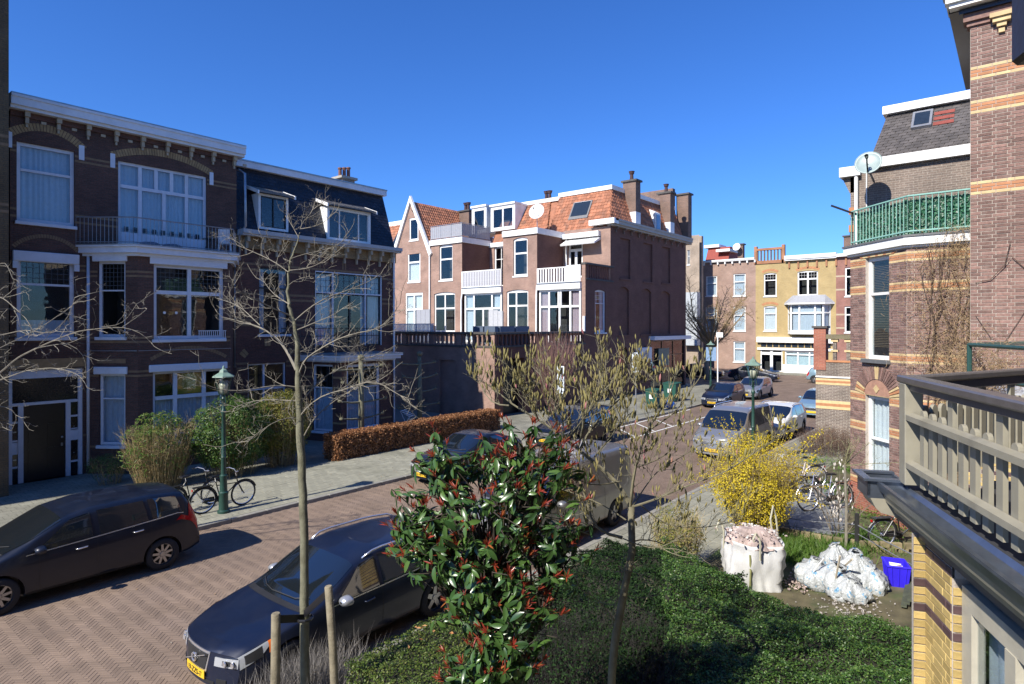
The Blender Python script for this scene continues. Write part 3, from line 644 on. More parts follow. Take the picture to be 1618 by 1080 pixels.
# ------------------------------------------------------------------ second house with slate mansard
h2 = thing('mansard_house', 'townhouse with black slate mansard roof and two white dormers', 'house', (17, 27, 0), group='houses across the street')
XA, XB = 12.62, 21.0
w1 = W4(fr, 409, 421, 528, 457); w2 = W4(fr, 498, 429, 548, 603); w0 = W4(fr, 392, 575, 690, 452)
ph = (15.7, 19.6, .1, 3.7)
wall(h2, fr, XA, XB, 0, 8.95, BRICK_L2, [w1, w2, w0, ph])
mb = MB(); mb.box(XA, XB, 26.4, 35, 0, 9.0); part('house_core', mb, BRICK_L2, h2)
for zb in (7.55, 7.78, 6.3, 6.52, 5.2, 5.42, 3.4, 3.6, 2.2, 2.4): bands(h2, fr, XA, XB, zb, .09, DY, [w1, w2, w0, ph])
window(h2, fr, *w1, rows=((.3, (1,)), (.7, (1,))), mat=BLACK, fw=.07, sillmat=BLUEWHITE, curtain=CURT, cside=.25)
wo = window(h2, fr, *w2, rows=((.27, (1, 2.2, .9)), (.73, (1, 1.1, 1.1, .9))), mat=BLACK, fw=.07, bar=.09, curtain=CURTW, cside=.3, sill=False, lead={0: .3})
mb = MB(); a, b, c, d = w2
for xx in (.0, .25, .74, 1): X = a + (b - a) * xx; fr.box(mb, X - .03, X + .03, -.09, .0, c, d + .04)
zz = d - (d - c) * .27; fr.box(mb, a, b, -.088, .002, zz - .03, zz + .03); fr.box(mb, a, b, -.086, .004, d, d + .05); part('pale_trim', mb, BLUEWHITE, wo)
window(h2, fr, *w0, rows=((.35, (.42, .58)), (.65, (.42, .58))), mat=BLUEWHITE, fw=.06, bar=.08)
archband(h2, fr, w0[0] - .15, w0[1] + .15, w0[3] + .25, .5, .3, ARC, n=18, keys={i: BRICK_L2 for i in (2,3,4,5,6,7,10,11,12,13,14,15)})
OC = OCHRE
mb = MB(); fr.box(mb, XA, XB, -.01, .10, 8.45, 8.95); part('frieze', mb, OC, h2)
for k in range(12):
    x = XA + .3 + k * .7
    mb = MB(); fr.box(mb, x, x + .12, 0, .34, 8.72, 8.95); fr.box(mb, x + .01, x + .11, 0, .2, 8.45, 8.72); fr.box(mb, x + .02, x + .1, 0, .1, 8.2, 8.45); part('cornice_bracket', mb, CREAM, h2)
    if k % 2:
        for q in (0, .14):
            mb = MB(); fr.box(mb, x + q - .03, x + q + .04, -.01, .01, 7.9, 8.3); part('brick_ornament', mb, DY, h2)
cornice(h2, fr, XA + .05, XB + .1, 8.95, plain('gutter_grey', (.42, .41, .40), .5, var=.12, scale=2), prof=((0, .3), (.08, .42), (.25, .5)))
# mansard: slates are courses of their own
def slope(par, name, p0, p1, p2, p3, course, mat, th=.012, lap=.35, wdt=.28, jitter=.004, stuff=True):
    """rows of slates/tiles on the quad p0 p1 (eave) p2 p3 (top), each a tilted plate; joined, too small to pick apart"""
    p0, p1, p2, p3 = map(Vector, (p0, p1, p2, p3)); n = (p1 - p0).cross(p3 - p0).normalized()
    hgt = ((p3 - p0).length + (p2 - p1).length) / 2; rows = max(1, int(hgt / course)); V = []; Fc = []
    for r_ in range(rows):
        s0, s1 = r_ / rows, min(1, (r_ + 1 + lap) / rows); a0 = p0.lerp(p3, s0); a1 = p1.lerp(p2, s0); b0 = p0.lerp(p3, s1); b1 = p1.lerp(p2, s1)
        L_ = (a1 - a0).length; cols = max(1, int(L_ / wdt)); off = (.5 / cols) if r_ % 2 else 0
        for k in range(-1, cols + 1):
            q0, q1 = max(0, k / cols + off), min(1, (k + 1) / cols + off - .006 / wdt / cols * 4)
            if q1 <= q0: continue
            j = rnd.random() * jitter
            A, B, Cc, D = a0.lerp(a1, q0) + n * (th + j), a0.lerp(a1, q1) + n * (th + j), b0.lerp(b1, q1) + n * .001, b0.lerp(b1, q0) + n * .001
            A2, B2 = a0.lerp(a1, q0) - n * .003, a0.lerp(a1, q1) - n * .003
            b_ = len(V); V += [A, B, Cc, D, A2, B2]; Fc += [(b_, b_ + 1, b_ + 2, b_ + 3), (b_ + 4, b_ + 5, b_ + 1, b_)]
    o = fast_mesh(name, np.array([tuple(v) for v in V]), np.array(Fc), mat, par)
    if stuff: tag(o, kind='stuff')
    return o
SLATE = plain('slate', (.018, .02, .028), .42, var=.3, scale=3, objvar=.35, bump=.3)
yb, yt_, ze, ztp = 24.95, 26.0, 9.18, 12.05
mb = MB(); mb.prism([(XA + .05, 25.02, ze - .05), (XA + .05, 26.02, ztp), (XA + .05, 35, ztp), (XA + .05, 35, ze - .05)], (XB - .1 - XA, 0, 0)); part('roof_body', mb, BED, h2)
slope(h2, 'slates', (XA, 24.99, ze), (XB, 24.99, ze), (XB, 26.0, ztp), (XA, 26.0, ztp), .16, SLATE)
mb = MB(); mb.prism([(XB - .04, 24.99, ze), (XB - .04, 26.0, ztp), (XB - .04, 35, ztp), (XB - .04, 35, ze)], (.05, 0, 0)); part('roof_side', mb, SLATE, h2)
fr26 = FV(26.0)
mb = MB(); fr26.box(mb, XA - .05, XB + .12, -.3, .22, ztp, ztp + .26); part('roof_fascia', mb, BLUEWHITE, h2)
mb = MB(); fr26.box(mb, XA - .05, XB + .14, -.3, .25, ztp + .26, ztp + .32); part('roof_edge', mb, ZINC, h2)
for (pl, yt1, yb1, pr, rows) in ((408.5, 304, 360.5, 455.7, ((1, (1, 1)),)), (517, 324, 378.5, 585.6, ((1, (1, 2, 1)),))):
    fd = FV(24.98); a, b, c, d = W4(fd, pl, yt1, yb1, pr)
    dm = MB(); fd.box(dm, a, b, -1.2, -.0, c, c + .1); fd.box(dm, a, a + .1, -1.2, 0, c + .1, d); fd.box(dm, b - .1, b, -1.2, 0, c + .1, d); fd.box(dm, a + .1, b - .1, -1.2, 0, d - .1, d); dmo = part('dormer', dm, WHITE, h2)
    window(h2, fd, a + .1, b - .1, c + .1, d - .1, rows=rows, fw=.05, bar=.05, mat=BLACK if rows[0][1] == (1, 1) else WHITE, rec=.06, sill=False, name='dormer_window')
    rf = MB(); e = .28
    rf.prism([fd.P(a - .15, e, d - .02), fd.P(b + .15, e, d - .02), fd.P(b + .05, -1.0, d + .42), fd.P(a - .05, -1.0, d + .42)], (0, 0, .05)); rfo = part('dormer_roof', rf, plain('dormer_shingle', (.16, .15, .14), .6, var=.3), dmo)
    for sx, q in ((a - .19, 0), (b + .13, 0)):
        mb = MB(); mb.prism([fd.P(sx, e + .03, d - .10), fd.P(sx, e + .03, d + .05), fd.P(sx, -1.0, d + .50), fd.P(sx, -1.0, d + .36)], tuple(Vector(fd.P(.06, 0, 0)) - Vector(fd.P(0, 0, 0)))); part('barge_board', mb, WHITE, dmo)
    slope(dmo, 'dormer_slates', fd.P(a - .13, e + .01, d + .035), fd.P(b + .13, e + .01, d + .035), fd.P(b + .03, -1.0, d + .475), fd.P(a - .03, -1.0, d + .475), .14, plain('dormer_slate', (.2, .19, .18), .6, var=.3, objvar=.3))
# chimney
mb = MB(); c = fr26.hit(562, 300)[0] + .3; mb.box(c - .38, c + .38, 27.0, 27.7, 12.2, 12.85); ch = part('chimney', mb, BRICK_G, h2)
mb = MB(); mb.box(c - .5, c + .5, 26.9, 27.8, 12.85, 12.97); part('chimney_cap', mb, CONC, ch)
for k in range(3): mb = MB(); mb.lathe((c - .28 + k * .26, 27.35, 12.97), [(.09, 0), (.085, .38 + .06 * k), (.12, .4 + .06 * k), (.11, .47 + .06 * k), (.001, .48 + .06 * k)], 10); part('chimney_pot', mb, plain('clay_pot', (.16, .07, .05), .7), ch)
for k, xx in enumerate((15.4, 17.6, 19.2)):
    mb = MB(); mb.lathe((xx, 26.9, ztp + .3), [(.45, 0), (.42, .12), (.3, .2), (.001, .24)], 12); part('roof_light', mb, ZINC, h2, smooth=True)
# porch (projecting ground-floor room) with balcony on top
pc = Vector((16.25, 22.9)); pl_ = Vector((15.65, 25.0)); frPL = Fr(pl_, pc - pl_); Lp = (pc - pl_).length; frP = FV(22.9); xe = 19.05; frPR = Fr((xe, 22.9), (.25, 2.1)); zt = 3.62
pw = W4(frP, 548, 571, 672, 601); pw = (pw[0], pw[1], .55, 3.5); wall(h2, frP, pc.x, xe, 0, zt, BRICK_L2, [pw], name='porch_wall')
lw = W4(frPL, 494, 572, 668, 525.5); lw = (max(.12, lw[0]), min(lw[1], Lp - .35), .55, 3.5); wall(h2, frPL, 0, Lp, 0, zt, BRICK_L2, [lw], name='porch_wall'); wall(h2, frPR, 0, 2.11, 0, zt, BRICK_L2, name='porch_wall')
for zb in (3.3, 2.9, 2.45, 2.3, .9): bands(h2, frP, pc.x, xe, zb, .08, ARC, [pw]); bands(h2, frPL, 0, Lp, zb, .08, ARC, [lw])
window(h2, frP, *pw, rows=((.34, (1, 1)), (.66, (1, 1))), mat=BLUEWHITE, fw=.12, bar=.04, curtain=CURT, cz=.64)
window(h2, frPL, *lw, rows=((.34, (1,)), (.66, (1,))), mat=BLUEWHITE, fw=.08, curtain=CURT, cz=.64)
def ring2(o_, z): return [(15.65 - o_ * .9, 25.0, z), (16.25 - o_ * .8, 22.9 - o_, z), (xe + o_ * .8, 22.9 - o_, z), (xe + .25 + o_ * .9, 25.0, z)]
mb = MB()
for (o_, za, zb_) in ((.15, zt, zt + .08), (.34, zt + .08, zt + .22), (.42, zt + .22, zt + .3)): mb.prism(ring2(o_, za), (0, 0, zb_ - za))
part('porch_cornice', mb, BLUEWHITE, h2)
mb = MB(); mb.prism(ring2(.43, zt + .3), (0, 0, .05)); part('porch_roof', mb, ZINC, h2)
rb = MB(); Rr = [(14.6, 24.95, 0), (14.7, 24.3, 0), (19.4, 24.3, 0), (19.5, 24.95, 0)]
for (p, q) in zip(Rr[:-1], Rr[1:]):
    p, q = Vector(p), Vector(q)
    for zz in (4.3, 4.75, 5.1): rb.tube([p + Vector((0, 0, zz)), q + Vector((0, 0, zz))], .015, 5)
    n = max(1, int((q - p).length / .14))
    for k in range(n + 1): o = p.lerp(q, k / n); rb.tube([o + Vector((0, 0, 4.0)), o + Vector((0, 0, 5.1))], .008, 4)
part('juliet_railing', rb, BLACK, h2, uv=False)
mb = MB(); mb.tube([(20.85, 24.88, 8.9), (20.85, 24.88, .1)], .05, 8); part('downpipe', mb, WHITE, h2)
# ------------------------------------------------------------------ corner block in the middle
TILE = plain('orange_roof_tile', (.34, .135, .07), .7, var=.25, scale=3, objvar=.28, bump=.4, dirt=((.12, .08, .06), 1.2, .7))
PANEL = plain('grey_balcony_panel', (.30, .31, .34), .6, var=.08)
blk = thing('corner_block', 'red brick corner block with tiled roofs, dark windowless side wall', 'house', (40, 27, 0))
UT, UE, UM, VS = 26.0, 35.3, 38.6, 22.5
fS = FV(VS); fT = FU(UT); fE = FU(UE); fM = FU(UM)
def vx(px, u): return -onU(px, 500, u)[0]        # x along an FU frame for a photo column
def tiled(par, p0, p1, p2, p3, mat=TILE, course=.30, wdt=.26, name='roof_tiles'):
    """pantiles: each tile an S-shaped plate, joined into one part"""
    p0, p1, p2, p3 = map(Vector, (p0, p1, p2, p3)); n = (p1 - p0).cross(p3 - p0).normalized(); 
    if n.z < 0: n = -n
    hgt = ((p3 - p0).length + (p2 - p1).length) / 2; rows = max(1, round(hgt / course)); V = []; Fc = []
    W0 = max((p1 - p0).length, (p2 - p3).length); cols = max(1, round(W0 / wdt))
    prof = ((0, .0), (.18, .035), (.36, .045), (.55, .02), (.75, .0), (1.02, .012))
    ex = (p1 - p0).normalized(); ey = n.cross(ex); 
    if ey.dot(p3 - p0) < 0: ey = -ey
    H_ = (p3 - p0).dot(ey); base = p0
    def bounds(h):
        l = (p3 - p0).dot(ex) * h / H_; r_ = (p1 - p0).dot(ex) + (p2 - p1).dot(ex) * h / H_
        return l, r_
    for r_ in range(rows):
        h0, h1 = H_ * r_ / rows, H_ * (r_ + 1.15) / rows; l, rr = bounds(H_ * (r_ + .5) / rows)
        x = math.floor(l / wdt) * wdt
        while x < rr:
            a, b = max(x, l), min(x + wdt, rr)
            if b - a > .05:
                j = rnd.uniform(0, .012); b_ = len(V); ww = b - a
                for (f, z) in prof: V.append(base + ex * (a + ww * f) + ey * h0 + n * (z + .035 + j))
                for (f, z) in prof: V.append(base + ex * (a + ww * f) + ey * min(h1, H_) + n * (z + .004 + j))
                for (f, z) in prof: V.append(base + ex * (a + ww * f) + ey * h0 + n * (z - .02))
                k = len(prof)
                for i in range(k - 1): Fc += [(b_ + i, b_ + i + 1, b_ + k + i + 1, b_ + k + i), (b_ + 2 * k + i, b_ + 2 * k + i + 1, b_ + i + 1, b_ + i)]
            x += wdt
    return tag(fast_mesh(name, np.array([tuple(v) for v in V]), np.array(Fc), mat, par), kind='stuff')
# terrace (ground floor wing) with balustrade
zc = 4.87; zb_ = 4.1
vT1 = -onU(612, 520, UT)[0] * -1
xl_, xr_ = vx(600, UT), -VS
hb = []; 
nd = (vx(694, UT), vx(720, UT), .0, onU(700, 568, UT)[1])
wall(blk, fT, xl_, xr_, 0, zb_ - .12, BRICK_M, [nd], reveal=.10, name='terrace_wall')
mb = MB(); fT.box(mb, nd[0], nd[1], -.2, -.1, 0, nd[3]); part('bricked_up_door', mb, BRICK_M, blk)
g1 = (fS.hit(795, 570)[0], fS.hit(829, 570)[0], .0, fS.hit(795, 567)[1]); g2 = (fS.hit(860, 570)[0], fS.hit(893, 570)[0], 0, fS.hit(860, 566)[1])
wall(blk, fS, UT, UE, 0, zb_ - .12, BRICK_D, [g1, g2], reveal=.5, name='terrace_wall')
for g in (g1, g2):
    mb = MB(); fS.box(mb, g[0], g[1], -.6, -.5, g[2], g[3]); go_ = part('garage_door', mb, DARKWOOD, blk)
    for k in range(1, 5): mb = MB(); zz = g[2] + (g[3] - g[2]) * k / 5; fS.box(mb, g[0], g[1], -.5, -.48, zz - .02, zz + .02); part('door_batten', mb, BLACK, go_)
def balustrade(par, fr, x0, x1, z0, z1, mat, capm, step=.36, bw=.16, piers=(), th=.22, skip=True):
    mb = MB(); fr.box(mb, x0, x1, -th - .04, .04, z0 - .12, z0); fr.box(mb, x0 - .02, x1 + .02, -th - .07, .07, z1 - .14, z1); part('balustrade_rail', mb, capm, par, bevel=.015)
    x = x0 + step; first = None; pw = [(a - .2, a + .2) for a in piers]
    for a in (x0, *piers, x1):
        mb = MB(); fr.box(mb, max(x0, a - .2), min(x1, a + .2), -th, .015, z0, z1 - .14); part('pier', mb, mat, par)
    while x < x1 - .2:
        if not any(a - bw / 2 < x < b + bw / 2 for a, b in pw):
            mb = MB(); fr.box(mb, x - bw / 2, x + bw / 2, -th + .03, -.01, z0, z0 + .1); fr.box(mb, x - bw / 3, x + bw / 3, -th + .06, -.04, z0 + .1, z1 - .26); fr.box(mb, x - bw / 2, x + bw / 2, -th + .03, -.01, z1 - .26, z1 - .14)
            part('baluster', mb, mat, par)
        x += step
CAP = plain('dark_coping', (.07, .065, .06), .7, var=.3, scale=3)
balustrade(blk, fT, xl_, xr_, zb_, zc, BRICK_M, CAP, piers=(xl_ + 2.4, xl_ + 4.9, xl_ + 7.2))
balustrade(blk, fS, UT, UE, zb_, zc, BRICK_D, CAP, piers=(UT + 4.6,))
mb = MB(); mb.box(UT + .1, UE, VS + .1, 45, 3.6, 3.98); part('terrace_floor', mb, CONC, blk)
# wing floors behind the terrace
zf = 3.98
VA0, VA1 = -vx(848.6, UE), -vx(794.8, UE); VB0, VB1 = -vx(730, UE), -vx(680, UE); VG1 = -vx(626, UE) + .3; VR0 = VS
topA = onU(840, 369.5, UE)[1]; topB = topA
def Wu(fr, l, t, b, r): return W4(fr, l, t, b, r)
hA1 = Wu(fE, 811, 376, 436, 833.5); hA0 = Wu(fE, 800.5, 458, 519, 834.5)
hB1 = Wu(fE, 694, 387, 443, 715); hB0 = Wu(fE, 686, 462, 524, 719)
hG2 = Wu(fE, 647, 345, 380, 661); hG1 = Wu(fE, 644.5, 392, 445.5, 664); hG0 = Wu(fE, 641, 463, 527, 668)
def H_(w_, r=.12): return (*w_, r)
wall(blk, fE, -VA1, -VA0, zf, topA, BRICK_M, [H_(hA1), H_(hA0)]); wall(blk, fE, -VB1, -VB0, zf, topB, BRICK_M, [H_(hB1), H_(hB0)])
for (w_, rows) in ((hA1, ((.38, (1,)), (.62, (1,)))), (hA0, ((.38, (.42, .58)), (.62, (.42, .58)))), (hB1, ((.38, (1,)), (.62, (1,)))), (hB0, ((.38, (1, 1)), (.62, (1, 1))))):
    window(blk, fE, *w_, rows=rows, fw=.12, bar=.12, arch=.10, sill=True, sillmat=WHITE, sdepth=.05)
# gable house
g0, g1_ = -VG1, -VB1; gm = (g0 + g1_) / 2 - .05; za = 15.75; ze_ = 11.3
mbg = MB()
for a, b, c, d in rects(fE, g0, g1_, zf, ze_, [hG1, hG0]): mbg.quad(fE.P(a, 0, c), fE.P(b, 0, c), fE.P(b, 0, d), fE.P(a, 0, d))
x0g, x1g, z0g, z1g = hG2
for (pa) in ([(g0, ze_), (x0g, ze_), (x0g, ze_ + (za - ze_) * (x0g - g0) / (gm - g0))], [(x1g, ze_), (g1_, ze_), (x1g, ze_ + (za - ze_) * (g1_ - x1g) / (g1_ - gm))],
             [(x0g, ze_), (x1g, ze_), (x1g, z0g), (x0g, z0g)], [(x0g, z1g), (x1g, z1g), (x1g, ze_ + (za - ze_) * (g1_ - x1g) / (g1_ - gm)), (gm, za), (x0g, ze_ + (za - ze_) * (x0g - g0) / (gm - g0))]):
    pts = [fE.P(x, 0, z) for x, z in pa]; mbg.add(pts, [tuple(range(len(pts)))])
part('gable_wall', mbg, BRICK_M, blk)
for w_, rows in ((hG2, ((1, (1,)),)), (hG1, ((.4, (1,)), (.6, (1,)))), (hG0, ((.38, (1, 1)), (.62, (1, 1))))):
    window(blk, fE, *w_, rows=rows, fw=.12, bar=.14, arch=.04 if w_ is hG2 else .1, rec=.06, sillmat=WHITE, sdepth=.05, curtain=CURTW if w_ is not hG2 else None, cz=.6 if w_ is hG1 else 1)
for sx, xe_ in ((-1, g0), (1, g1_)):
    mb = MB(); d = Vector((gm - xe_, za - ze_)).normalized(); nn = Vector((-d.y, d.x)) * (.30 if sx < 0 else -.30)
    q = [(xe_ - nn.x * 0, ze_ - .35), (gm, za), (gm, za + .5), (xe_ + nn.x, ze_ - .25 + nn.y)]
    if sx > 0: pass
    mb.prism([fE.P(x, -.05, z) for x, z in q], tuple(Vector(fE.P(0, .22, 0)) - Vector(fE.P(0, 0, 0)))); part('barge_board', mb, WHITE, blk)
tiled(blk, (UE + .1, VB1 - .1, ze_ + .1), (UE + 8, VB1 - .1, ze_ + .1), (UE + 8, -gm, za), (UE + .1, -gm, za))
tiled(blk, (UE + 8, VG1 + .1, ze_ + .1), (UE + .1, VG1 + .1, ze_ + .1), (UE + .1, -gm, za), (UE + 8, -gm, za))
mb = MB(); mb.prism([(UE + 1.3, VB1, zf), (UE + 1.3, VB1, ze_), (UE + 1.3, -gm, za - .05), (UE + 1.3, VG1, ze_), (UE + 1.3, VG1, zf)], (8, 0, 0)); part('house_core', mb, BRICK_M, blk)
# next house further left, only its roof shows
mb = MB(); mb.box(UE + .6, UE + 10, VG1 + .05, VG1 + 8, zf, 11.2); part('far_house_core', mb, BRICK_M, blk)
tiled(blk, (UE + .4, VG1 + 8, 11.2), (UE + .4, VG1 + .1, 11.2), (UE + 2.4, VG1 + .1, 14.6), (UE + 2.4, VG1 + 8, 14.6))
mb = MB(); mb.box(UE + 2.3, UE + 10, VG1 + .1, VG1 + 8, 14.5, 14.9); part('roof_fascia', mb, WHITE, blk)
mb = MB(); q = [(UE + .85, VG1 + 1.5, 12.0), (UE + .85, VG1 + .4, 12.0), (UE + 1.85, VG1 + .4, 13.7), (UE + 1.85, VG1 + 1.5, 13.7)]; mb.prism(q, (-.12, 0, .06)); part('roof_window', mb, MAT['dark_pane'], blk)
mb = MB(); mb.box(UE + .2, UE + .5, VG1, VG1 + 8, 11.0, 11.25); part('gutter', mb, WHITE, blk)
# return walls (dark) and recess walls
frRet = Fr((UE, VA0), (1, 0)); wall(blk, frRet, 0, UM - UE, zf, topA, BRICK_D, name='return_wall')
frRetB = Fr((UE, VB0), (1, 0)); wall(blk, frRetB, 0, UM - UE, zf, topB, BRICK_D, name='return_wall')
# fascias on both wings
for (v0, v1) in ((VA0, VA1), (VB0, VB1)):
    mb = MB(); mb.box(UE - .12, UM, v0 - .12, v1, topA, topA + .42); part('roof_fascia', mb, WHITE, blk)
    mb = MB(); mb.box(UE + .3, UM, v0 + .3, v1 - .05, topA - .3, topA); part('roof_deck', mb, BED, blk)
# recess between the wings
rcw = Wu(fM, 781, 389, 428, 797); rcw = (rcw[0], rcw[1] + .3, rcw[2] - 1.3, rcw[3])
wall(blk, fM, -VB0, -VA1, zf + 3, topA - .1, BRICK_M, [H_(rcw)]); window(blk, fM, *rcw, rows=((.3, (1, 1)), (.7, (1, 1))), fw=.12, arch=.06, sill=False)
mb = MB(); mb.box(UM - .12, UM + .3, VA1, VB0, topA - .1, topA + .25); part('roof_fascia', mb, WHITE, blk)
# main body
mb = MB(); mb.box(UM + 1.3, 51.5, VS + 1.3, 45, 0, 12.2); part('house_core', mb, BRICK_M, blk)
# glazed garden rooms with balconies on them
zg = onU(760, 463, UE)[1]
def glazed(v0, v1, ztop, rows, curt, step=.0, right_pier=None):
    x0, x1 = -v1, -v0
    window(blk, fE, x0 + .05, x1 - .05, zf, ztop, rows=rows, fw=.14, bar=.14, sill=False, curtain=curt, cside=.22, rec=.02, name='garden_room_window')
    mb = MB(); fE.box(mb, x0, x1 + (0 if right_pier is None else 0), -3.2, .22, ztop, ztop + .42); part('room_fascia', mb, WHITE, blk)
    mb = MB(); fE.box(mb, x0, x1, -.2, .28, ztop + .42, ztop + .47); part('gutter', mb, ZINC, blk)
glazed(VA1 + .05, VB0 - .25, zg, ((.3, (1, 2.2, 1)), (.7, (1, 1, 1, .9))), CURT)
mb = MB(); mb.tube([fE.P(-VB0 + .12, .12, zg + .4), fE.P(-VB0 + .12, .12, zg), fE.P(-VB0 + .02, .12, zg - .5), fE.P(-VB0 + .02, .12, zf)], .06, 8); part('downpipe', mb, WHITE, blk)
VD1 = VA0; vD0 = -vx(919, UE)
glazed(vD0, VD1 - .15, onU(880, 457, UE)[1], ((.3, (1, 1.1, .25, 1.1, 1)), (.7, (1, 1.25, 1.25, 1))), CURTP)
mb = MB(); mb.tube([fE.P(-VA0 + .1, .15, zg + .4), fE.P(-VA0 + .05, .15, zg - .2), fE.P(-VA0 + .0, .12, zf)], .06, 8); part('downpipe', mb, WHITE, blk)
zt_ = onU(926, 417, UE)[1]
wall(blk, fE, -vD0, -VS, zf, zt_, BRICK_M, name='wall'); mb = MB(); mb.box(UE - .03, UE + .32, VS - .03, vD0 + .02, zt_, zt_ + .14); part('coping', mb, CAP, blk)
# white slatted balcony fronts
def slatfront(v0, v1, z0, z1, mat, step, sw, solid=None, name='balcony_front', railm=None):
    x0, x1 = -v1, -v0; mb = MB(); fE.box(mb, x0, x1, .10, .16, z1 - .08, z1); fE.box(mb, x0, x1, .10, .16, z0, z0 + .07)
    for x in (x0, x1 - .06): fE.box(mb, x, x + .06, .095, .165, z0, z1)
    fo = part(name, mb, railm or mat, blk); x = x0 + .1; first = None
    while x < x1 - .05:
        M = Matrix.Translation(fE.P(x, .13, z0 + .07))
        if first is None: q = MB(); q.box(-.015, .015, -sw / 2, sw / 2, 0, z1 - z0 - .15); first = q.build('slat', mat, fo, local=True, uv=False); first.matrix_local = wm(fo).inverted() @ M; me_ = first.data
        else: inst('slat', me_, fo, M)
        x += step
    return fo
slatfront(VA1 + .05, VB0 - .1, onU(760, 453.5, UE)[1], onU(760, 427, UE)[1], plain('white_slat', (.52, .52, .54), .5), .17, .125, railm=WHITE)
slatfront(-vx(897, UE), VA0 - .1, onU(880, 447, UE)[1], onU(880, 422, UE)[1], WHITE, .23, .11)
mb = MB(); fE.box(mb, vx(897, UE), vx(919, UE), .10, .15, onU(900, 448, UE)[1], onU(900, 419, UE)[1]); part('balcony_panel', mb, WHITE, blk)
balustrade(blk, fS, UE + .1, UM + .4, zt_ - .9, zt_ + .14, BRICK_D, CAP, step=.3)
wall(blk, fS, UE, UM + .4, 0, zt_ - 1.0, BRICK_D, [(*(lambda q: (q[0], q[1], q[2], q[3]))(W4(fS, 940, 457, 525, 957)), .1)], name='side_wall')
sw_ = W4(fS, 940, 457, 525, 957); window(blk, fS, *sw_, rows=((.3, (1,)), (.7, (1,))), fw=.14, mat=BLUEWHITE, lead={0: .3, 'm': BLUEWHITE}, curtain=CURT, cside=.3)
# roof terrace railing of the left wing
zr = topB + .42
def prail(p, q, n, panels=True, h=1.15):
    p, q = Vector(p), Vector(q); mb = MB()
    for zz in (.05, h): mb.tube([p + Vector((0, 0, zz)), q + Vector((0, 0, zz))], .025, 6)
    for k in range(n + 1): o = p.lerp(q, k / n); mb.tube([o, o + Vector((0, 0, h))], .02, 6)
    ro = part('terrace_railing', mb, ZINC, blk, uv=False)
    if panels:
        d = (q - p); L_ = d.length; d.normalize(); m_ = int(L_ / .22)
        for k in range(m_):
            a = p + d * (k * L_ / m_ + .01); b = p + d * ((k + 1) * L_ / m_ - .01); mb = MB(); n_ = Vector((-d.y, d.x, 0)) * .01
            mb.prism([a + Vector((0, 0, .12)), b + Vector((0, 0, .12)), b + Vector((0, 0, h - .06)), a + Vector((0, 0, h - .06))], n_); part('panel', mb, PANEL, ro)
prail((UE, VB1 - .05, zr), (UE, VB0, zr), 3); prail((UE, VB0, zr), (UM, VB0, zr), 2)
# main roofs: tiles, dormers, flat tops
eave = topA + .25
EU = UM + .1
tiled(blk, (EU, VA0 + 1.4, eave), (EU, VS + .15, eave), (40.6, 23.55, 15.45), (40.6, 28.3, 15.45))
tiled(blk, (EU - .1, VS + .15, eave + .45), (51.5, VS + .15, eave + .45), (51.5, 23.6, 15.45), (40.6, 23.6, 15.45))
mb = MB()
V = [(EU + .05, VA0 + 1.3, eave - .1), (EU + .05, VS + .25, eave - .1), (51.5, VS + .25, eave - .1), (51.5, VA0 + 1.3, eave - .1), (40.66, 28.2, 15.42), (40.66, 23.68, 15.42), (51.5, 23.68, 15.42), (51.5, 28.2, 15.42)]
mb.add(V, [(0, 1, 5, 4), (1, 2, 6, 5), (2, 3, 7, 6), (3, 0, 4, 7), (4, 5, 6, 7)]); part('roof_body', mb, TILE, blk)
mb = MB(); mb.box(40.45, 51.5, 23.45, 28.3, 15.42, 15.75); part('roof_fascia', mb, WHITE, blk)
def sl_(u, o=.07): return eave + (15.45 - eave) * (u - EU) / (40.6 - EU) + o
def rq(y0, y1, ua_, ub_, o): return [(ua_, y1, sl_(ua_, o)), (ua_, y0, sl_(ua_, o)), (ub_, y0, sl_(ub_, o)), (ub_, y1, sl_(ub_, o))]
mb = MB(); mb.prism(rq(24.9, 26.6, 39.35, 40.15, .04), (-.07, 0, .05)); rw = part('roof_window', mb, plain('grey_frame', (.16, .16, .16), .5), blk)
mb = MB(); mb.prism(rq(25.02, 26.48, 39.43, 40.07, .17), (-.03, 0, .02)); part('pane', mb, MAT['dark_pane'], rw)
mb = MB(); mb.prism(rq(25.02, 26.48, 39.9, 40.07, .195), (-.02, 0, .01)); part('roller_blind', mb, WHITE, rw)
# wing/recess roofs between: orange hips behind the fascia
tiled(blk, (EU - .1, VB0 - 1.2, eave), (EU - .1, VA0 + 1.6, eave), (40.6, VA0 + 2.6, 15.2), (40.6, VB0 - 2.2, 15.2))
mb = MB(); mb.box(40.5, 48, VA0 + 1.6, VB0 - .4, 15.2, 15.5); part('roof_fascia', mb, WHITE, blk)
mb = MB(); V = [(EU, VB0, eave - .1), (EU, VA0 + 1.4, eave - .1), (48, VA0 + 1.4, eave - .1), (48, VB0, eave - .1), (40.7, VB0, 15.25), (40.7, VA0 + 1.7, 15.25), (48, VA0 + 1.7, 15.25), (48, VB0, 15.25)]
mb.add(V, [(0, 1, 5, 4), (1, 2, 6, 5), (2, 3, 7, 6), (3, 0, 4, 7), (4, 5, 6, 7)]); part('roof_body', mb, TILE, blk)
tiled(blk, (EU - .1, VA0 + 1.65, eave), (42, VA0 + 1.65, eave), (42, VA0 + 1.7, 15.2), (40.6, VA0 + 1.7, 15.2))
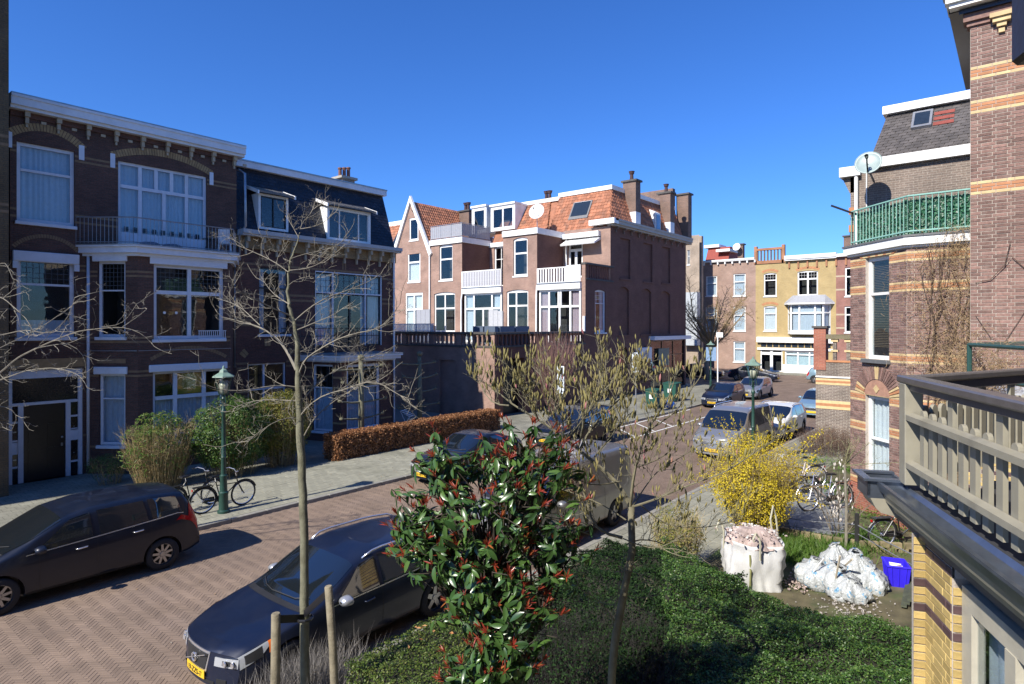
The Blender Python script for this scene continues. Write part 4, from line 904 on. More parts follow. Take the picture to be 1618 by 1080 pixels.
for (l, t, b, r, rows) in ((778, 330, 362, 811, ((1, (1, 1)),)), (748, 332, 366, 766, ((1, (1,)),))):
    fD = FU(UM + .35); a, bb, c, d = W4(fD, l, t, b, r); c = max(c, eave + .2); mb = MB(); q = .18
    fD.box(mb, a - q, a, -2.4, 0, c - q, d + q); fD.box(mb, bb, bb + q, -2.4, 0, c - q, d + q); fD.box(mb, a, bb, -2.4, 0, d, d + q); fD.box(mb, a, bb, -2.4, 0, c - q, c); dm = part('dormer', mb, WHITE, blk)
    window(blk, fD, a, bb, c, d, rows=rows, fw=.1, bar=.14, rec=.05, sill=False, name='dormer_window')
    mb = MB(); fD.box(mb, a - q - .05, bb + q + .05, -2.4, .12, d + q, d + q + .16); part('dormer_roof', mb, WHITE, dm)
# orange box chimneys etc.
def chimney(par, x, y, w_, dpt, z0, z1, mat, pots=1, cap=.12, r=.13, foot=None):
    mb = MB(); mb.box(x - dpt / 2, x + dpt / 2, y - w_ / 2, y + w_ / 2, z0, z1); ch = part('chimney', mb, mat, par)
    mb = MB(); mb.box(x - dpt / 2 - cap, x + dpt / 2 + cap, y - w_ / 2 - cap, y + w_ / 2 + cap, z1, z1 + .14); part('chimney_cap', mb, CAP, ch)
    for k in range(pots):
        yy = y + (k - (pots - 1) / 2) * .34; mb = MB(); mb.lathe((x, yy, z1 + .14), [(.15, 0), (.13, .5), (.19, .52), (.19, .58), (.24, .72), (.001, .76)], 10); part('chimney_pot', mb, plain('sooty_pot', (.06, .03, .03), .8), ch)
    if foot:
        mb = MB(); mb.box(x - dpt / 2 - .015, x + dpt / 2, y - w_ / 2 - .015, y + w_ / 2 + .015, foot[0], foot[1]); part('lead_flashing', mb, BLUEWHITE, ch)
    return ch
CHB = brick('chimney_brick', (.2, .12, .09), (.15, .095, .075), (.22, .18, .15), stain=.3)
# the three tall ones on the street side: (px centre, py top, py foot, py of flashing top)
for (pxl, pxr, pt, v_, fz, pots) in ((988, 1010, 284, 23.0, 1, 1), (1045, 1062, 303, 23.0, 1, 1), (1075.5, 1088, 305, 22.9, 0, 0)):
    ul = onV(pxl, pt, 22.75 + .0)[0]; z1 = onV((pxl + pxr) / 2, pt, v_ - .4)[1]; r0 = onV(pxl, pt, v_ + .4)[0]; r1 = onV(pxr, pt, v_ - .4)[0]
    c_ = chimney(blk, (r0 + r1) / 2, v_ + .05, 1.1, .75, 12.4, z1, CHB, pots=pots, foot=(12.4, 13.9) if fz else None)
chimney(blk, 41.5, onU(866, 320, 41.5)[0], 1.3, .9, 12.4, onU(866, 318, 41.5)[1], CHB, pots=2)
chimney(blk, 41.0, onU(738, 350, 41.0)[0], 1.2, .8, 12.4, onU(738, 335, 41)[1], CHB, pots=2)
mb = MB(); mb.box(51.0, 51.5, 23.5, 30, 15, 17.3); part('party_wall', mb, CHB, blk)
# dormer on the street side
a = onV(1033, 350, 22.9)[0]; b = onV(1041, 350, 22.9)[0]
mb = MB(); mb.prism([(a, 22.75, 12.9), (a, 22.75, 14.4), (a, 24.3, 15.3), (a, 24.3, 12.9)], (b - a, 0, 0)); dm = part('dormer', mb, WHITE, blk)
mb = MB(); mb.box(a + .15, b - .15, 22.71, 22.74, 13.1, 14.25); part('pane', mb, plain('bright_pane', (.15, .25, .4), .1, bump=0), dm)
# street-side wall with blind niches and cornice
zw = 12.35; ni = []
for (l, t, b_, r, ar) in ((980, 375, 439, 996, 0), (1016.6, 383, 444, 1031, 0), (1046, 389, 446, 1059, 0), (977, 452, 529, 994, .25), (1013, 455, 528, 1029, .25), (1042, 459, 527, 1059, .25), (977, 547, 580, 992, .35)):
    x0, x1, z0, z1 = W4(fS, l, t, b_, r); ni.append((x0, x1, z0, z1, ar))
shop = (fS.hit(1028, 540)[0], fS.hit(1082, 540)[0], .1, fS.hit(1028, 538)[1]); ni.append(shop)
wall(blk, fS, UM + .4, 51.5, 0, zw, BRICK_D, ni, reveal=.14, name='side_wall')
bk = MB()
for q in ni[:6]: fS.box(bk, q[0] - .1, q[1] + .1, -.26, -.14, q[2] - .1, q[3] + .1)
part('niche_back', bk, BRICK_D, blk)
for q in ni[:6]: mb = MB(); fS.box(mb, q[0] - .1, q[1] + .1, -.05, .05, q[2] - .12, q[2]); part('niche_sill', mb, BRICK_D, blk)
window(blk, fS, *ni[6][:4], rows=((1, (1,)),), mat=BLACK, fw=.05, sill=False)
window(blk, fS, *shop, rows=((.3, (1, 1, 1)), (.7, (1, 1, 1))), mat=DARKWOOD, fw=.1, bar=.08, sill=False, name='shop_window')
mb = MB(); fS.box(mb, shop[0] - .3, shop[1] + .2, 0, .5, shop[3] + .05, shop[3] + .35); part('shop_awning', mb, BLUEWHITE, blk)
mb = MB(); fS.box(mb, shop[0] + 1.3, shop[0] + 3.2, .01, .08, 2.0, 3.4); part('shop_panel', mb, plain('green_grey_board', (.10, .16, .15), .5), blk)
cornice(blk, fS, UM - .1, 51.9, zw, plain('stone_gutter', (.40, .36, .31), .6, var=.15, scale=2), prof=((0, .12), (.12, .3), (.35, .45), (.5, .5)))
fm_ = FU(UM); mb = MB(); fm_.box(mb, -VS - 1.6, -VS + .5, -.3, .35, zw + .12, zw + .5); part('cornice_return', mb, WHITE, blk)
for k in range(11):
    x = UM + .6 + k * 1.16; mb = MB(); fS.box(mb, x, x + .12, 0, .28, zw - .16, zw); fS.box(mb, x + .02, x + .1, 0, .12, zw - .4, zw - .16); part('cornice_bracket', mb, plain('dull_bracket', (.22, .15, .12), .8), blk)
# rear face at the corner (lit) with french window under an awning
rw_ = Wu(fM, 898, 378, 420, 916); rw_ = (rw_[0], rw_[1] + .25, rw_[2] - .9, rw_[3])
wall(blk, fM, -VA0, -VS, zf + 3, zw, BRICK_M, [rw_]); window(blk, fM, *rw_, rows=((.27, (1,)), (.73, (1, 1))), fw=.14, bar=.2, sill=False)
mb = MB(); fM.box(mb, -VA0 + .1, -VS - .8, -.3, .35, eave - .35, eave); part('roof_fascia', mb, WHITE, blk)
mb = MB(); mb.prism([fM.P(-VA0 + .3, 0, eave - .4), fM.P(-VA0 + .3, .9, eave - .85), fM.P(-VA0 + .3, .85, eave - .95), fM.P(-VA0 + .3, 0, eave - .6)], (0, -(VA0 - VS - 1.1), 0)); part('rolled_awning', mb, WHITE, blk)
mb = MB(); mb.tube([(UM - .15, VA0 - .35, eave - .4), (UM - .15, VA0 - .35, zt_)], .06, 8); part('downpipe', mb, WHITE, blk)
for pxx in (652 / 8.09 + 600, ):
    x = -VB1; mb = MB(); mb.tube([fE.P(x, .1, topB), fE.P(x, .1, zf)], .06, 8); part('downpipe', mb, WHITE, blk)
mb = MB(); x = g0 - .25; mb.tube([fE.P(x, .1, 11), fE.P(x, .1, zf)], .07, 8); part('downpipe', mb, WHITE, blk)
mb = MB(); fE.box(mb, vx(922, UE), vx(925, UE), .0, .12, zf, onU(922, 499, UE)[1]); part('white_pipe_box', mb, WHITE, blk)
wall(blk, fS, UM, UM + .4, zt_ - 1, zw, BRICK_D, name='side_wall')
# things on the terrace
def panelthing(label, l, t, b, r, u, mat, jag=False):
    f = FU(u); a, bb, c, d = W4(f, l, t, b, r); th_ = thing('privacy_screen', label, 'screen', f.P((a + bb) / 2, 0, zf)); n = 3
    for k in range(n): mb = MB(); x0 = a + (bb - a) * k / n; f.box(mb, x0 + .01, x0 + (bb - a) / n - .01, -.04, 0, zf + .05, d + (rnd.uniform(0, .25) if jag else 0)); part('board', mb, mat, th_)
    mb = MB(); f.box(mb, a - .05, a, -.06, .02, zf, d); f.box(mb, bb, bb + .05, -.06, .02, zf, d); part('post', mb, GREYM, th_)
panelthing('flat grey screen on roof terrace, in front of the white doors', 658, 489, 530, 679, UE - 1.5, PANEL)
panelthing('pale grey screen with ragged top on the roof terrace', 772, 492, 515, 794, UE - 2.5, plain('pale_screen', (.42, .43, .45), .7), True)
def fence_white(label, l, r, t, u, mat):
    f = FU(u); a, z1 = f.hit(l, t); b, _ = f.hit(r, t); th_ = thing('terrace_fence', label, 'fence', f.P((a + b) / 2, 0, zf)); mb = MB(); f.box(mb, a, b, -.03, .0, z1 - .05, z1); f.box(mb, a, b, -.03, 0, zc + .02, zc + .06); part('rail', mb, mat, th_)
    x = a; me_ = None
    while x < b:
        M = Matrix.Translation(f.P(x, .01, zf))
        if me_ is None: q = MB(); q.box(-.012, .012, -.035, .035, 0, z1 - zf); fo = q.build('slat', mat, th_, local=True, uv=False); fo.matrix_local = wm(th_).inverted() @ M; me_ = fo.data
        else: inst('slat', me_, th_, M)
        x += .12
fence_white('white slatted fence standing on the left end of the roof terrace', 620, 686, 511, UT + .6, WHITE)
pl = thing('planter', 'row of dark blue planters along the corner of the terrace', 'planter', (UT + 1, 23.2, zf)); BP_ = plain('blue_grey_planter', (.09, .12, .17), .5)
for (x0, x1, y0, y1) in ((UT + .5, UT + .8, 22.9, 23.7), (UT + .5, UT + .8, 23.8, 24.6), (UT + .9, UT + 2.2, 22.85, 23.1), (UT + 2.3, UT + 3.6, 22.85, 23.1)): mb = MB(); mb.box(x0, x1, y0, y1, zf, 5.2); part('box', mb, BP_, pl)
# satellite dishes
def dish(label, loc, face, r, mat, wallp=None, group='satellite dishes'):
    t = thing('satellite_dish', label, 'satellite dish', loc, 0, group); f = Vector(face).normalized(); q = f.to_track_quat('Z', 'Y').to_matrix().to_4x4(); M = Matrix.Translation(loc) @ q
    mb = MB(M); mb.lathe((0, 0, 0), [(.001, -.13 * r), (.3 * r, -.11 * r), (.6 * r, -.06 * r), (.85 * r, 0), (r, .06 * r), (r, .08 * r), (.85 * r, .02 * r), (.6 * r, -.04 * r), (.001, -.11 * r)], 24); mb.build('reflector', mat, t, smooth=True)
    mb = MB(M); mb.tube([(0, -r * .9, .02), (0, -r * .5, r * .6), (0, -.1 * r, r * .95)], .02, 5); mb.build('feed_arm', BLACK, t); mb = MB(M); mb.lathe((0, -.08 * r, r * .9), [(.04, 0), (.05, .12)], 8); mb.build('feed_horn', BLACK, t)
    mb = MB(); p = Vector(loc) - f * .15 * r; w_ = Vector(wallp) if wallp else p - Vector((0, 0, r * 1.3)); mb.tube([p, (p.x, p.y, (p.z + w_.z) / 2), w_], .03, 6); mb.build('mast', GREYM, t)
    return t
uD = UM - 1.2; v_, z_ = onU(848, 334, uD)
dish('large white satellite dish on the flat roof of the corner block', (uD, v_, z_), (-1, -.25, .35), .62, plain('dish_white', (.6, .6, .6), .5), (uD + .1, v_, topA + .42))
# ------------------------------------------------------------------ far row across the side street
UF = 71.8; fF = FU(UF)
PINKB = brick('far_pink_brick', (.36, .24, .19), (.32, .2, .16), (.3, .25, .2), stain=.25); YELB = brick('far_yellow_brick', (.42, .31, .14), (.37, .27, .12), (.4, .32, .18), stain=.15)
LBR = brick('far_light_brick', (.38, .3, .22), (.32, .25, .19), (.35, .3, .25)); REDB = brick('far_red_brick', (.3, .13, .1), (.26, .11, .09), (.3, .22, .18))
REDROOF = plain('red_roof', (.25, .05, .035), .7, var=.2)
fa = thing('pink_brick_house', 'pale pink brick terraced house behind the bare street tree', 'house', (UF, 27, 0), group='houses along the side street')
cr2 = lambda x, y: (1060 + x / 4.0, 350 + y / 4.0)
def FW(x0, y0, x1, y1):
    l, t = cr2(x0, y0); r, b = cr2(x1, y1); return W4(fF, l, t, b, r)
xs0 = fF.hit(1060, 500)[0]; xs1 = fF.hit(1194, 500)[0]; xs2 = fF.hit(1238.5, 500)[0]; xs3 = fF.hit(1321, 500)[0]; xs4 = fF.hit(1360, 500)[0]
zt0 = fF.hit(1150, 413)[1]; zt1 = fF.hit(1215, 416)[1]; zt2 = fF.hit(1280, 410)[1]
ws = [FW(222, 345, 292, 470), FW(395, 330, 472, 470), FW(220, 540, 292, 688), FW(395, 535, 472, 690), FW(395, 755, 470, 885)]
wall(fa, fF, xs0, xs1, 0, zt0, PINKB, ws)
for w_ in ws: window(fa, fF, *w_, rows=((.35, (1,)), (.65, (1,))), fw=.12, bar=.1, curtain=CURT, sill=True)
cornice(fa, fF, fF.hit(1107, 410)[0], xs1 - .05, zt0, WHITE, prof=((0, .1), (.1, .3), (.25, .35)))
for k in range(8): x = fF.hit(1112, 410)[0] + k * .85; mb = MB(); fF.box(mb, x, x + .15, 0, .25, zt0 - .3, zt0); part('cornice_bracket', mb, WHITE, fa)
mb = MB(); mb.box(UF + 1.2, UF + 10, -xs1, -xs0, 0, zt0); part('house_core', mb, PINKB, fa)
mb = MB(); mb.prism([fF.P(fF.hit(1110, 400)[0], -.8, zt0 + .2), fF.P(fF.hit(1147, 400)[0], -.8, zt0 + .2), fF.P(fF.hit(1144, 400)[0], -2, zt0 + 2.0), fF.P(fF.hit(1109, 400)[0], -2, zt0 + 2.0)], (3, 0, 0)); part('red_roof', mb, REDROOF, fa)
mb = MB(); fF.box(mb, fF.hit(1104, 400)[0], fF.hit(1128, 400)[0], -4, -1.6, zt0 + 2.0, zt0 + 2.35); fF.box(mb, fF.hit(1128, 400)[0], fF.hit(1150, 400)[0], -4, -.6, zt0 + 1.3, zt0 + 1.6); part('dormer_trim', mb, WHITE, fa)
ck = chimney(fa, UF + 1.5, -fF.hit(1164, 400)[0], .6, .6, zt0, zt0 + 2.0, CHB, pots=0)
dish('white satellite dish above the pink brick house, far away', (UF + .6, -fF.hit(1161, 389)[0], fF.hit(1161, 389)[1]), (-1, .1, .3), .45, WHITE, (UF + 1.3, -fF.hit(1164, 389)[0], zt0 + .9))
fb = thing('narrow_yellow_house', 'narrow yellow brick bay with roof balustrade between its neighbours', 'house', (UF, 24, 0), group='houses along the side street')
wy = [FW(587, 325, 668, 472), FW(587, 532, 668, 690)]; sh1 = FW(565, 805, 705, 960); sh1 = (sh1[0], sh1[1], .15, sh1[3])
wall(fb, fF, xs1, xs2, 0, zt1, YELB, [H_(wy[0]), H_(wy[1]), sh1])
window(fb, fF, *wy[0], rows=((.28, (1,)), (.72, (1,))), fw=.12, bar=.1, arch=.06, lead={0: .3}); window(fb, fF, *wy[1], rows=((.28, (1,)), (.72, (1,))), fw=.12, bar=.1, arch=.06, curtain=CURTW)
window(fb, fF, *sh1, rows=((.15, (1, 1)), (.85, (1, 1))), fw=.12, bar=.3, sill=False, curtain=None, name='shop_entrance')
for k in range(9): x = xs1 + .15 + k * .36; mb = MB(); fF.box(mb, x, x + .12, -.2, 0, zt1 + .35, zt1 + 1.5); part('baluster', mb, CHB, fb)
mb = MB(); fF.box(mb, xs1, xs2, -.25, .08, zt1 + 1.5, zt1 + 1.75); fF.box(mb, xs1, xs2, -.25, .1, zt1, zt1 + .35); fF.box(mb, xs1 - .15, xs1 + .15, -.3, .1, zt1, zt1 + 2.0); fF.box(mb, xs2 - .2, xs2 + .1, -.3, .1, zt1, zt1 + 2.0); part('roof_balustrade', mb, brick('orange_trim_brick', (.4, .18, .08), (.35, .15, .07), (.3, .2, .15)), fb)
mb = MB(); mb.box(UF + 1.2, UF + 10, -xs2, -xs1, 0, zt1); part('house_core', mb, YELB, fb)
fc = thing('yellow_house', 'bright yellow brick house with white bay window over a garage', 'house', (UF, 20, 0), group='houses along the side street')
wz = FW(800, 312, 930, 468); gs = FW(720, 815, 1010, 960); gs = (gs[0], fF.hit(1300, 500)[0], .15, gs[3])
by = FW(740, 525, 1010, 695)
wall(fc, fF, xs2, xs3, 0, zt2, YELB, [H_(wz), (by[0] + .4, by[1] - .4, by[2], by[3]), gs])
window(fc, fF, *wz, rows=((.3, (1, 1)), (.7, (1, 1))), fw=.14, bar=.16, arch=.04, lead={0: .3})
wg = window(fc, fF, *gs, rows=((.12, (1, 1, 1)), (.88, (1, 1, 1))), fw=.14, bar=.14, sill=False, name='garage_window', curtain=plain('frosted', (.6, .7, .7), .6))
mb = MB(); fF.box(mb, xs1 + .2, xs3 - .1, 0, .35, gs[3] + .9, gs[3] + 1.5); fF.box(mb, xs1 + .2, xs3 - .1, 0, .12, gs[3] + .05, gs[3] + .3); part('shop_fascia', mb, WHITE, fc)
for k in range(11): x = xs1 + .6 + k * (xs3 - xs1 - 1) / 11; mb = MB(); fF.box(mb, x, x + .55, -.05, .03, gs[3] + .38, gs[3] + .8); part('fanlight', mb, MAT['dark_pane'], fc)
mb = MB(); fF.box(mb, gs[0] - .2, gs[1] + .2, -.02, .08, .12, 1.0); part('garage_base', mb, WHITE, fc)
p_ = .85
mb = MB(); q = [fF.P(by[0], 0, by[2] - .25), fF.P(by[0] + .5, p_, by[2] - .25), fF.P(by[1] - .5, p_, by[2] - .25), fF.P(by[1], 0, by[2] - .25)]; mb.prism(q, (0, 0, .3)); bo = part('bay_base', mb, WHITE, fc)
fB = FU(UF - p_); window(fc, fB, by[0] + .5, by[1] - .5, by[2] + .05, by[3], rows=((.3, (1, 2, .9)), (.7, (1, 2, .9))), fw=.12, bar=.18, curtain=CURT, sill=False, rec=.02, name='bay_window')
for (A, B) in ((fF.P(by[0], 0, 0), fF.P(by[0] + .5, p_, 0)), (fF.P(by[1] - .5, p_, 0), fF.P(by[1], 0, 0))):
    fx = Fr(A[:2], (B[0] - A[0], B[1] - A[1])); window(fc, fx, 0, math.hypot(B[0] - A[0], B[1] - A[1]), by[2] + .05, by[3], rows=((.3, (1,)), (.7, (1,))), fw=.12, bar=.12, curtain=CURT, sill=False, rec=.02, name='bay_window')
mb = MB(); e = .4; zz = by[3]
V = [fF.P(by[0] - e, 0, zz), fF.P(by[0] + .3, p_ + e, zz), fF.P(by[1] - .3, p_ + e, zz), fF.P(by[1] + e, 0, zz)]; mb.prism(V, (0, 0, .16)); part('bay_eave', mb, WHITE, fc)
V2 = [fF.P(by[0] + .5, 0, zz + 1.0), fF.P(by[0] + .9, .1, zz + 1.0), fF.P(by[1] - .9, .1, zz + 1.0), fF.P(by[1] - .5, 0, zz + 1.0)]
V = [(x, y, z + .17) for x, y, z in V]; mb = MB(); mb.add(V + V2, [(0, 1, 5, 4), (1, 2, 6, 5), (2, 3, 7, 6), (4, 5, 6, 7)]); part('bay_roof', mb, plain('grey_roof_felt', (.3, .31, .33), .7, var=.2), fc)
cornice(fc, fF, xs2 + .15, xs3 + .1, zt2, WHITE, prof=((0, .15), (.15, .35), (.45, .45), (.55, .5)))
for k in range(8): x = xs2 + .5 + k * .93; mb = MB(); fF.box(mb, x, x + .16, 0, .15, zt2 - .8, zt2); part('cornice_bracket', mb, MAT['orange_trim_brick'], fc)
for (w_) in (wz, wy[0], wy[1]): archband(fc if w_ is wz else fb, fF, w_[0] - .1, w_[1] + .1, w_[3] - .02, .22, .25, MAT['orange_band_brick'], n=12)
mb = MB(); mb.box(UF + 1.2, UF + 10, -xs3, -xs2, 0, zt2); part('house_core', mb, YELB, fc)
chimney(fc, UF + 4, -fF.hit(1335, 400)[0], 1.6, 1.0, zt2 - 1, fF.hit(1322, 380)[1] + .8, CHB, pots=2)
fd_ = thing('striped_brick_house', 'red brick house with white stripes, right of the yellow one', 'house', (UF, 15, 0), group='houses along the side street')
wq = [FW(1100, 290, 1125, 472), FW(1098, 535, 1125, 700)]; wq = [(a, a + 1.6, c, d) for a, b, c, d in wq]
wall(fd_, fF, xs3, xs4 + 12, 0, zt2 + .1, REDB, wq)
for w_ in wq: window(fd_, fF, *w_, rows=((.3, (1, 1)), (.7, (1, 1))), fw=.14, bar=.12)
for zz in (zt2 - 2.0, zt2 - 3.4, zt2 - 6.0, zt2 - 7.4, zt2 - 8.5): bands(fd_, fF, xs3, xs4 + 12, zz, .16, CREAM, wq)
cornice(fd_, fF, xs3 + .1, xs4 + 12, zt2 + .1, WHITE, prof=((0, .15), (.3, .4)))
mb = MB(); mb.box(UF + 1.2, UF + 10, -xs4 - 12, -xs3, 0, zt2); part('house_core', mb, REDB, fd_)
# row continuing beyond the crossing on the left
fe = thing('stone_front_house', 'light brick house with grey bay, beyond the corner block', 'house', (57, 27, 0), group='houses along the side street')
ue = 59.5; fX = FU(ue + 9); a = fX.hit(1084, 500)[0] - 3; b = fX.hit(1105, 500)[0]
wl = W4(fX, 1086, 395, 418, 1090); w2_ = W4(fX, 1085, 468, 520, 1093)
wall(fe, fX, a, b, 0, fX.hit(1090, 372)[1], LBR, [wl, w2_]); window(fe, fX, *wl, rows=((.4, (1,)), (.6, (1,)))); window(fe, fX, *w2_, rows=((.3, (1,)), (.7, (1,))), curtain=CURT)
mb = MB(); fX.box(mb, fX.hit(1084, 500)[0], b + .1, 0, .9, fX.hit(1090, 545)[1], fX.hit(1090, 462)[1]); part('grey_bay', mb, plain('bay_grey', (.4, .43, .45), .6), fe)
mb = MB(); mb.box(ue + 9.9, ue + 10.4, -b + .1, -a + 6, 0, fX.hit(1090, 372)[1]); part('house_core', mb, LBR, fe)
# ------------------------------------------------------------------ right side: neighbours with laid brickwork
BRM = {'b': BRKIND, 'y': YEL, 'o': ORANGE, 'g': YBRICK, 'p': PURPLE}
def brickwork(par, fr, x0, x1, z0, z1, holes=(), rowmat=None, top=280, mortar=MORTAR, L=.215, ch=.0625, joint=.009, jit=.0025, proud=.008, first_rows_front=True, near=None, base='b'):
    """wall of single bricks: a mortar backing, the bricks largest in view as objects, the rest joined"""
    wall(par, fr, x0, x1, z0, z1, mortar, holes, name='mortar_bed', reveal=.12)
    rows = int((z1 - z0) / ch); items = []
    for r_ in range(rows):
        za, zb = z0 + r_ * ch + joint / 2, z0 + (r_ + 1) * ch - joint / 2; key = rowmat(z0 + (r_ + .5) * ch) if rowmat else base
        x = x0 - (0 if r_ % 2 else L * .25) ; i = 0
        while x < x1:
            # cross bond: a course of stretchers, then a course of headers and stretchers mixed
            l = L if r_ % 2 == 0 else (L if i % 3 else L / 2)
            segs = [(max(x, x0), min(x + l, x1))]
            for h in holes:
                if h[2] < zb - .01 and h[3] > za + .01:
                    ns = []
                    for a, b in segs:
                        if h[1] <= a or h[0] >= b: ns.append((a, b)); continue
                        if h[0] > a: ns.append((a, h[0]))
                        if h[1] < b: ns.append((h[1], b))
                    segs = ns
            for a, b in segs:
                a, b = a + joint / 2, b - joint / 2
                if b - a > .015:
                    c = fr.P((a + b) / 2, 0, (za + zb) / 2); pr = proj(c)
                    if pr and -30 < pr[0] < 1650 and -30 < pr[1] < 1110: items.append((pr[2], a, b, za, zb, key))
            x += l; i += 1
    items.sort(key=lambda t: t[0]); groups = {}; cache = {}
    for i, (d, a, b, za, zb, key) in enumerate(items):
        y1 = proud + rnd.uniform(-jit, jit)
        if i < top:
            w_ = round(b - a, 2)
            if (w_, key) not in cache:
                hx, hz, e = w_ / 2, (zb - za) / 2, .003
                V = [(-hx, -.012, -hz), (hx, -.012, -hz), (hx, -.012, hz), (-hx, -.012, hz), (-hx, -e, -hz), (hx, -e, -hz), (hx, -e, hz), (-hx, -e, hz), (-hx + e, 0, -hz + e), (hx - e, 0, -hz + e), (hx - e, 0, hz - e), (-hx + e, 0, hz - e)]
                Fc = [(0, 1, 5, 4), (1, 2, 6, 5), (2, 3, 7, 6), (3, 0, 4, 7), (4, 5, 9, 8), (5, 6, 10, 9), (6, 7, 11, 10), (7, 4, 8, 11), (8, 9, 10, 11)]
                me = bpy.data.meshes.new('brick'); me.from_pydata([(x_, y_, z_) for x_, y_, z_ in V], [], Fc); me.materials.append(BRM[key]); cache[(w_, key)] = me
            p = fr.P((a + b) / 2, y1, (za + zb) / 2); t, n = fr.t, fr.n
            M = Matrix(((t.x, n.x, 0, p[0]), (t.y, n.y, 0, p[1]), (0, 0, 1, p[2]), (0, 0, 0, 1)))
            inst('brick', cache[(w_, key)], par, M)
        else: groups.setdefault(key, []).append((a, b, za, zb, y1))
    for key, L_ in groups.items():
        V = []; Fc = []
        for (a, b, za, zb, y1) in L_:
            k = len(V); e = .003
            V += [fr.P(x, y, z) for x, y, z in ((a, 0, za), (b, 0, za), (b, 0, zb), (a, 0, zb), (a + e, y1, za + e), (b - e, y1, za + e), (b - e, y1, zb - e), (a + e, y1, zb - e))]
            Fc += [(k, k+1, k+5, k+4), (k+1, k+2, k+6, k+5), (k+2, k+3, k+7, k+6), (k+3, k, k+4, k+7), (k+4, k+5, k+6, k+7)]
        tag(fast_mesh('brick_courses', np.array(V), np.array(Fc), BRM[key], par), kind='stuff')
def bandrows(zs, ch=.0625):
    def f(z):
        for zt in zs:
            d = zt - z
            if 0 <= d < ch * 4: return 'y' if d < ch or d >= ch * 3 else 'o'
        return 'b'
    return f
# house with the satellite dish and the canted bay
rb_ = thing('bay_house', 'brick house on the right with striped canted bay and green roof-balcony railing', 'house', (20, 2, 0), group='houses on our side')
Lp2, Cp = Vector((19.80, 3.72)), Vector((18.25, 2.17))
f1 = Fr(Lp2, Cp - Lp2); L1 = (Cp - Lp2).length; f2 = Fr(Cp, (0, -1)); fW2 = FU(19.8)
ua = W4(f1, 1368, 408, 566, 1405); la = W4(f1, 1367.8, 623, 770, 1405)
BZ = (7.10, 6.29, 4.50, 3.39, 2.56, 1.0)
H1s = [ua, la]
brickwork(rb_, f1, 0, L1, .82, 7.16, H1s, bandrows(BZ), top=170)
brickwork(rb_, f2, 0, 2.6, .82, 7.16, (), bandrows(BZ), top=120)
mb = MB(); f1.box(mb, -.03, L1 + .02, -.2, .05, 0, .8); part('plinth', mb, BRICK_RED, rb_); mb = MB(); f2.box(mb, -.02, 2.6, -.2, .05, 0, .8); part('plinth', mb, BRICK_RED, rb_)
window(rb_, f1, *ua, rows=((.35, (1,)), (.65, (1,))), fw=.10, bar=.07, sill=True, sillmat=STONE, blind=(.12, plain('wood_slat_blind', (.3, .2, .1), .6)), sdepth=.12)
window(rb_, f1, *la, rows=((.45, (1,)), (.55, (1,))), fw=.10, bar=.06, sill=True, sillmat=STONE, curtain=CURTW, sdepth=.12)
hx = (la[1] - la[0]) / 2
mb = MB(); cx_ = (la[0] + la[1]) / 2; n = 16
V = [f1.P(cx_ + (hx + .03) * math.cos(math.pi * k / n), .012, la[3] + .02 + .42 * math.sin(math.pi * k / n)) for k in range(n + 1)]; mb.add(V, [tuple(range(n + 1))]); part('arch_panel', mb, plain('terracotta_panel', (.36, .2, .14), .8, var=.2), rb_)
mb = MB(); mb.add([f1.P(cx_ + dx, .03, la[3] + .2 + dz) for dx, dz in ((-.12, 0), (0, -.12), (.12, 0), (0, .12))], [(0, 1, 2, 3)]); part('diamond_ornament', mb, YEL, rb_)
archband(rb_, f1, la[0] - .06, la[1] + .06, la[3] + .02, .44, .36, BRKIND, n=26, keys={0: YEL, 1: ORANGE, 2: YEL, 12: YEL, 13: YEL, 23: YEL, 24: ORANGE, 25: YEL}, proud=.025)
for k in range(13):
    x = ua[0] - .18 + k * (ua[1] - ua[0] + .36) / 13; mb = MB(); s_ = (k - 6) * .012
    mb.prism([f1.P(x + .005, -.02, ua[3] + .01), f1.P(x + .105, -.02, ua[3] + .01), f1.P(x + .105 + s_, -.02, 7.12), f1.P(x + .005 + s_, -.02, 7.12)], tuple(Vector(f1.P(0, .045, 0)) - Vector(f1.P(0, 0, 0)))); part('arch_brick', mb, ORANGE if k % 3 == 0 else YEL, rb_)
def bayring(o_, z): 
    k = o_ * .414
    return [(19.8, 3.72 + o_ * 1.3, z), (18.25 - o_, 2.17 + k, z), (18.25 - o_, -1.2, z), (19.8, -1.2, z)]
mb = MB(); mb.prism(bayring(.06, 7.16), (0, 0, .06)); mb.prism(bayring(.14, 7.22), (0, 0, .2)); part('bay_cornice', mb, WHITE, rb_)
mb = MB(); mb.prism(bayring(.17, 7.42), (0, 0, .05)); part('bay_roof', mb, STONE, rb_)
GREENR = plain('mint_rail_paint', (.22, .42, .36), .4, var=.1); GREENC = plain('green_cloth_screen', (.03, .12, .085), .8, var=.3)
Rr = [(19.7, 3.68, 0), (18.2, 2.15, 0), (18.2, -1.2, 0)]
mb = MB()
for p, q in zip(Rr[:-1], Rr[1:]):
    for zz in (7.56, 8.44): mb.tube([Vector(p) + Vector((0, 0, zz)), Vector(q) + Vector((0, 0, zz))], .025, 6)
gr = part('green_railing', mb, GREENR, rb_, uv=False); me_ = None
for p, q in zip(Rr[:-1], Rr[1:]):
    p, q = Vector(p), Vector(q); n = int((q - p).length / .125)
    for k in range(n + 1):
        M = Matrix.Translation(p.lerp(q, k / n) + Vector((0, 0, 7.5)))
        if me_ is None: s_ = MB(); s_.tube([(0, 0, 0), (0, 0, .93)], .011, 6); o = s_.build('baluster', GREENR, gr, local=True, uv=False); o.matrix_local = M; o.matrix_local = wm(gr).inverted() @ M; me_ = o.data
        else: inst('baluster', me_, gr, M)
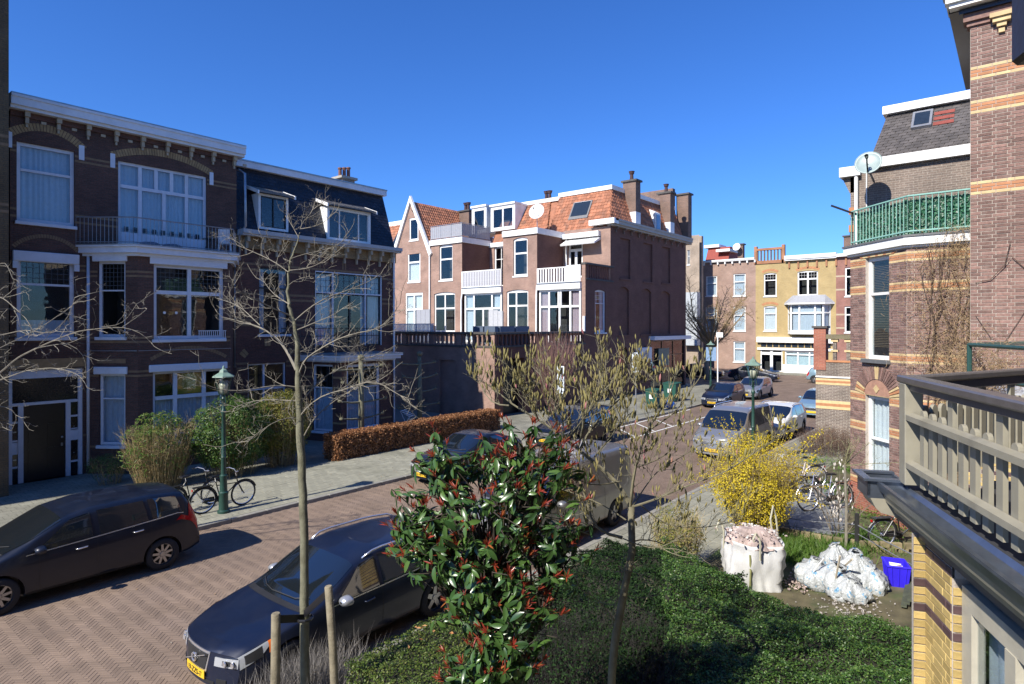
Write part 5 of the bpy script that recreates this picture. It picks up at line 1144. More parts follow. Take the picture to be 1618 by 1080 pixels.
def leafcloud(name, P, N, size, mat, parent, aspect=.5, jit=.4, droop=0.0, fold=True, kind=None):
    """leaves at points P with normals N (arrays): each leaf a folded pair of faces"""
    n = len(P); N = N + rng.normal(0, jit, (n, 3)); N /= np.linalg.norm(N, axis=1)[:, None] + 1e-9
    T = rng.normal(0, 1, (n, 3)); T[:, 2] -= droop; T -= N * (T * N).sum(1)[:, None]; T /= np.linalg.norm(T, axis=1)[:, None] + 1e-9
    B = np.cross(N, T); s = (size if hasattr(size, '__len__') else size * rng.uniform(.65, 1.3, n))[:, None]
    a = P - T * s * .5; c = P + T * s * .5; b = P + B * s * aspect * .5 + N * s * .08; d = P - B * s * aspect * .5 + N * s * .08
    V = np.stack([a, b, c, d], 1).reshape(-1, 3); F4 = np.arange(n * 4).reshape(-1, 4)
    F3 = np.concatenate([F4[:, [0, 1, 2]], F4[:, [0, 2, 3]]])
    o = fast_mesh(name, V, F3, mat, parent)
    if kind: o['kind'] = kind
    return o
GL = leafmat('screen_ivy', [(.02, .09, .05), (.03, .13, .07), (.05, .2, .1), (.35, .4, .35)], rough=.45, trans=.1)
n = 5200; s_ = rng.uniform(0, 1, n); seg = s_ < .4; PP = np.zeros((n, 3)); t_ = rng.uniform(0, 1, n)
A, B_, C_ = np.array([19.78, 3.6, 0]), np.array([18.32, 2.12, 0]), np.array([18.32, -1.1, 0])
PP = np.where(seg[:, None], A + (B_ - A) * t_[:, None], B_ + (C_ - B_) * t_[:, None]); PP[:, 2] = rng.uniform(7.5, 8.38, n)
leafcloud('ivy_screen_leaves', PP, np.tile([-1., .2, 0.], (n, 1)), .07, GL, rb_)
mb = MB(); mb.quad((19.82, 3.6, 7.48), (18.36, 2.1, 7.48), (18.36, 2.1, 8.36), (19.82, 3.6, 8.36)); mb.quad((18.36, 2.1, 7.48), (18.36, -1.2, 7.48), (18.36, -1.2, 8.36), (18.36, 2.1, 8.36)); part('cloth_screen', mb, GREENC, rb_)
# main wall behind the bay, gutter, mansard
BRW = brick('weathered_brick', (.22, .17, .14), (.17, .135, .115), (.3, .26, .22), stain=.3, bw=.21)
wall(rb_, fW2, -3.72, 3, 0, 9.6, BRW)
mb = MB(); mb.box(20.3, 29, -6, 3.6, 0, 9.5); part('house_core', mb, BRW, rb_)
for zb in (8.0, 8.5, 9.0): mb = MB(); fW2.box(mb, -3.76, -3.50, -.02, .02, zb - .12, zb + .08) if zb < 9 else None; part('band', mb, ORANGE, rb_) if mb.v else None
mb = MB(); fW2.box(mb, -3.3, 3, -.1, .16, 9.6, 9.86); fW2.box(mb, -3.98, -3.45, -.3, .16, 9.45, 9.72); part('gutter_board', mb, WHITE, rb_)
mb = MB(); mb.prism([fW2.P(-3.93, .0, 9.44), fW2.P(-3.55, .0, 9.44), fW2.P(-3.55, 0, 9.0), fW2.P(-3.74, 0, 9.0)], (.3, 0, 0)); part('corbel', mb, BRW, rb_)
mb = MB(); x_ = -3.56; mb.tube([fW2.P(x_, .08, 9.6), fW2.P(x_, .08, 7.5)], .05, 8); mb.tube([fW2.P(x_ + .25, .03, 9.5), fW2.P(x_ + .25, .03, 7.5)], .02, 5); part('downpipe', mb, WHITE, rb_)
mb = MB(); mb.tube([fW2.P(x_, .1, 8.35), fW2.P(x_ - .1, .2, 8.4), fW2.P(x_ - .6, .3, 8.65)], .03, 5); part('pipe_stub', mb, BLACK, rb_)
SL2 = plain('grey_brown_slate', (.085, .075, .07), .7, var=.3, scale=4, objvar=.2)
mb = MB(); V = [(19.85, 3.25, 9.85), (19.85, -3, 9.85), (21.3, -3, 11.45), (21.3, 3.02, 11.45), (29, 3.25, 9.85), (29, 3.02, 11.45), (29, -3, 11.45)]
mb.add(V, [(0, 1, 2, 3), (0, 3, 5, 4), (3, 2, 6, 5)]); part('roof_body', mb, SL2, rb_)
slope(rb_, 'roof_slates', (19.84, 3.24, 9.86), (19.84, -3, 9.86), (21.29, -3, 11.45), (21.29, 3.02, 11.45), .13, SL2, wdt=.2)
mb = MB(); mb.box(21.1, 29, -3, 3.12, 11.45, 11.68); part('roof_fascia', mb, WHITE, rb_)
# roof window (tilted with the slope) and patch of red slates beside it
def onslope(t, v): return (19.84 + 1.45 * t, v, 9.86 + 1.6 * t)
mb = MB(); nrm = Vector((-1.6, 0, 1.45)).normalized() * .10
l_, r_ = 2.35, 1.87
mb.prism([onslope(.52, l_), onslope(.52, r_), onslope(.88, r_), onslope(.88, l_)], tuple(nrm)); rw2 = part('roof_window', mb, GREYM, rb_)
mb = MB(); q = [Vector(onslope(.56, l_ - .06)), Vector(onslope(.56, r_ + .06)), Vector(onslope(.84, r_ + .06)), Vector(onslope(.84, l_ - .06))]; mb.prism([p + nrm for p in q], tuple(nrm * .08)); part('pane', mb, MAT['dark_pane'], rw2)
for k in range(3):
    mb = MB(); a = .54 + k * .115; mb.prism([onslope(a, r_ - .03), onslope(a, r_ - .5), onslope(a + .07, r_ - .5), onslope(a + .07, r_ - .03)], tuple(nrm * .25)); part('red_slate', mb, plain('red_slate', (.22, .05, .035), .7, var=.2), rb_)
# its satellite dish and shadow-casting arm
p_ = onU(1372, 257, 18.9); dish('grey-green satellite dish on a wall bracket beside the white downpipe', (18.9, p_[0], p_[1]), (-1, -.05, .34), .33, plain('grey_dish', (.25, .32, .31), .4, var=.1), (19.75, p_[0], p_[1] - .35))
# dead climber on the bay: twigs
VINE = plain('dead_vine', (.26, .18, .10), .9, var=.35, scale=10, objvar=.3); VINED = plain('dead_vine_dark', (.09, .06, .045), .9)
def twigs(mb, seeds, n, ln, r, spread, seed=1, grav=0.0, dirs=None, segs=4):
    rr = random.Random(seed)
    for _ in range(n):
        p = Vector(seeds(rr)); d = Vector(dirs(rr)).normalized() if dirs else Vector((rr.gauss(0, 1), rr.gauss(0, 1), rr.gauss(0, 1))).normalized()
        pts = [p.copy()]; L_ = ln * rr.uniform(.4, 1.3)
        for k in range(segs):
            d = (d + Vector((rr.gauss(0, spread), rr.gauss(0, spread), rr.gauss(0, spread) - grav))).normalized(); p = p + d * (L_ / segs); pts.append(p.copy())
        mb.tube(pts, [r * (1 - .7 * k / segs) for k in range(segs + 1)], 3, caps=False)
vt = thing('dead_climber', 'dry brown climbing plant hanging down the striped bay', 'climber', (18.1, 1.1, .1))
mb = MB(); 
def sd(rr):
    z = rr.uniform(.5, 7.6); wd = .12 + .30 * math.exp(-((z - 5.6) / 1.3) ** 2) + .35 * math.exp(-((z - 4.2) / .7) ** 2) + .25 * math.exp(-((z - 6.5) / 1.2) ** 2)
    return (18.2 - abs(rr.gauss(.03, .10)), 1.15 + rr.gauss(0, wd), z)
twigs(mb, sd, 5200, .26, .0045, .5, 3, .25, lambda r: (r.gauss(-.15, .5), r.gauss(0, .8), r.gauss(-.6, .8)))
tag(mb.build('dry_twigs', VINE, vt, uv=False, fixn=False), kind='stuff')
mb = MB(); rr_ = random.Random(9)
for k in range(16):
    p = Vector((18.18, 1.15 + rr_.gauss(0, .1), .1)); pts = [p.copy()]
    for j in range(14): p = p + Vector((rr_.gauss(-.002, .02), rr_.gauss(0.0, .11), .5)); p.x = min(p.x, 18.2); pts.append(p.copy())
    mb.tube(pts, [.022 - .0012 * j for j in range(15)], 5)
for k in range(9):
    p = Vector((18.19, 1.3, rr_.uniform(4, 6.2))); d = Vector((0, rr_.uniform(.3, 1), rr_.uniform(-.8, .8))).normalized(); pts = [p.copy()]
    for j in range(7): d = (d + Vector((0, rr_.gauss(0, .3), rr_.gauss(0, .35)))).normalized(); p = p + d * .14; pts.append(p.copy())
    mb.tube(pts, [.012 - .0014 * j for j in range(8)], 4)
mb.build('stem', VINED, vt, uv=False)
# the near neighbour's tall wall with stripes, cornice on top
nw = thing('striped_wall_house', 'tall striped brick wall rising out of view at the right edge', 'house', (14.3, .7, 0), group='houses on our side')
fN = FU(14.3); NB = (9.97, 9.27, 7.62, 6.75)
zN = 10.75
NB = (onU(1540, 104, 14.3)[1], onU(1540, 158, 14.3)[1], onU(1540, 289, 14.3)[1])
brickwork(nw, fN, -.70, 4.0, 2.0, zN, (), bandrows(NB), top=290)
mb = MB(); mb.box(14.45, 19, -9, .68, 0, zN); part('house_core', mb, MORTAR, nw)
fN2 = Fr((14.3 + 4, .70), (-1, 0)); mb = MB(); fN.box(mb, -.70, 4, -.3, -.01, 0, 2.0); part('wall_base', mb, BRICK_R, nw)
for k, (h0_, h1_, y_) in enumerate(((0, .08, .05), (.08, .22, .1), (.22, .3, .16))): mb = MB(); fN.box(mb, -.70 - y_, 4, -.2, y_, zN + h0_, zN + h1_); part('corbel_course', mb, BRKIND if k < 2 else DARKWOOD, nw)
mb = MB(); fN.box(mb, -1.0, 4, -.3, .30, zN + .32, zN + .40); fN.box(mb, -1.05, 4, -.3, .36, zN + .40, zN + .6); fN.box(mb, -1.1, 4, -.3, .42, zN + .6, zN + .7); part('cornice', mb, WHITE, nw)
mb = MB(); fN.box(mb, -1.13, 4, -.3, .45, zN + .7, zN + .74); mb.box(14.2, 19, .7, 1.02, zN + .3, zN + .45); part('roof_edge', mb, DARKWOOD, nw)
for i, (w_, z_) in enumerate(((.34, .0), (.26, .08), (.14, .16), (.09, .26))): mb = MB(); x_ = -.24; fN.box(mb, x_ - w_ / 2, x_ + w_ / 2, 0, .16 - i * .035, zN + .1 - z_ - .08, zN + .1 - z_); part('bracket_brick', mb, YEL, nw)
mb = MB(); mb.tube([fN.P(-.62, .03, 6.0), fN.P(-.40, .04, 6.05), fN.P(-.2, .06, 6.3), fN.P(-.1, .05, 6.45), fN.P(.1, .03, 6.2)], .007, 5); mb.tube([fN.P(-.62, .03, 5.4), fN.P(-.4, .04, 5.0), fN.P(-.2, .03, 4.9), fN.P(.1, .03, 5.5)], .005, 5); mb.tube([fN.P(-.2, .05, 6.3), fN.P(-.12, .05, 6.7)], .006, 4)
tag(mb.build('climber_tendril', VINED, None, uv=False), 'thin dark climber stems looping over the tall striped wall', 'climber')
# low extension beside it, pale roof, dark green rail
ex = thing('extension', 'low yellow and purple brick extension with pale flat roof, behind the wooden balcony', 'extension', (12.5, 0, 0))
fE2 = FU(11.6)
def exrow(z): return 'p' if int(z / .0625) % 4 == 0 else 'g'
brickwork(ex, fE2, -.60, 1.6, 1.5, 4.12, (), exrow, top=60, base='g')
mb = MB(); fE2.box(mb, -.6, 1.6, -.3, -.02, 0, 1.5); mb.box(11.8, 14.2, -3, .58, 0, 4.1); part('core', mb, MORTAR, ex)
mb = MB(); mb.box(11.5, 14.25, -3, .66, 4.12, 4.2); part('flat_roof', mb, plain('pale_roofing', (.5, .52, .55), .6, var=.15), ex)
DG = plain('dark_green_metal', (.025, .07, .06), .4, var=.15)
gt = thing('green_rail', 'dark green metal rail on the pale flat roof, with dry twigs on it', 'railing', (11.6, .6, 4.2))
a = Vector((11.65, .58, 4.2)); e_ = Vector((.909, .415, 0)); b = a - e_ * 2.4; bk_ = a + Vector((2.4, -.9, 0))
mb = MB()
for zz in (.72, .25): mb.tube([b + Vector((0, 0, zz)), a + Vector((0, 0, zz)), bk_ + Vector((0, 0, zz))], .03, 8)
mb.tube([a, a + Vector((0, 0, .74))], .035, 8); mb.tube([b, b + Vector((0, 0, .74))], .035, 8); mb.build('rail', DG, gt, uv=False)
mb = MB(); twigs(mb, lambda r: (11.7 + abs(r.gauss(0, .35)), .45 + r.gauss(0, .25), 4.25 + abs(r.gauss(0, .35))), 900, .3, .004, .5, 5, .1)
tag(mb.build('dry_stems', VINE, None, uv=False, fixn=False), 'tangle of dry stems heaped on the pale flat roof', 'climber', kind='stuff')
# ------------------------------------------------------------------ our own house: brick pier, window and timber balcony at the lower right
own = thing('own_house', 'yellow and purple glazed brick pier with tall window under the timber balcony', 'house', (5, 0, 0))
e2 = Vector((.909, .415)).normalized(); nrm2 = Vector((-e2.y, e2.x)); 
pB = Vector(atd(1463, 900, 4.7)[:2])
# frame seen from outside: right is towards the camera (-e)
fO = Fr(pB, -e2)
zc0 = 3.62; wO = .46
def orow(z):
    k = int((zc0 - z) / .0625)
    return 'p' if k in (5, 8) or k < 2 else 'g'
brickwork(own, fO, 0, wO, .6, zc0, (), orow, top=110, base='g', jit=.0015)
mb = MB(); fO.box(mb, -.3, wO, -.32, -.02, 0, zc0 + .2); part('pier_core', mb, MORTAR, own)
fOA = Fr(pB + nrm2 * .085, -nrm2); brickwork(own, fOA, 0, .085, .6, zc0, (), lambda z: 'p' if int((zc0 - z) / .0625) in (5, 8) else 'g', top=60, base='g')
mb = MB(); q = pB + nrm2 * .085; mb.prism([(q.x, q.y, 0), (pB.x, pB.y, 0), (pB.x + e2.x * .03, pB.y + e2.y * .03, 0), (q.x + e2.x * .03, q.y + e2.y * .03, 0)], (0, 0, zc0)); part('pier_core', mb, MORTAR, own)
pCc = pB - e2 * wO; fOC = Fr(pCc, -nrm2); brickwork(own, fOC, 0, .12, .6, zc0 - .15, (), lambda z: 'p' if int((zc0 - z) / .0625) in (5, 8) else 'g', top=60, base='g')
fOW = Fr(pCc - nrm2 * .10, -e2)
mb = MB(); fOW.box(mb, -.1, 3, -.4, .0, 3.45, zc0 + .2); part('header', mb, TAUPED, own)
window(own, fOW, .02, 2.4, .9, 3.44, rows=((1, (.5, 1, .6)),), fw=.14, bar=.12, mat=plain('cream_window_paint', (.42, .39, .31), .4, var=.1), rec=-.02, sill=False, curtain=CURT, cside=.2)
mb = MB(); fOW.box(mb, -.1, 3, -.4, 0, 0, .9); part('window_wall', mb, BRICK_R, own)
ob = MB(); fOW.box(ob, -2.6, 4, -6, -1.2, 0, 3.6); part('house_core', ob, ROOM, own)
ob = MB(); ob.box(-1.0, 11.3, -12, -1.7, 0, 12.2); part('upper_wall', ob, BRICK_R, own)
for zf_ in (4.4, 8.1):
    for xx in (0, 3.2, 6.4): mb = MB(); mb.box(xx, xx + 1.8, -1.7, -1.6, zf_, zf_ + 2.3); wq_ = part('window', mb, WHITE, own); mb = MB(); mb.box(xx + .12, xx + 1.68, -1.6, -1.58, zf_ + .12, zf_ + 2.18); part('pane', mb, MAT['dark_pane'], wq_)
# timber balcony
bc = thing('timber_balcony', 'taupe wooden picket balcony with zinc gutter at the right edge', 'balcony', (5.9, .7, 3.9))
P0 = Vector(atd(1440, 700, 5.0)[:2]); e3 = Vector((.926, -.379)).normalized()
fR1 = Fr(P0, -e2); fR2 = Fr(P0, e3)      # near run; far run seen from inside
mb = MB(); fR1.box(mb, -.06, .075, -.06, .07, 3.93, 4.74); part('post', mb, TAUPE, bc, bevel=.006)
mb = MB(); fR1.box(mb, -.11, 2.6, -.055, .075, 4.74, 4.80); part('handrail', mb, TAUPED, bc, bevel=.012)
mb = MB(); fR1.box(mb, .08, 2.6, -.03, .04, 4.69, 4.735); part('rail', mb, TAUPED, bc)
mb = MB(); fR2.box(mb, -.05, 2.6, -.06, .05, 4.742, 4.798); part('handrail', mb, TAUPED, bc, bevel=.012)
mb = MB(); fR2.box(mb, .02, 2.6, -.03, .02, 4.66, 4.735); part('rail', mb, TAUPED, bc)
for (fr_, z_) in ((fR1, 4.44), (fR1, 4.06), (fR2, 4.44), (fR2, 4.06)):
    mb = MB()
    if fr_ is fR1:
        pts = [(.07, .0), (.07, .05), (.07, .05)]; mb.prism([fr_.P(.07, .012, z_), fr_.P(.07, .065, z_ + .012), fr_.P(.07, .065, z_ + .055), fr_.P(.07, .012, z_ + .07)], tuple(Vector(fr_.P(2.5, 0, 0)) - Vector(fr_.P(0, 0, 0))))
    else: fr_.box(mb, .05, 2.5, -.05, -.01, z_, z_ + .05)
    part('mid_rail', mb, TAUPE, bc)
def picket(h, w_=.078, t=.028):
    q = MB(); n = 6; V = [(-w_ / 2, 0), (w_ / 2, 0)] + [(w_ / 2 * math.cos(math.pi * k / n), h - w_ / 2 + w_ / 2 * math.sin(math.pi * k / n)) for k in range(n + 1)]
    q.prism([(x, -t / 2, z) for x, z in V], (0, t, 0)); return q
cache = {}
for fr_, x0, n in ((fR1, .25, 14), (fR2, .2, 16)):
    for k in range(n):
        x = x0 + k * (.168 if fr_ is fR1 else .13); full = (k % 4 == 3); h = (.78 if full else .60); M = Matrix(((fr_.t.x, fr_.n.x, 0, fr_.P(x, -.004, 0)[0]), (fr_.t.y, fr_.n.y, 0, fr_.P(x, -.004, 0)[1]), (0, 0, 1, 3.95), (0, 0, 0, 1)))
        if h not in cache: o = picket(h).build('picket', TAUPE, bc, local=True); cache[h] = o.data; o.matrix_local = wm(bc).inverted() @ M
        else: inst('picket', cache[h], bc, M)
mb = MB(); fR1.box(mb, -.2, 2.8, -1.6, .02, 3.80, 3.88); part('balcony_floor', mb, plain('dark_roofing', (.03, .03, .032), .8), bc)
ZB = plain('weathered_zinc', (.17, .2, .25), .28, .75, var=.3, scale=4, bump=.15)
# zinc gutter along the near run: outer lip, trough and boards below
def gprof(fr_, xa, xb, off=0.0):
    pf = [(.02, 3.90), (.05, 3.87), (.16, 3.86), (.20, 3.92), (.235, 3.925), (.235, 3.905), (.21, 3.84), (.02, 3.82)]
    mb = MB(); mb.prism([fr_.P(xa, y + off, z) for y, z in pf], tuple(Vector(fr_.P(xb, 0, 0)) - Vector(fr_.P(xa, 0, 0)))); return mb
part('gutter', gprof(fR1, -.06, 2.8), ZB, bc)
mb = MB(); V = [(.0, 3.815), (.19, 3.835), (.17, 3.76), (.13, 3.74), (.11, 3.68), (.06, 3.66), (0, 3.62)]; mb.prism([fR1.P(-.05, y, z) for y, z in V], tuple(Vector(fR1.P(2.8, 0, 0)) - Vector(fR1.P(-.05, 0, 0)))); part('cornice_board', mb, TAUPE, bc)
mb = MB(); fR1.box(mb, -.3, 2.8, -1.2, .06, 3.60, 3.66); part('soffit', mb, TAUPED, bc)
# the end box of the gutter that sticks out to the left
mb = MB(); x0, x1 = -.36, -.06; y0, y1 = .02, .30
for (A, B_, c_, d_) in ((x0, x0 + .02, y0, y1), (x1 - .02, x1, y0, y1), (x0, x1, y1 - .02, y1), (x0, x1, y0, y0 + .02)): fR1.box(mb, A, B_, c_, d_, 3.80, 3.93)
fR1.box(mb, x0, x1, y0, y1, 3.78, 3.80); part('gutter_box', mb, ZB, bc)
mb = MB(); fR1.box(mb, x0 - .03, x1 + .03, y1 - .03, y1 + .035, 3.925, 3.945); fR1.box(mb, x1 - .03, x1 + .035, y0, y1, 3.926, 3.946); fR1.box(mb, x0 - .03, x0 + .03, y0, y1, 3.926, 3.946); part('gutter_lip', mb, ZB, bc)
mb = MB(); V = [(.0, 3.78), (.28, 3.78), (.24, 3.70), (.2, 3.66), (0, 3.62)]; mb.prism([fR1.P(x0, y, z) for y, z in V], tuple(Vector(fR1.P(x1, 0, 0)) - Vector(fR1.P(x0, 0, 0)))); part('cornice_board', mb, TAUPE, bc)
mb = MB(); p = atd(1595, 60, 1.35); q = Vector(fO.t); fS1 = Fr((p.x, p.y), e2 * -1); fS1.box(mb, 0, .5, -.2, .0, 5.2 + 408 / 980 * 1.35, 7.2); tag(mb.build('eave_board', plain('dark_brown_paint', (.03, .024, .022), .4), None, bevel=.01), 'dark brown timber board hanging in the top right corner', 'awning')
# the row of houses behind the camera, opposite the far facades: real walls that the far windows mirror
for k in range(4):
    x = -26 + k * 6.2; hh = 11.5 + (k % 2) * .8
    oh = thing('row_house', ['first', 'second', 'third', 'last'][k] + ' brick house of our own row, counted from the far end behind the viewpoint', 'house', (x, -4, 0), group='houses of our own row')
    mb = MB(); mb.box(x, x + 6.1, -12, -2.0, 0, hh); part('wall', mb, BRICK_R, oh)
    for zf_ in (1.0, 4.6, 8.1):
        for xx in (.8, 3.4): mb = MB(); mb.box(x + xx, x + xx + 1.6, -1.99, -1.9, zf_, zf_ + 2.1); part('window', mb, WHITE, oh); mb = MB(); mb.box(x + xx + .12, x + xx + 1.48, -1.9, -1.88, zf_ + .12, zf_ + 1.98); part('pane', mb, MAT['dark_pane'], oh)
# terrace wing of the corner house further up the right side
tw = thing('terrace_wing', 'weathered brick garden terrace wall with striped bands and balustrade', 'wall', (29, 5, 0))
fT2 = FU(29.0); xa = -fT2.hit(1288, 560)[0] * -1; xa = fT2.hit(1289, 560)[0]; ztw = fT2.hit(1320, 572)[1]
wall(tw, fT2, xa, xa + 4.5, 0, ztw, BRICK_G)
mb = MB(); mb.box(29.1, 33, -1, -xa, 0, ztw - .1); part('core', mb, BRICK_G, tw)
for (y0, y1, m_) in ((597, 607, ORANGE), (632, 645, ORANGE)):
    z1_, z0_ = fT2.hit(1300, y0)[1], fT2.hit(1300, y1)[1]; h = (z1_ - z0_) / 3
    mb = MB(); fT2.box(mb, xa, xa + 4.5, -.02, .012, z0_ + h, z1_ - h); part('brick_band', mb, ORANGE, tw)
    for zz in (z0_, z1_ - h): mb = MB(); fT2.box(mb, xa, xa + 4.5, -.02, .010, zz, zz + h); part('brick_band', mb, YEL, tw)
mb = MB(); zz = fT2.hit(1300, 595)[1]; fT2.box(mb, xa, xa + 4.5, -.02, .06, zz - .02, zz + .04); part('ledge', mb, WHITE, tw)
pz1 = fT2.hit(1295, 518)[1]; mb = MB(); fT2.box(mb, xa - .08, xa + .40, -.45, .04, ztw - .35, pz1); pr_ = part('pier', mb, BRICK_RED, tw); mb = MB(); fT2.box(mb, xa - .14, xa + .46, -.5, .1, pz1, pz1 + .09); part('pier_cap', mb, CAP, tw)
zr1 = fT2.hit(1320, 528)[1]; mb = MB(); fT2.box(mb, xa + .4, xa + 4.5, -.3, .02, zr1 - .2, zr1); part('balustrade_rail', mb, brick('mossy_coping', (.2, .17, .1), (.16, .14, .08), (.2, .18, .14)), tw)
mb = MB(); fT2.box(mb, xa + .4, xa + 4.5, -.25, .0, ztw - .02, ztw + .08); part('balustrade_foot', mb, ORANGE, tw)
for k in range(7):
    x = xa + .72 + k * .52; mb = MB(); fT2.box(mb, x - .07, x + .07, -.2, -.06, ztw + .08, zr1 - .2); bp = part('baluster', mb, BRICK_G, tw); mb = MB(); zm = (ztw + zr1 - .2) / 2; fT2.box(mb, x - .14, x + .14, -.24, -.02, zm - .05, zm + .03); fT2.box(mb, x - .14, x + .14, -.24, -.02, zr1 - .32, zr1 - .2); part('baluster_block', mb, YEL, bp)
# ------------------------------------------------------------------ trees and plants
BARK = plain('mossy_bark', (.15, .145, .095), .9, var=.4, scale=9, bump=.7, dirt=((.10, .09, .05), 4, .8))
TWIG = plain('pale_twig', (.20, .18, .14), .85, var=.3, scale=9); TWIGD = plain('grey_twig', (.20, .17, .13), .9, var=.3)
def grow(mb, pts, r0, r1, rr, tw=6, tl=.45, ts=.007, up=.35, sub=3, sides=5, tips=None, kink=.35, start=.15, ttaper=.8):
    """one limb through pts, with twigs and their side twigs; returns nothing, tips collects (point, direction)"""
    P = [Vector(p) for p in pts]; Q = []
    for i in range(len(P) - 1):
        a, b = P[i], P[i + 1]; L_ = (b - a).length; n = max(2, int(L_ / .12))
        for k in range(n): Q.append(a.lerp(b, k / n) + Vector((rr.gauss(0, .006), rr.gauss(0, .006), rr.gauss(0, .006))) * min(1, L_ * 3))
    Q.append(P[-1])
    for _ in range(2): Q = [Q[0]] + [(Q[i - 1] + Q[i] * 2 + Q[i + 1]) / 4 for i in range(1, len(Q) - 1)] + [Q[-1]]
    n = len(Q); mb.tube(Q, [r0 + (r1 - r0) * i / (n - 1) for i in range(n)], sides)
    tot = sum((Q[i + 1] - Q[i]).length for i in range(n - 1)); cnt = max(1, int(tot * tw))
    for c in range(cnt + 1):
        i = min(n - 2, int(n * (start + (1 - start) * (c + rr.random()) / (cnt + 1)))) if c < cnt else n - 2
        p = Q[i] if c < cnt else Q[-1]; d = (Q[i + 1] - Q[i]).normalized(); side = d.cross(Vector((rr.gauss(0, 1), rr.gauss(0, 1), rr.gauss(0, 1)))).normalized()
        d2 = (d * rr.uniform(.3, .9) + side * rr.uniform(.4, 1) + Vector((0, 0, up))).normalized(); twig(mb, p, d2, tl * rr.uniform(.4, 1.2), ts, rr, up, sub, tips, kink)
def twig(mb, p, d, L_, r, rr, up, sub, tips, kink):
    pts = [p.copy()]; n = 5
    for k in range(n):
        d = (d + Vector((rr.gauss(0, kink * .5), rr.gauss(0, kink * .5), rr.gauss(0, kink * .4) + up * .25))).normalized(); p = p + d * L_ / n; pts.append(p.copy())
        if sub > 0 and rr.random() < .5 and k < n - 1:
            s = d.cross(Vector((rr.gauss(0, 1), rr.gauss(0, 1), rr.gauss(0, 1)))).normalized(); twig(mb, p.copy(), (d * .6 + s * .9 + Vector((0, 0, up * .5))).normalized(), L_ * rr.uniform(.3, .6), r * .65, rr, up, sub - 1, tips, kink)
    mb.tube(pts, [r * (1 - .6 * k / n) for k in range(n + 1)], 3, caps=False)
    if tips is not None: tips.append((p.copy(), d.copy()))
def limb_px(pl, d0, dd): 
    n = len(pl); return [atd(x, y, d0 + dd * i / max(1, n - 1)) for i, (x, y) in enumerate(pl)]
# the young bare tree in front
rr = random.Random(5)
D0 = 8.06; st = thing('street_tree', 'slim bare young tree tied to two stakes, in front of the navy estate car', 'tree', tuple(atd(482, 1140, D0)))
mb = MB(); TR = [(482, 1150), (481.5, 1000), (481, 900), (479, 800), (476, 720), (472, 640), (470, 584), (470, 543), (465, 512), (458, 488), (455.7, 470), (455.7, 432), (460, 409), (470, 385), (474.6, 361)]
RT = [r_ * .86 for r_ in (.070, .068, .064, .061, .058, .052, .040, .034, .030, .027, .024, .018, .014, .010, .007)]; pts = limb_px(TR, D0, .25); Q = []; Rq = []
for i in range(len(pts) - 1):
    for k in range(4): t_ = k / 4; Q.append(pts[i].lerp(pts[i + 1], t_) + Vector((rr.gauss(0, .004), rr.gauss(0, .004), 0))); Rq.append((RT[i] + (RT[i + 1] - RT[i]) * t_) * rr.uniform(.96, 1.05))
mb.tube(Q, Rq, 12); mb.build('trunk', BARK, st, smooth=True, uv=False)
mb = MB(); LB_ = [
 ([(469, 584), (455.6, 560), (446, 543.5), (434, 529), (410, 514.6), (376, 507), (350, 500)], .8, .035), ([(471, 600), (477, 570), (494, 558), (532.6, 534), (568.7, 524), (595, 523), (617, 502.6), (632, 480)], -.5, .022),
 ([(472, 640), (494, 613), (518, 589), (552, 575), (600, 560)], .6, .014), ([(473, 660), (479.6, 647), (506, 623), (537, 618), (593, 599), (634, 628), (655, 631)], -.8, .018), ([(474, 700), (484, 681), (496.5, 657), (532.6, 630), (571, 606), (604, 590)], .5, .015),
 ([(471, 612), (436, 606), (393, 618), (340, 616), (310, 600)], -.6, .016), ([(472, 634), (440, 631), (419, 630), (386, 635), (360, 650)], .4, .012), ([(474, 660), (453, 659), (431.5, 666), (400, 688), (385, 705)], -.5, .011),
 ([(455.7, 430), (439, 416), (413, 402), (387, 392), (364, 383)], .4, .011), ([(456, 428), (486, 425), (505, 416), (522, 404)], -.4, .011), ([(460, 409), (482, 399), (519, 395), (543, 380), (552, 372)], .5, .011), ([(457, 420), (453, 402), (434, 390)], -.3, .009),
 ([(472, 375), (465, 362), (458, 350), (452, 342)], .2, .008), ([(474.6, 361), (491, 359), (510, 354), (526, 338)], -.2, .009), ([(474.6, 361), (478, 348), (492, 338), (496, 325)], .2, .008), ([(457, 498), (431.5, 486), (400, 471), (378.5, 462), (359, 440)], -.7, .018),
 ([(466, 505), (494, 481), (523, 466.5), (557, 457), (590, 442), (602, 432)], .7, .017), ([(470, 520), (494, 510), (523, 500), (540, 488)], -.4, .012), ([(458, 480), (440, 470), (425, 458), (412, 436)], .6, .012), ([(410, 514), (385, 488), (365, 478), (340, 470)], .9, .01),
 ([(474, 690), (470, 672), (455, 650)], .3, .008), ([(456, 450), (470, 438), (490, 442), (510, 436)], .5, .009), ([(400, 690), (385, 700), (372, 698)], .1, .006), ([(469, 560), (500, 540), (520, 532)], .9, .011), ([(532, 534), (550, 550), (560, 556)], .1, .007)]
for pl, dd, r0 in LB_: grow(mb, limb_px(pl, D0 + .12, dd), r0 * .62, .003, rr, tw=12, tl=.40, ts=.0040, up=.30, sub=3, kink=.5)
mb.build('branches', TWIG, st, uv=False, fixn=False)
WOODP = plain('weathered_post', (.21, .18, .12), .85, var=.35, scale=7, bump=.6)
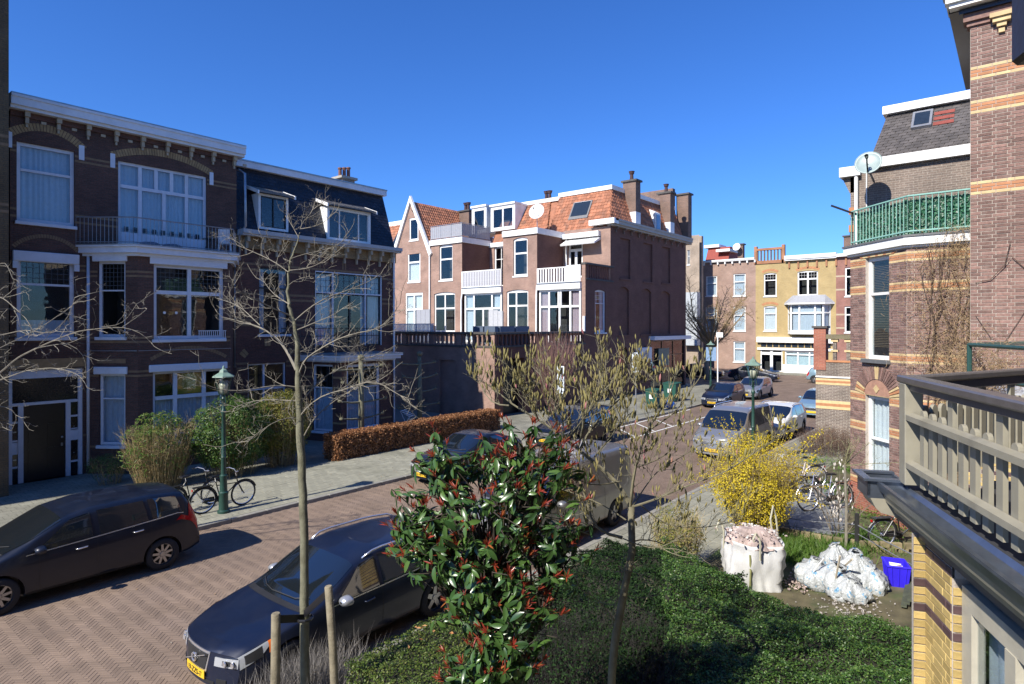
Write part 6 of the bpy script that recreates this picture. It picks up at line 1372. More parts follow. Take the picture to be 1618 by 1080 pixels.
for (pl, r_, lb) in (([(434, 1130), (435.5, 1050), (436, 970)], .058, 'short round timber stake left of the young tree'), ([(530, 1130), (526, 1020), (519, 927)], .05, 'taller leaning timber stake right of the young tree')):
    a = limb_px(pl, 7.75, 0); mb = MB(); q = a[-1] + (a[-1] - a[-2]).normalized() * .012; mb.tube([*a, q], [r_, r_, r_ * .97, r_ * .8], 12); sk = tag(mb.build('tree_stake', WOODP, None, smooth=True, angle=40), lb, 'stake', 'stakes of the young tree')
mb = MB(); A, B_ = atd(436, 978, 7.72), atd(481, 976, 8.0); C2 = atd(519, 935, 7.72); n_ = Vector((0, 0, .05))
for p, q in ((A, B_), (B_ + Vector((0, 0, .05)), C2)):
    dv = (q - p).cross(Vector((0, 0, 1))).normalized() * .012; mb.prism([p - n_, q - n_, q + n_, p + n_], tuple(dv))
mb.tube([B_ + Vector((math.cos(a * .7) * .1, math.sin(a * .7) * .1, 0)) for a in range(10)], .02, 5)
tag(mb.build('tree_tie', BLACK, None, uv=False), 'black rubber straps tying the young tree to its stakes', 'strap')
# limbs reaching in from a tree beyond the left edge
lt = thing('left_tree', 'bare pale twigs reaching in from the left edge over the front door', 'tree', tuple(atd(-170, 900, 12)))
mb = MB(); mb.tube(limb_px([(-170, 940), (-165, 800), (-160, 640), (-150, 500)], 12, 0), [.12, .11, .08, .05], 8); mb.build('trunk', BARK, lt, smooth=True, uv=False)
mb = MB()
for pl, dd, r0 in (([(-160, 650), (-60, 620), (0, 591), (28, 563), (83, 538), (125, 522), (194, 516), (222, 524), (239, 541)], .5, .024), ([(-160, 560), (-60, 480), (0, 466), (17, 480), (42, 502), (55, 530)], -.6, .014), ([(-160, 680), (-40, 620), (0, 600), (39, 585), (90, 580), (128, 592), (138, 612)], -.9, .015),
    ([(60, 549), (110, 540), (135, 560), (136, 596)], .3, .008), ([(-150, 600), (-20, 560), (10, 545), (60, 520), (118, 480), (137, 465)], .8, .012), ([(-150, 640), (-30, 640), (10, 640), (30, 655), (18, 680)], .2, .010), ([(0, 530), (40, 520), (80, 528), (110, 500), (118, 470)], -.3, .008), ([(-100, 520), (-20, 430), (10, 410), (20, 440)], -.3, .009), ([(160, 517), (195, 512), (216, 480)], .2, .006), ([(194, 516), (225, 495), (232, 488)], .2, .006)):
    grow(mb, limb_px(pl, 11.8, dd), r0 * 1.15, .005, rr, tw=5.5, tl=.5, ts=.0065, up=.12, sub=3, kink=.6)
mb.build('branches', TWIG, lt, uv=False, fixn=False)
# magnolia with furry buds
mg = thing('magnolia', 'magnolia tree with fat olive and pink buds, between the shrub and the road', 'tree', tuple(atd(966, 1150, 6.2)))
BARKM = plain('magnolia_bark', (.15, .135, .085), .85, var=.4, scale=10, bump=.4, dirt=((.09, .08, .05), 3, .6)); tips = []
mb = MB(); Q = limb_px([(964, 1150), (967, 1060), (972, 1010), (985, 940), (999, 870), (997, 800)], 6.2, 0); mb.tube(Q, [.042, .04, .04, .038, .036, .034], 10); mb.build('trunk', BARKM, mg, smooth=True, uv=False)
mb = MB(); rr = random.Random(21)
LM = [([(997, 800), (978, 761), (936, 728), (894, 694), (850, 661), (805.6, 639), (780.5, 611), (755, 600)], .6, .030), ([(997, 800), (1003, 739), (1019, 683), (1039, 655.6), (1061, 625), (1069, 583)], -.4, .022), ([(914, 711), (933, 672), (967, 639), (1003, 608), (1039, 594)], .4, .018),
 ([(914, 711), (928, 655), (911, 611), (905, 580)], -.4, .016), ([(1000, 800), (1030, 790), (1089, 767), (1150, 745), (1205, 705), (1235, 690)], -.5, .014), ([(985, 850), (938, 840), (930, 798), (914, 760), (905, 720)], .3, .022), ([(936, 845), (896, 831), (881, 810)], -.4, .009), ([(990, 860), (1010, 850), (1050, 858), (1080, 880)], .6, .010),
 ([(995, 880), (982, 902), (979, 938), (967, 973)], -.3, .010), ([(982, 902), (1010, 900), (1030, 930)], -.2, .007), ([(850, 661), (820, 610), (800, 575)], -.3, .012), ([(805, 639), (775, 640), (750, 590)], .3, .010), ([(894, 694), (860, 620), (850, 570)], .3, .013), ([(967, 639), (960, 600), (945, 560)], -.3, .010), ([(1019, 683), (1060, 660), (1090, 625), (1098, 600)], .4, .010), ([(1003, 739), (1050, 720), (1090, 680)], .6, .009), ([(1003, 608), (990, 580), (985, 560)], .2, .008), ([(880, 690), (880, 640), (890, 600)], .8, .011), ([(1010, 795), (1050, 830), (1120, 835), (1170, 820)], .3, .009), ([(940, 720), (965, 690), (985, 660), (1000, 650)], -.6, .012)]
LM += [([(914, 711), (900, 670), (880, 620), (870, 575)], .9, .010), ([(930, 680), (945, 630), (950, 585)], .9, .010), ([(850, 661), (835, 630), (815, 600)], -.7, .009), ([(967, 639), (985, 610), (1010, 570)], .7, .009), ([(1003, 739), (985, 700), (975, 660)], .9, .010), ([(894, 694), (930, 650), (955, 615)], -.9, .010), ([(990, 820), (940, 790), (880, 770), (840, 760)], .5, .009), ([(985, 850), (1030, 870), (1060, 860), (1085, 840)], -.5, .008), ([(997, 800), (1040, 740), (1080, 720), (1110, 700)], .5, .009), ([(978, 761), (930, 770), (890, 740), (865, 715)], -.6, .010), ([(975, 930), (1005, 950), (1040, 940)], .2, .007), ([(972, 980), (940, 940), (915, 930)], -.2, .007)]
for i, (pl, dd, r0) in enumerate(LM):
    grow(mb, limb_px(pl, 6.2, dd), r0 * .8, .0035, rr, tw=14 if pl[-1][1] < 700 else 9, tl=.34, ts=.0042, up=.55 if pl[-1][1] < 700 else .2, sub=2, tips=tips, kink=.4)
mb.build('branches', BARKM, mg, uv=False, fixn=False)
BUD = leafmat('furry_bud', [(.15, .13, .05), (.25, .22, .08), (.19, .165, .06), (.29, .24, .10)], rough=.75, trans=.1); BUDP = leafmat('pink_bud', [(.38, .20, .14), (.42, .16, .18)], rough=.7, trans=.1)
bme = []
for mat in (BUD, BUDP):
    q = MB(); q.lathe((0, 0, 0), [(.004, 0), (.0075, .012), (.0098, .026), (.0085, .042), (.0045, .058), (.0008, .068)], 7); o = q.build('bud', mat, mg, local=True, smooth=True, uv=False); bme.append(o.data); bpy.data.objects.remove(o)
tips.sort(key=lambda t: -t[0].z); rr.shuffle(tips); vis = [t for t in tips if proj(t[0]) and proj(t[0])[1] < 840]
Vb = []; k_ = 0
for (p, d) in vis[:1700]:
    d = (d * .45 + Vector((rr.gauss(0, .12), rr.gauss(0, .12), 1))).normalized(); s = rr.uniform(.65, 1.15); M = Matrix.Translation(p - d * .01) @ d.to_track_quat('Z', 'Y').to_matrix().to_4x4() @ Matrix.Diagonal((s, s, s, 1))
    me_ = bme[1] if rr.random() < .1 else bme[0]
    if k_ < 300: inst('bud', me_, mg, M)
    else: Vb.append((M, me_))
    k_ += 1
if Vb:
    VV, FF, n0 = [], [], 0; base = np.array([v.co[:] for v in bme[0].vertices]); fs = np.array([list(p.vertices) for p in bme[0].polygons])
    for M, _ in Vb: A_ = np.array(M); VV.append(base @ A_[:3, :3].T + A_[:3, 3]); FF.append(fs + n0); n0 += len(base)
    tag(fast_mesh('small_buds', np.concatenate(VV), np.concatenate(FF), BUD, mg, True), kind='stuff')
# photinia with red shoots
pt = thing('red_tipped_shrub', 'big glossy evergreen shrub with bright red young shoots in the foreground', 'shrub', tuple(atd(790, 1150, 5.1)))
PL = leafmat('photinia_leaf', [(.022, .055, .014), (.055, .12, .025), (.035, .085, .022), (.09, .17, .035), (.035, .08, .03)], rough=.34, trans=.22, spec=.5, coat=.25)
PR = leafmat('photinia_red_shoot', [(.22, .035, .02), (.34, .05, .025), (.26, .04, .03), (.36, .12, .03)], rough=.35, trans=.3, coat=.2)
def leafmesh(name, L_, w_, mat, curl=.25):
    prof = ((0, .05), (.2, .7), (.45, 1), (.7, .85), (.9, .4), (1, .02)); V = []
    for u, h in prof: x = u * L_; z = -curl * L_ * u * u; V += [(x, -w_ / 2 * h, z + w_ * h * .18), (x, 0, z), (x, w_ / 2 * h, z + w_ * h * .18)]
    Fc = [];
    for i in range(len(prof) - 1): b = i * 3; Fc += [(b, b + 3, b + 4, b + 1), (b + 1, b + 4, b + 5, b + 2)]
    me = bpy.data.meshes.new(name); me.from_pydata(V, [], Fc); me.materials.append(mat); me.polygons.foreach_set('use_smooth', [True] * len(Fc)); return me
lm = leafmesh('leaf', .103, .036, PL); rm_ = leafmesh('red_shoot', .075, .011, PR, .05); rr = random.Random(77); LL = []; RL = []; stems = MB()
root = atd(795, 1150, 5.15)
lobes = [(atd(770, 800, 5.25), .80, .58, .58, 170), (atd(760, 900, 5.1), .66, .5, .46, 105), (atd(835, 735, 5.4), .50, .42, .40, 66), (atd(800, 990, 4.95), .42, .40, .55, 80), (atd(665, 840, 5.2), .40, .4, .30, 44), (atd(885, 870, 5.3), .36, .36, .34, 34), (atd(700, 720, 5.3), .34, .3, .26, 26), (atd(760, 1060, 4.9), .4, .35, .3, 40)]
for (c, rx, ry, rz, n) in lobes:
    for _ in range(n):
        v = Vector((rr.gauss(0, 1), rr.gauss(0, 1), rr.gauss(0.15, 1))).normalized(); k = rr.uniform(.45, 1.0) * (1 + .35 * noise.noise(v * 1.7 + c)); right = Vector((ST, -CT, 0)); fwd = Vector((CT, ST, 0))
        p = c + right * v.x * rx * k + fwd * v.y * ry * k + Vector((0, 0, v.z * rz * k)); out = (right * v.x + fwd * v.y * .7 + Vector((0, 0, v.z * .6 + .7))).normalized()
        if rr.random() < .5: stems.tube([root.lerp(c, .55) + Vector((rr.gauss(0, .05), rr.gauss(0, .05), 0)), c.lerp(p, .45), p], [.012, .007, .003], 4, caps=False)
        else: stems.tube([p - out * .25, p], [.005, .003], 4, caps=False)
        q0 = out.to_track_quat('Z', 'Y').to_matrix().to_4x4(); ph = rr.random() * 6
        for j in range(rr.randint(6, 11)):
            el = rr.uniform(-.75, .15); s = rr.uniform(.55, 1.3); M = Matrix.Translation(p - out * rr.uniform(0, .11)) @ q0 @ Matrix.Rotation(ph + j * 2.4, 4, 'Z') @ Matrix.Rotation(-el * 1.0 + .25, 4, 'Y') @ Matrix.Rotation(rr.gauss(0, .35), 4, 'X') @ Matrix.Diagonal((s, s, s, 1)); LL.append((M, p))
        if rr.random() < (.8 if v.z > .1 else .3):
            for j in range(rr.randint(7, 15)): s = rr.uniform(.4, 1.25); M = Matrix.Translation(p + out * rr.uniform(0, .03)) @ q0 @ Matrix.Rotation(j * 2.4 + ph, 4, 'Z') @ Matrix.Rotation(-rr.uniform(.7, 1.45), 4, 'Y') @ Matrix.Diagonal((s, s, s, 1)); RL.append((M, p))
stems.tube([root, atd(800, 1000, 5.15), lobes[0][0]], [.05, .04, .015], 8); stems.tube([root, atd(780, 1000, 5.1), lobes[1][0]], [.035, .03, .012], 8); stems.tube([root, atd(860, 950, 5.25), lobes[2][0]], [.035, .03, .012], 8)
stems.build('stems', plain('dark_stem', (.05, .04, .03), .8), pt, uv=False)
def merge_or_objects(L_, me, name, par, mat, top, stuff):
    L_.sort(key=lambda t: (t[1] - Vector((0, 0, H))).length + rr.random() * .4); base = np.array([v.co[:] for v in me.vertices]); fs = np.array([list(p.vertices) for p in me.polygons]); VV, FF, n0 = [], [], 0
    for i, (M, _) in enumerate(L_):
        if i < top: inst(name, me, par, M)
        else: A_ = np.array(M); VV.append(base @ A_[:3, :3].T + A_[:3, 3]); FF.append(fs + n0); n0 += len(base)
    if VV: tag(fast_mesh(stuff, np.concatenate(VV), np.concatenate(FF), mat, par, True), kind='stuff')
merge_or_objects(LL, lm, 'leaf', pt, PL, 300, 'inner_leaves'); merge_or_objects(RL, rm_, 'red_shoot', pt, PR, 280, 'red_shoots')
# hedges: a dark twiggy core covered in small leaves
HG = leafmat('hedge_leaf', [(.022, .055, .010), (.042, .10, .016), (.07, .15, .025), (.12, .18, .04)], rough=.42, trans=.22, spec=.5)
HB = leafmat('box_leaf', [(.05, .09, .015), (.08, .13, .02), (.11, .16, .03), (.16, .17, .04)], rough=.45, trans=.3)
BEECH = leafmat('beech_leaf', [(.22, .09, .035), (.33, .15, .06), (.42, .22, .10), (.16, .065, .03)], rough=.6, trans=.3)
CORE = plain('hedge_core', (.02, .02, .012), .95, var=.4)
def nz(x, y, s=1.0, o=0): return noise.noise(Vector((x * s, y * s, o)))
EVG = leafmat('evergreen_leaf', [(.03, .075, .015), (.05, .12, .02), (.09, .16, .03), (.16, .21, .05)], rough=.4, trans=.3); BAM = leafmat('bamboo_leaf', [(.05, .12, .02), (.09, .19, .03), (.16, .24, .05), (.25, .26, .07)], rough=.4, trans=.35); CANE = plain('cane', (.30, .23, .11), .7, var=.35, objvar=.3); YG = leafmat('yellow_green_leaf', [(.10, .13, .02), (.20, .20, .03), (.28, .24, .05), (.05, .09, .02)], rough=.5, trans=.3)
def bush(name, label, c, rx, ry, h, leaf, nleaf, size, ncane, seed, cat='shrub', canemat=CANE, lowleaf=.35, aspect=.22, cl=.9, thick=.006, flare=.55, leafbias=1.0, shell=.5):
    t = thing(name, label, cat, (c[0], c[1], .1)); r_ = random.Random(seed); mb = MB()
    for _ in range(ncane):
        a, k = r_.random() * 6.28, math.sqrt(r_.random()); b = Vector((c[0] + rx * flare * k * math.cos(a), c[1] + ry * flare * k * math.sin(a), .1)); e = Vector((c[0] + rx * k * math.cos(a) * 1.05, c[1] + ry * k * math.sin(a) * 1.05, .1 + h * r_.uniform(.55, cl))); m = b.lerp(e, .5) + Vector((r_.gauss(0, .08), r_.gauss(0, .08), .15)); mb.tube([b, m, e], [thick, thick * .8, thick * .4], 3, caps=False)
        for q in range(3): u = r_.uniform(.4, .95); p = b.lerp(e, u); mb.tube([p, p + Vector((r_.gauss(0, .15), r_.gauss(0, .15), r_.uniform(.05, .3)))], [thick * .5, thick * .3], 3, caps=False)
    tag(mb.build('canes', canemat, t, uv=False, fixn=False), kind='stuff')
    P, N_ = [], []
    while len(P) < nleaf:
        v = Vector((r_.gauss(0, 1), r_.gauss(0, 1), r_.gauss(0, 1))).normalized(); k = shell + (1 - shell) * r_.random() ** .6; zz = (v.z * k * .5 + .5)
        if zz < lowleaf and r_.random() > .25: continue
        p = (c[0] + v.x * rx * k, c[1] + v.y * ry * k, .1 + h * (zz * .95 + .05)); w_ = nz(p[0] * 2.2, p[1] * 2.2, 1, p[2] * 2.2)
        if w_ < -.12 and r_.random() < .75: continue
        P.append((p[0] + .15 * w_ * v.x, p[1] + .15 * w_ * v.y, p[2] + .2 * w_)); N_.append((v.x, v.y, v.z * .5 + .6))
    tag(leafcloud('foliage', np.array(P), np.array(N_), size, leaf, t, aspect=aspect, jit=.5, droop=.6), kind='stuff'); return t
def hedge(name, label, x0, x1, y0, y1, zf, dens, size, mat, core=CORE, cat='hedge', amp=.10, base=.1, aspect=.6, edge=None, stems=None, cut=None):
    t = thing(name, label, cat, ((x0 + x1) / 2, (y0 + y1) / 2, base)); nx, ny = max(4, int((x1 - x0) / .25)), max(3, int((y1 - y0) / .25)); mb = MB()
    g = [[(x0 + .06 + (x1 - x0 - .12) * i / nx, y0 + .06 + (y1 - y0 - .12) * j / ny) for j in range(ny + 1)] for i in range(nx + 1)]
    if cut: zf0 = zf; zf = lambda x, y: .18 if cut(x, y) else zf0(x, y)
    V = [(x, y, zf(x, y) - .09) for r_ in g for x, y in r_]; m = ny + 1; mb.add(V, [(i * m + j, (i + 1) * m + j, (i + 1) * m + j + 1, i * m + j + 1) for i in range(nx) for j in range(ny)])
    ring = [(i, 0) for i in range(nx + 1)] + [(nx, j) for j in range(1, ny + 1)] + [(i, ny) for i in range(nx - 1, -1, -1)] + [(0, j) for j in range(ny - 1, 0, -1)]
    V = [(*g[i][j], zf(*g[i][j]) - .09) for i, j in ring] + [(*g[i][j], base) for i, j in ring]; k = len(ring); mb.add(V, [(a, (a + 1) % k, k + (a + 1) % k, k + a) for a in range(k)]); mb.build('branch_core', core, t, uv=False)
    A_ = (x1 - x0) * (y1 - y0); hm = zf((x0 + x1) / 2, (y0 + y1) / 2) - base; P = []; Nn = []
    n = int(A_ * dens); X = rng.uniform(x0, x1, n); Y = rng.uniform(y0, y1, n)
    for x, y in zip(X, Y): P.append((x, y, zf(x, y) - abs(rng.normal(0, .05)) + nz(x, y, 6, 3) * .05)); Nn.append((0, 0, 1))
    for (a, b, c, d, nn) in ((x0, y0, x0, y1, (-1, 0, .3)), (x0, y0, x1, y0, (0, -1, .3)), (x1, y0, x1, y1, (1, 0, .3)), (x0, y1, x1, y1, (0, 1, .3))):
        L_ = math.hypot(c - a, d - b); n = int(L_ * hm * dens * .8)
        for _ in range(n): u = rng.random(); x, y = a + (c - a) * u, b + (d - b) * u; z = base + (zf(x, y) - base) * rng.random(); o = rng.normal(0, .035) + nz(x + y, z, 4, 1) * .09; P.append((x + nn[0] * o, y + nn[1] * o, z)); Nn.append(nn)
    if cut: kp = [i for i, p in enumerate(P) if not cut(p[0], p[1])]; P = [P[i] for i in kp]; Nn = [Nn[i] for i in kp]
    if cut:      # leaves down the cut face
        for _ in range(9000):
            x, y = rng.uniform(x0, x1), rng.uniform(y0, y1)
            if not cut(x, y) and cut(x, y + .12): P.append((x, y + .05, rng.uniform(.1, zf0(x, y)))); Nn.append((-.5, .8, .3))
    tag(leafcloud('foliage', np.array(P), np.array(Nn, float), size, mat, t, aspect=aspect, jit=.55), kind='stuff'); return t
hz = lambda x, y: .84 + .065 * (y - 2.2) ** 2 + .24 * nz(x, y, .8) + .16 * nz(x, y, 2.1, 5) + .05 * (9 - x) * .5
hedge('ivy_hedge', 'broad clipped green ivy hedge filling the garden below the rubble bags', 5.6, 10.5, .35, 5.1, hz, 3800, .035, HG, cut=lambda x, y: y > 2.75 + (x - 6.0) * .52 + .18 * nz(x, y, 1.7))
DKL = leafmat('shade_dark_leaf', [(.007, .018, .005), (.012, .028, .008), (.018, .042, .010), (.032, .066, .016)], rough=.62, trans=.1, spec=.15)  # near-black leaf colour stands in for shade on hedge and thicket
bush('dark_thicket', 'dense twigs under the red-tipped shrub, coloured near black to give deep shade', (6.5, 4.2), 1.6, 1.05, 1.25, DKL, 9000, .04, 1300, 14, canemat=plain('shade_black_twig', (.016, .014, .012), .9), thick=.005, flare=.95, lowleaf=.0, shell=.2, aspect=.5)  # deep shade is put into the twig and leaf colours
hedge('dark_hedge', 'evergreen hedge with leaves coloured dark for shade, along the pavement behind the red-tipped shrub', 6.9, 11.0, 3.75, 6.3, lambda x, y: .96 + .22 * nz(x, y, 1.1) + .12 * nz(x, y, 2.7), 2600, .042, DKL)
hedge('box_hedge', 'low yellow-green box hedge between kerb and red-tipped shrub', 5.0, 8.6, 5.3, 6.9, lambda x, y: .78 + .07 * nz(x, y, 1.5), 3000, .034, HB)
mb = MB(); bo = bpy.data.objects['box_hedge']; n = 46
oc = leafmat('fallen_leaf', [(.45, .20, .07), (.55, .3, .12)], rough=.7, trans=.2); leafcloud('fallen_leaves', np.stack([rng.uniform(5.6, 9.2, n), rng.uniform(5.8, 6.8, n), np.full(n, .86)], 1), np.tile([0, 0, 1.], (n, 1)), .07, oc, bo, kind='stuff')
hedge('beech_hedge', 'clipped beech hedge with brown winter leaves in front of the far gardens', 13.9, 23.4, 19.9, 20.7, lambda x, y: 1.08 + .05 * nz(x, y, 1.2), 1100, .075, BEECH, plain('beech_core', (.07, .04, .025), .95), amp=.1, aspect=.7)
# left-hand shrubs
bush('cane_shrub', 'straw-coloured twiggy shrub with a green top, left of the lamp post', (8.2, 21.2), 1.15, .8, 2.35, BAM, 2600, .14, 520, 1, lowleaf=.72, shell=.3)
bush('evergreen_shrub', 'large leafy green shrub right behind the lamp post', (10.4, 20.8), 1.5, .9, 2.75, EVG, 17000, .10, 160, 2, lowleaf=.05, aspect=.34)
bush('golden_shrub', 'yellow-green shrub next to the leafy green one, in front of the mansard house', (12.3, 20.9), 1.1, .8, 2.75, YG, 11000, .085, 200, 3, lowleaf=.1, aspect=.35)
bush('dark_shrub', 'small dark evergreen plant beside the big front door', (7.3, 22.8), .6, .5, 1.0, HG, 1500, .08, 40, 4)
# forsythia in flower
FOR = leafmat('forsythia_flower', [(.50, .38, .02), (.66, .52, .02), (.58, .45, .03), (.72, .60, .05)], rough=.6, trans=.35)
bush('forsythia', 'forsythia bush covered in bright yellow flowers beside the silver van', (15.2, 4.9), 1.1, 1.0, 2.6, FOR, 20000, .036, 420, 6, canemat=plain('forsythia_cane', (.22, .17, .08), .8), lowleaf=.08, aspect=.7, shell=.25, flare=.35)
fo_ = bpy.data.objects['forsythia']; r_ = random.Random(15); mb = MB(); P, N_ = [], []
for _ in range(90):
    a = r_.random() * 6.28; b = Vector((15.2 + .3 * math.cos(a), 4.9 + .3 * math.sin(a), .8)); e = b + Vector((math.cos(a) * r_.uniform(.7, 1.5), math.sin(a) * r_.uniform(.7, 1.4), r_.uniform(.2, 2.3))); m = b.lerp(e, .5) + Vector((0, 0, .45)); pts = [b.lerp(m, t / 5).lerp(m.lerp(e, t / 5), t / 5) for t in range(6)]; mb.tube(pts, [.006, .006, .005, .004, .003, .002], 3, caps=False)
    for q in range(60): t = r_.random() * 4.99; i = int(t); p = pts[i].lerp(pts[i + 1], t - i); P.append((p.x + r_.gauss(0, .025), p.y + r_.gauss(0, .025), p.z + r_.gauss(0, .025))); N_.append((r_.gauss(0, 1), r_.gauss(0, 1), .6))
tag(mb.build('arching_canes', MAT['forsythia_cane'], fo_, uv=False, fixn=False), kind='stuff'); tag(leafcloud('flower_sprays', np.array(P), np.array(N_), .045, FOR, fo_, aspect=.7), kind='stuff')
bush('olive_shrub', 'olive-green budding shrub between the ivy hedge and the forsythia', (11.9, 5.35), .7, .5, 1.5, YG, 2600, .05, 160, 8, aspect=.5)
bush('bare_red_shrub', 'leafless reddish twiggy bush against the terrace wall beside the road', (29.0, 20.6), 1.7, 1.2, 4.6, BEECH, 60, .05, 520, 9, canemat=plain('red_twig', (.16, .09, .08), .9), cl=1.05, thick=.010, flare=.12)
bush('bramble', 'thorny brown bramble at the foot of the terrace wall', (27.4, 6.0), 1.3, 1.0, 1.1, leafmat('dry_leaf', [(.2, .11, .07), (.3, .18, .12), (.12, .09, .05)], rough=.8), 1500, .06, 300, 10, canemat=VINED, flare=.9, shell=.1)
# small espalier trees behind the beech hedge
for (px_, yt_, lb) in ((570.5, 566, 'left pruned espalier lime with knobbly arms, against the mansard house porch'), (663, 560, 'right pruned espalier lime with knobbly arms, against the terrace wall')):
    d0 = 980 * 4.3 / (690 - 515) if px_ < 600 else 27.5; d0 = 25.5 if px_ < 600 else 29.5; et = thing('espalier_tree', lb, 'tree', tuple(atd(px_, 515 + 980 * 5.1 / d0, d0)), 0, 'espalier limes behind the hedge'); rr = random.Random(int(px_)); zt_ = H - (yt_ - 515) * d0 / 980; b = Vector(atd(px_, 600, d0)); mb = MB()
    mb.tube([(b.x, b.y, .1), (b.x + .02, b.y, 1.8), (b.x, b.y + .02, zt_)], [.13, .115, .09], 9); mb.lathe((b.x, b.y, zt_), [(.09, -.05), (.15, .02), (.13, .12), (.001, .17)], 8); mb.build('trunk', BARK, et, smooth=True, uv=False); mb = MB()
    for k in range(4):
        z = 1.4 + k * (zt_ - 1.6) / 3.4
        for sx in (-1, 1):
            L_ = rr.uniform(.9, 1.35); e = Vector((b.x + sx * L_, b.y + rr.gauss(0, .08), z + rr.gauss(.08, .06))); mb.tube([(b.x, b.y, z), (b.x + sx * L_ * .5, b.y, z + .03), e], [.045, .035, .03], 6); mb.lathe(tuple(e), [(.03, -.05), (.08, -.02), (.085, .04), (.001, .08)], 7)
            for q in range(8): mb.tube([e, e + Vector((rr.gauss(0, .1), rr.gauss(0, .1), rr.uniform(.05, .25)))], [.01, .004], 3, caps=False)
    mb.build('branches', BARK, et, uv=False, fixn=False)
# bare tree in the side street
ft = thing('far_tree', 'bare spreading street tree in front of the pink brick house', 'tree', (57, 22.8, .1)); rr = random.Random(33); mb = MB(); b = Vector((57, 22.8, .1)); mb.tube([b, b + Vector((.1, .1, 1.6)), b + Vector((.2, -.3, 3.2))], [.28, .22, .18], 9); mb.build('trunk', TWIGD, ft, smooth=True, uv=False); mb = MB()
for k in range(15):
    a = k * 2.4; e = rr.uniform(2.6, 5.2); s = b + Vector((.2, -.3, 2.6 + rr.random() * .8)); pts = [s, s + Vector((math.cos(a) * e * .35, math.sin(a) * e * .35, 1.2 + rr.random())), s + Vector((math.cos(a) * e * .8, math.sin(a) * e * .8, 2.6 + rr.random() * 2)), s + Vector((math.cos(a) * e, math.sin(a) * e, 3.6 + rr.random() * 4.0 - e * .5))]; grow(mb, pts, .10, .02, rr, tw=4.2, tl=1.5, ts=.022, up=.25, sub=2, sides=5, kink=.5)
mb.build('branches', plain('ochre_twig', (.24, .17, .09), .9, var=.3), ft, uv=False, fixn=False)
# lavender round the young tree, garden greens
def tuft(name, label, pts, n, h, mat, cat='plant', w_=.006, spread=.25, seed=1):
    r_ = random.Random(seed); mb = MB()
    for _ in range(n):
        c = pts(r_); d = Vector((r_.gauss(0, spread), r_.gauss(0, spread), 1)).normalized(); L_ = h * r_.uniform(.5, 1.2); s = Vector((r_.gauss(0, 1), r_.gauss(0, 1), 0)).normalized() * w_; m = Vector(c) + d * L_ * .55; e = Vector(c) + d * L_ + Vector((r_.gauss(0, .05), r_.gauss(0, .05), -.05 * L_))
        mb.add([Vector(c) - s, Vector(c) + s, m + s * .8, m - s * .8, e], [(0, 1, 2, 3), (3, 2, 4)])
    return tag(mb.build(name, mat, None, uv=False, fixn=False), label, cat, kind='stuff')
tuft('lavender', 'grey dried lavender stalks around the foot of the young tree', lambda r: (*[a + r.gauss(0, .33) for a in onZ(495, 1090, .2)], .1), 3200, .62, leafmat('dry_lavender', [(.16, .15, .14), (.26, .24, .22), (.10, .09, .08)], rough=.8, trans=.2), w_=.004, spread=.35)
GR = leafmat('grass_blade', [(.06, .13, .02), (.10, .20, .03), (.15, .22, .05)], rough=.5, trans=.35)
def gpts(l):
    def f(r): px_, py_, s = r.choice(l); a = onZ(px_, py_, .1); return (a[0] + r.gauss(0, s), a[1] + r.gauss(0, s), .1)
    return f
tuft('garden_grass', 'tufts of fresh green grass and bulbs behind the rubble bags', gpts([(1210, 855, .35), (1250, 870, .3), (1290, 868, .35), (1330, 870, .3), (1370, 860, .3), (1240, 880, .25)]), 5200, .30, GR, w_=.008, spread=.5, seed=4)
n = 5200; P = []
for _ in range(n):
    px_, py_, s = rnd.choice([(1400, 818, .35), (1370, 800, .3), (1420, 830, .3), (1340, 790, .35), (1350, 745, .3), (1315, 770, .3), (1380, 850, .25), (1290, 730, .5)]); a = onZ(px_, py_, .1); P.append((a[0] + rnd.gauss(0, s), a[1] + rnd.gauss(0, s), .12 + abs(rnd.gauss(0, .09))))
tag(leafcloud('ground_cover', np.array(P), np.tile([0, 0, 1.], (n, 1)), .065, leafmat('fresh_leaf', [(.06, .14, .02), (.11, .22, .03), (.16, .26, .05)], rough=.45, trans=.35), None), 'low fresh green ground cover at the foot of the striped bay', 'plant', kind='stuff')
# little bare magnolia by the bay, with white buds
sm_ = thing('small_magnolia', 'small bare shrub with pointed white buds beside the striped bay', 'shrub', (16.5, 3.4, .1)); rr = random.Random(4); mb = MB(); tp = []
for k in range(8): b = Vector((16.4 + rr.gauss(0, .1), 3.4 + rr.gauss(0, .1), .1)); e = b + Vector((rr.gauss(0, .7), rr.gauss(0, .7), rr.uniform(1.0, 1.7))); grow(mb, [b, b.lerp(e, .5) + Vector((0, 0, .2)), e], .016, .005, rr, tw=6, tl=.35, ts=.005, up=.4, sub=1, tips=tp)
mb.build('branches', TWIGD, sm_, uv=False, fixn=False); q = MB(); q.lathe((0, 0, 0), [(.006, 0), (.018, .02), (.015, .06), (.001, .09)], 6); o = q.build('bud', plain('white_bud', (.6, .55, .5), .6), sm_, local=True, smooth=True, uv=False); bm2 = o.data; bpy.data.objects.remove(o)
for (p, d) in tp[:70]: inst('bud', bm2, sm_, Matrix.Translation(p) @ (d + Vector((0, 0, 1))).normalized().to_track_quat('Z', 'Y').to_matrix().to_4x4())
b2 = Vector((*onZ(1337, 872, .1), .1)); mb = MB(); t2 = thing('thin_sapling', 'thin pale sapling trunk in the garden with bare top twigs', 'tree', tuple(b2)); mb.tube([b2, b2 + Vector((.02, 0, 1.1)), b2 + Vector((0, .03, 2.0))], [.035, .03, .025], 7); mb.build('trunk', TWIG, t2, uv=False); mb = MB()
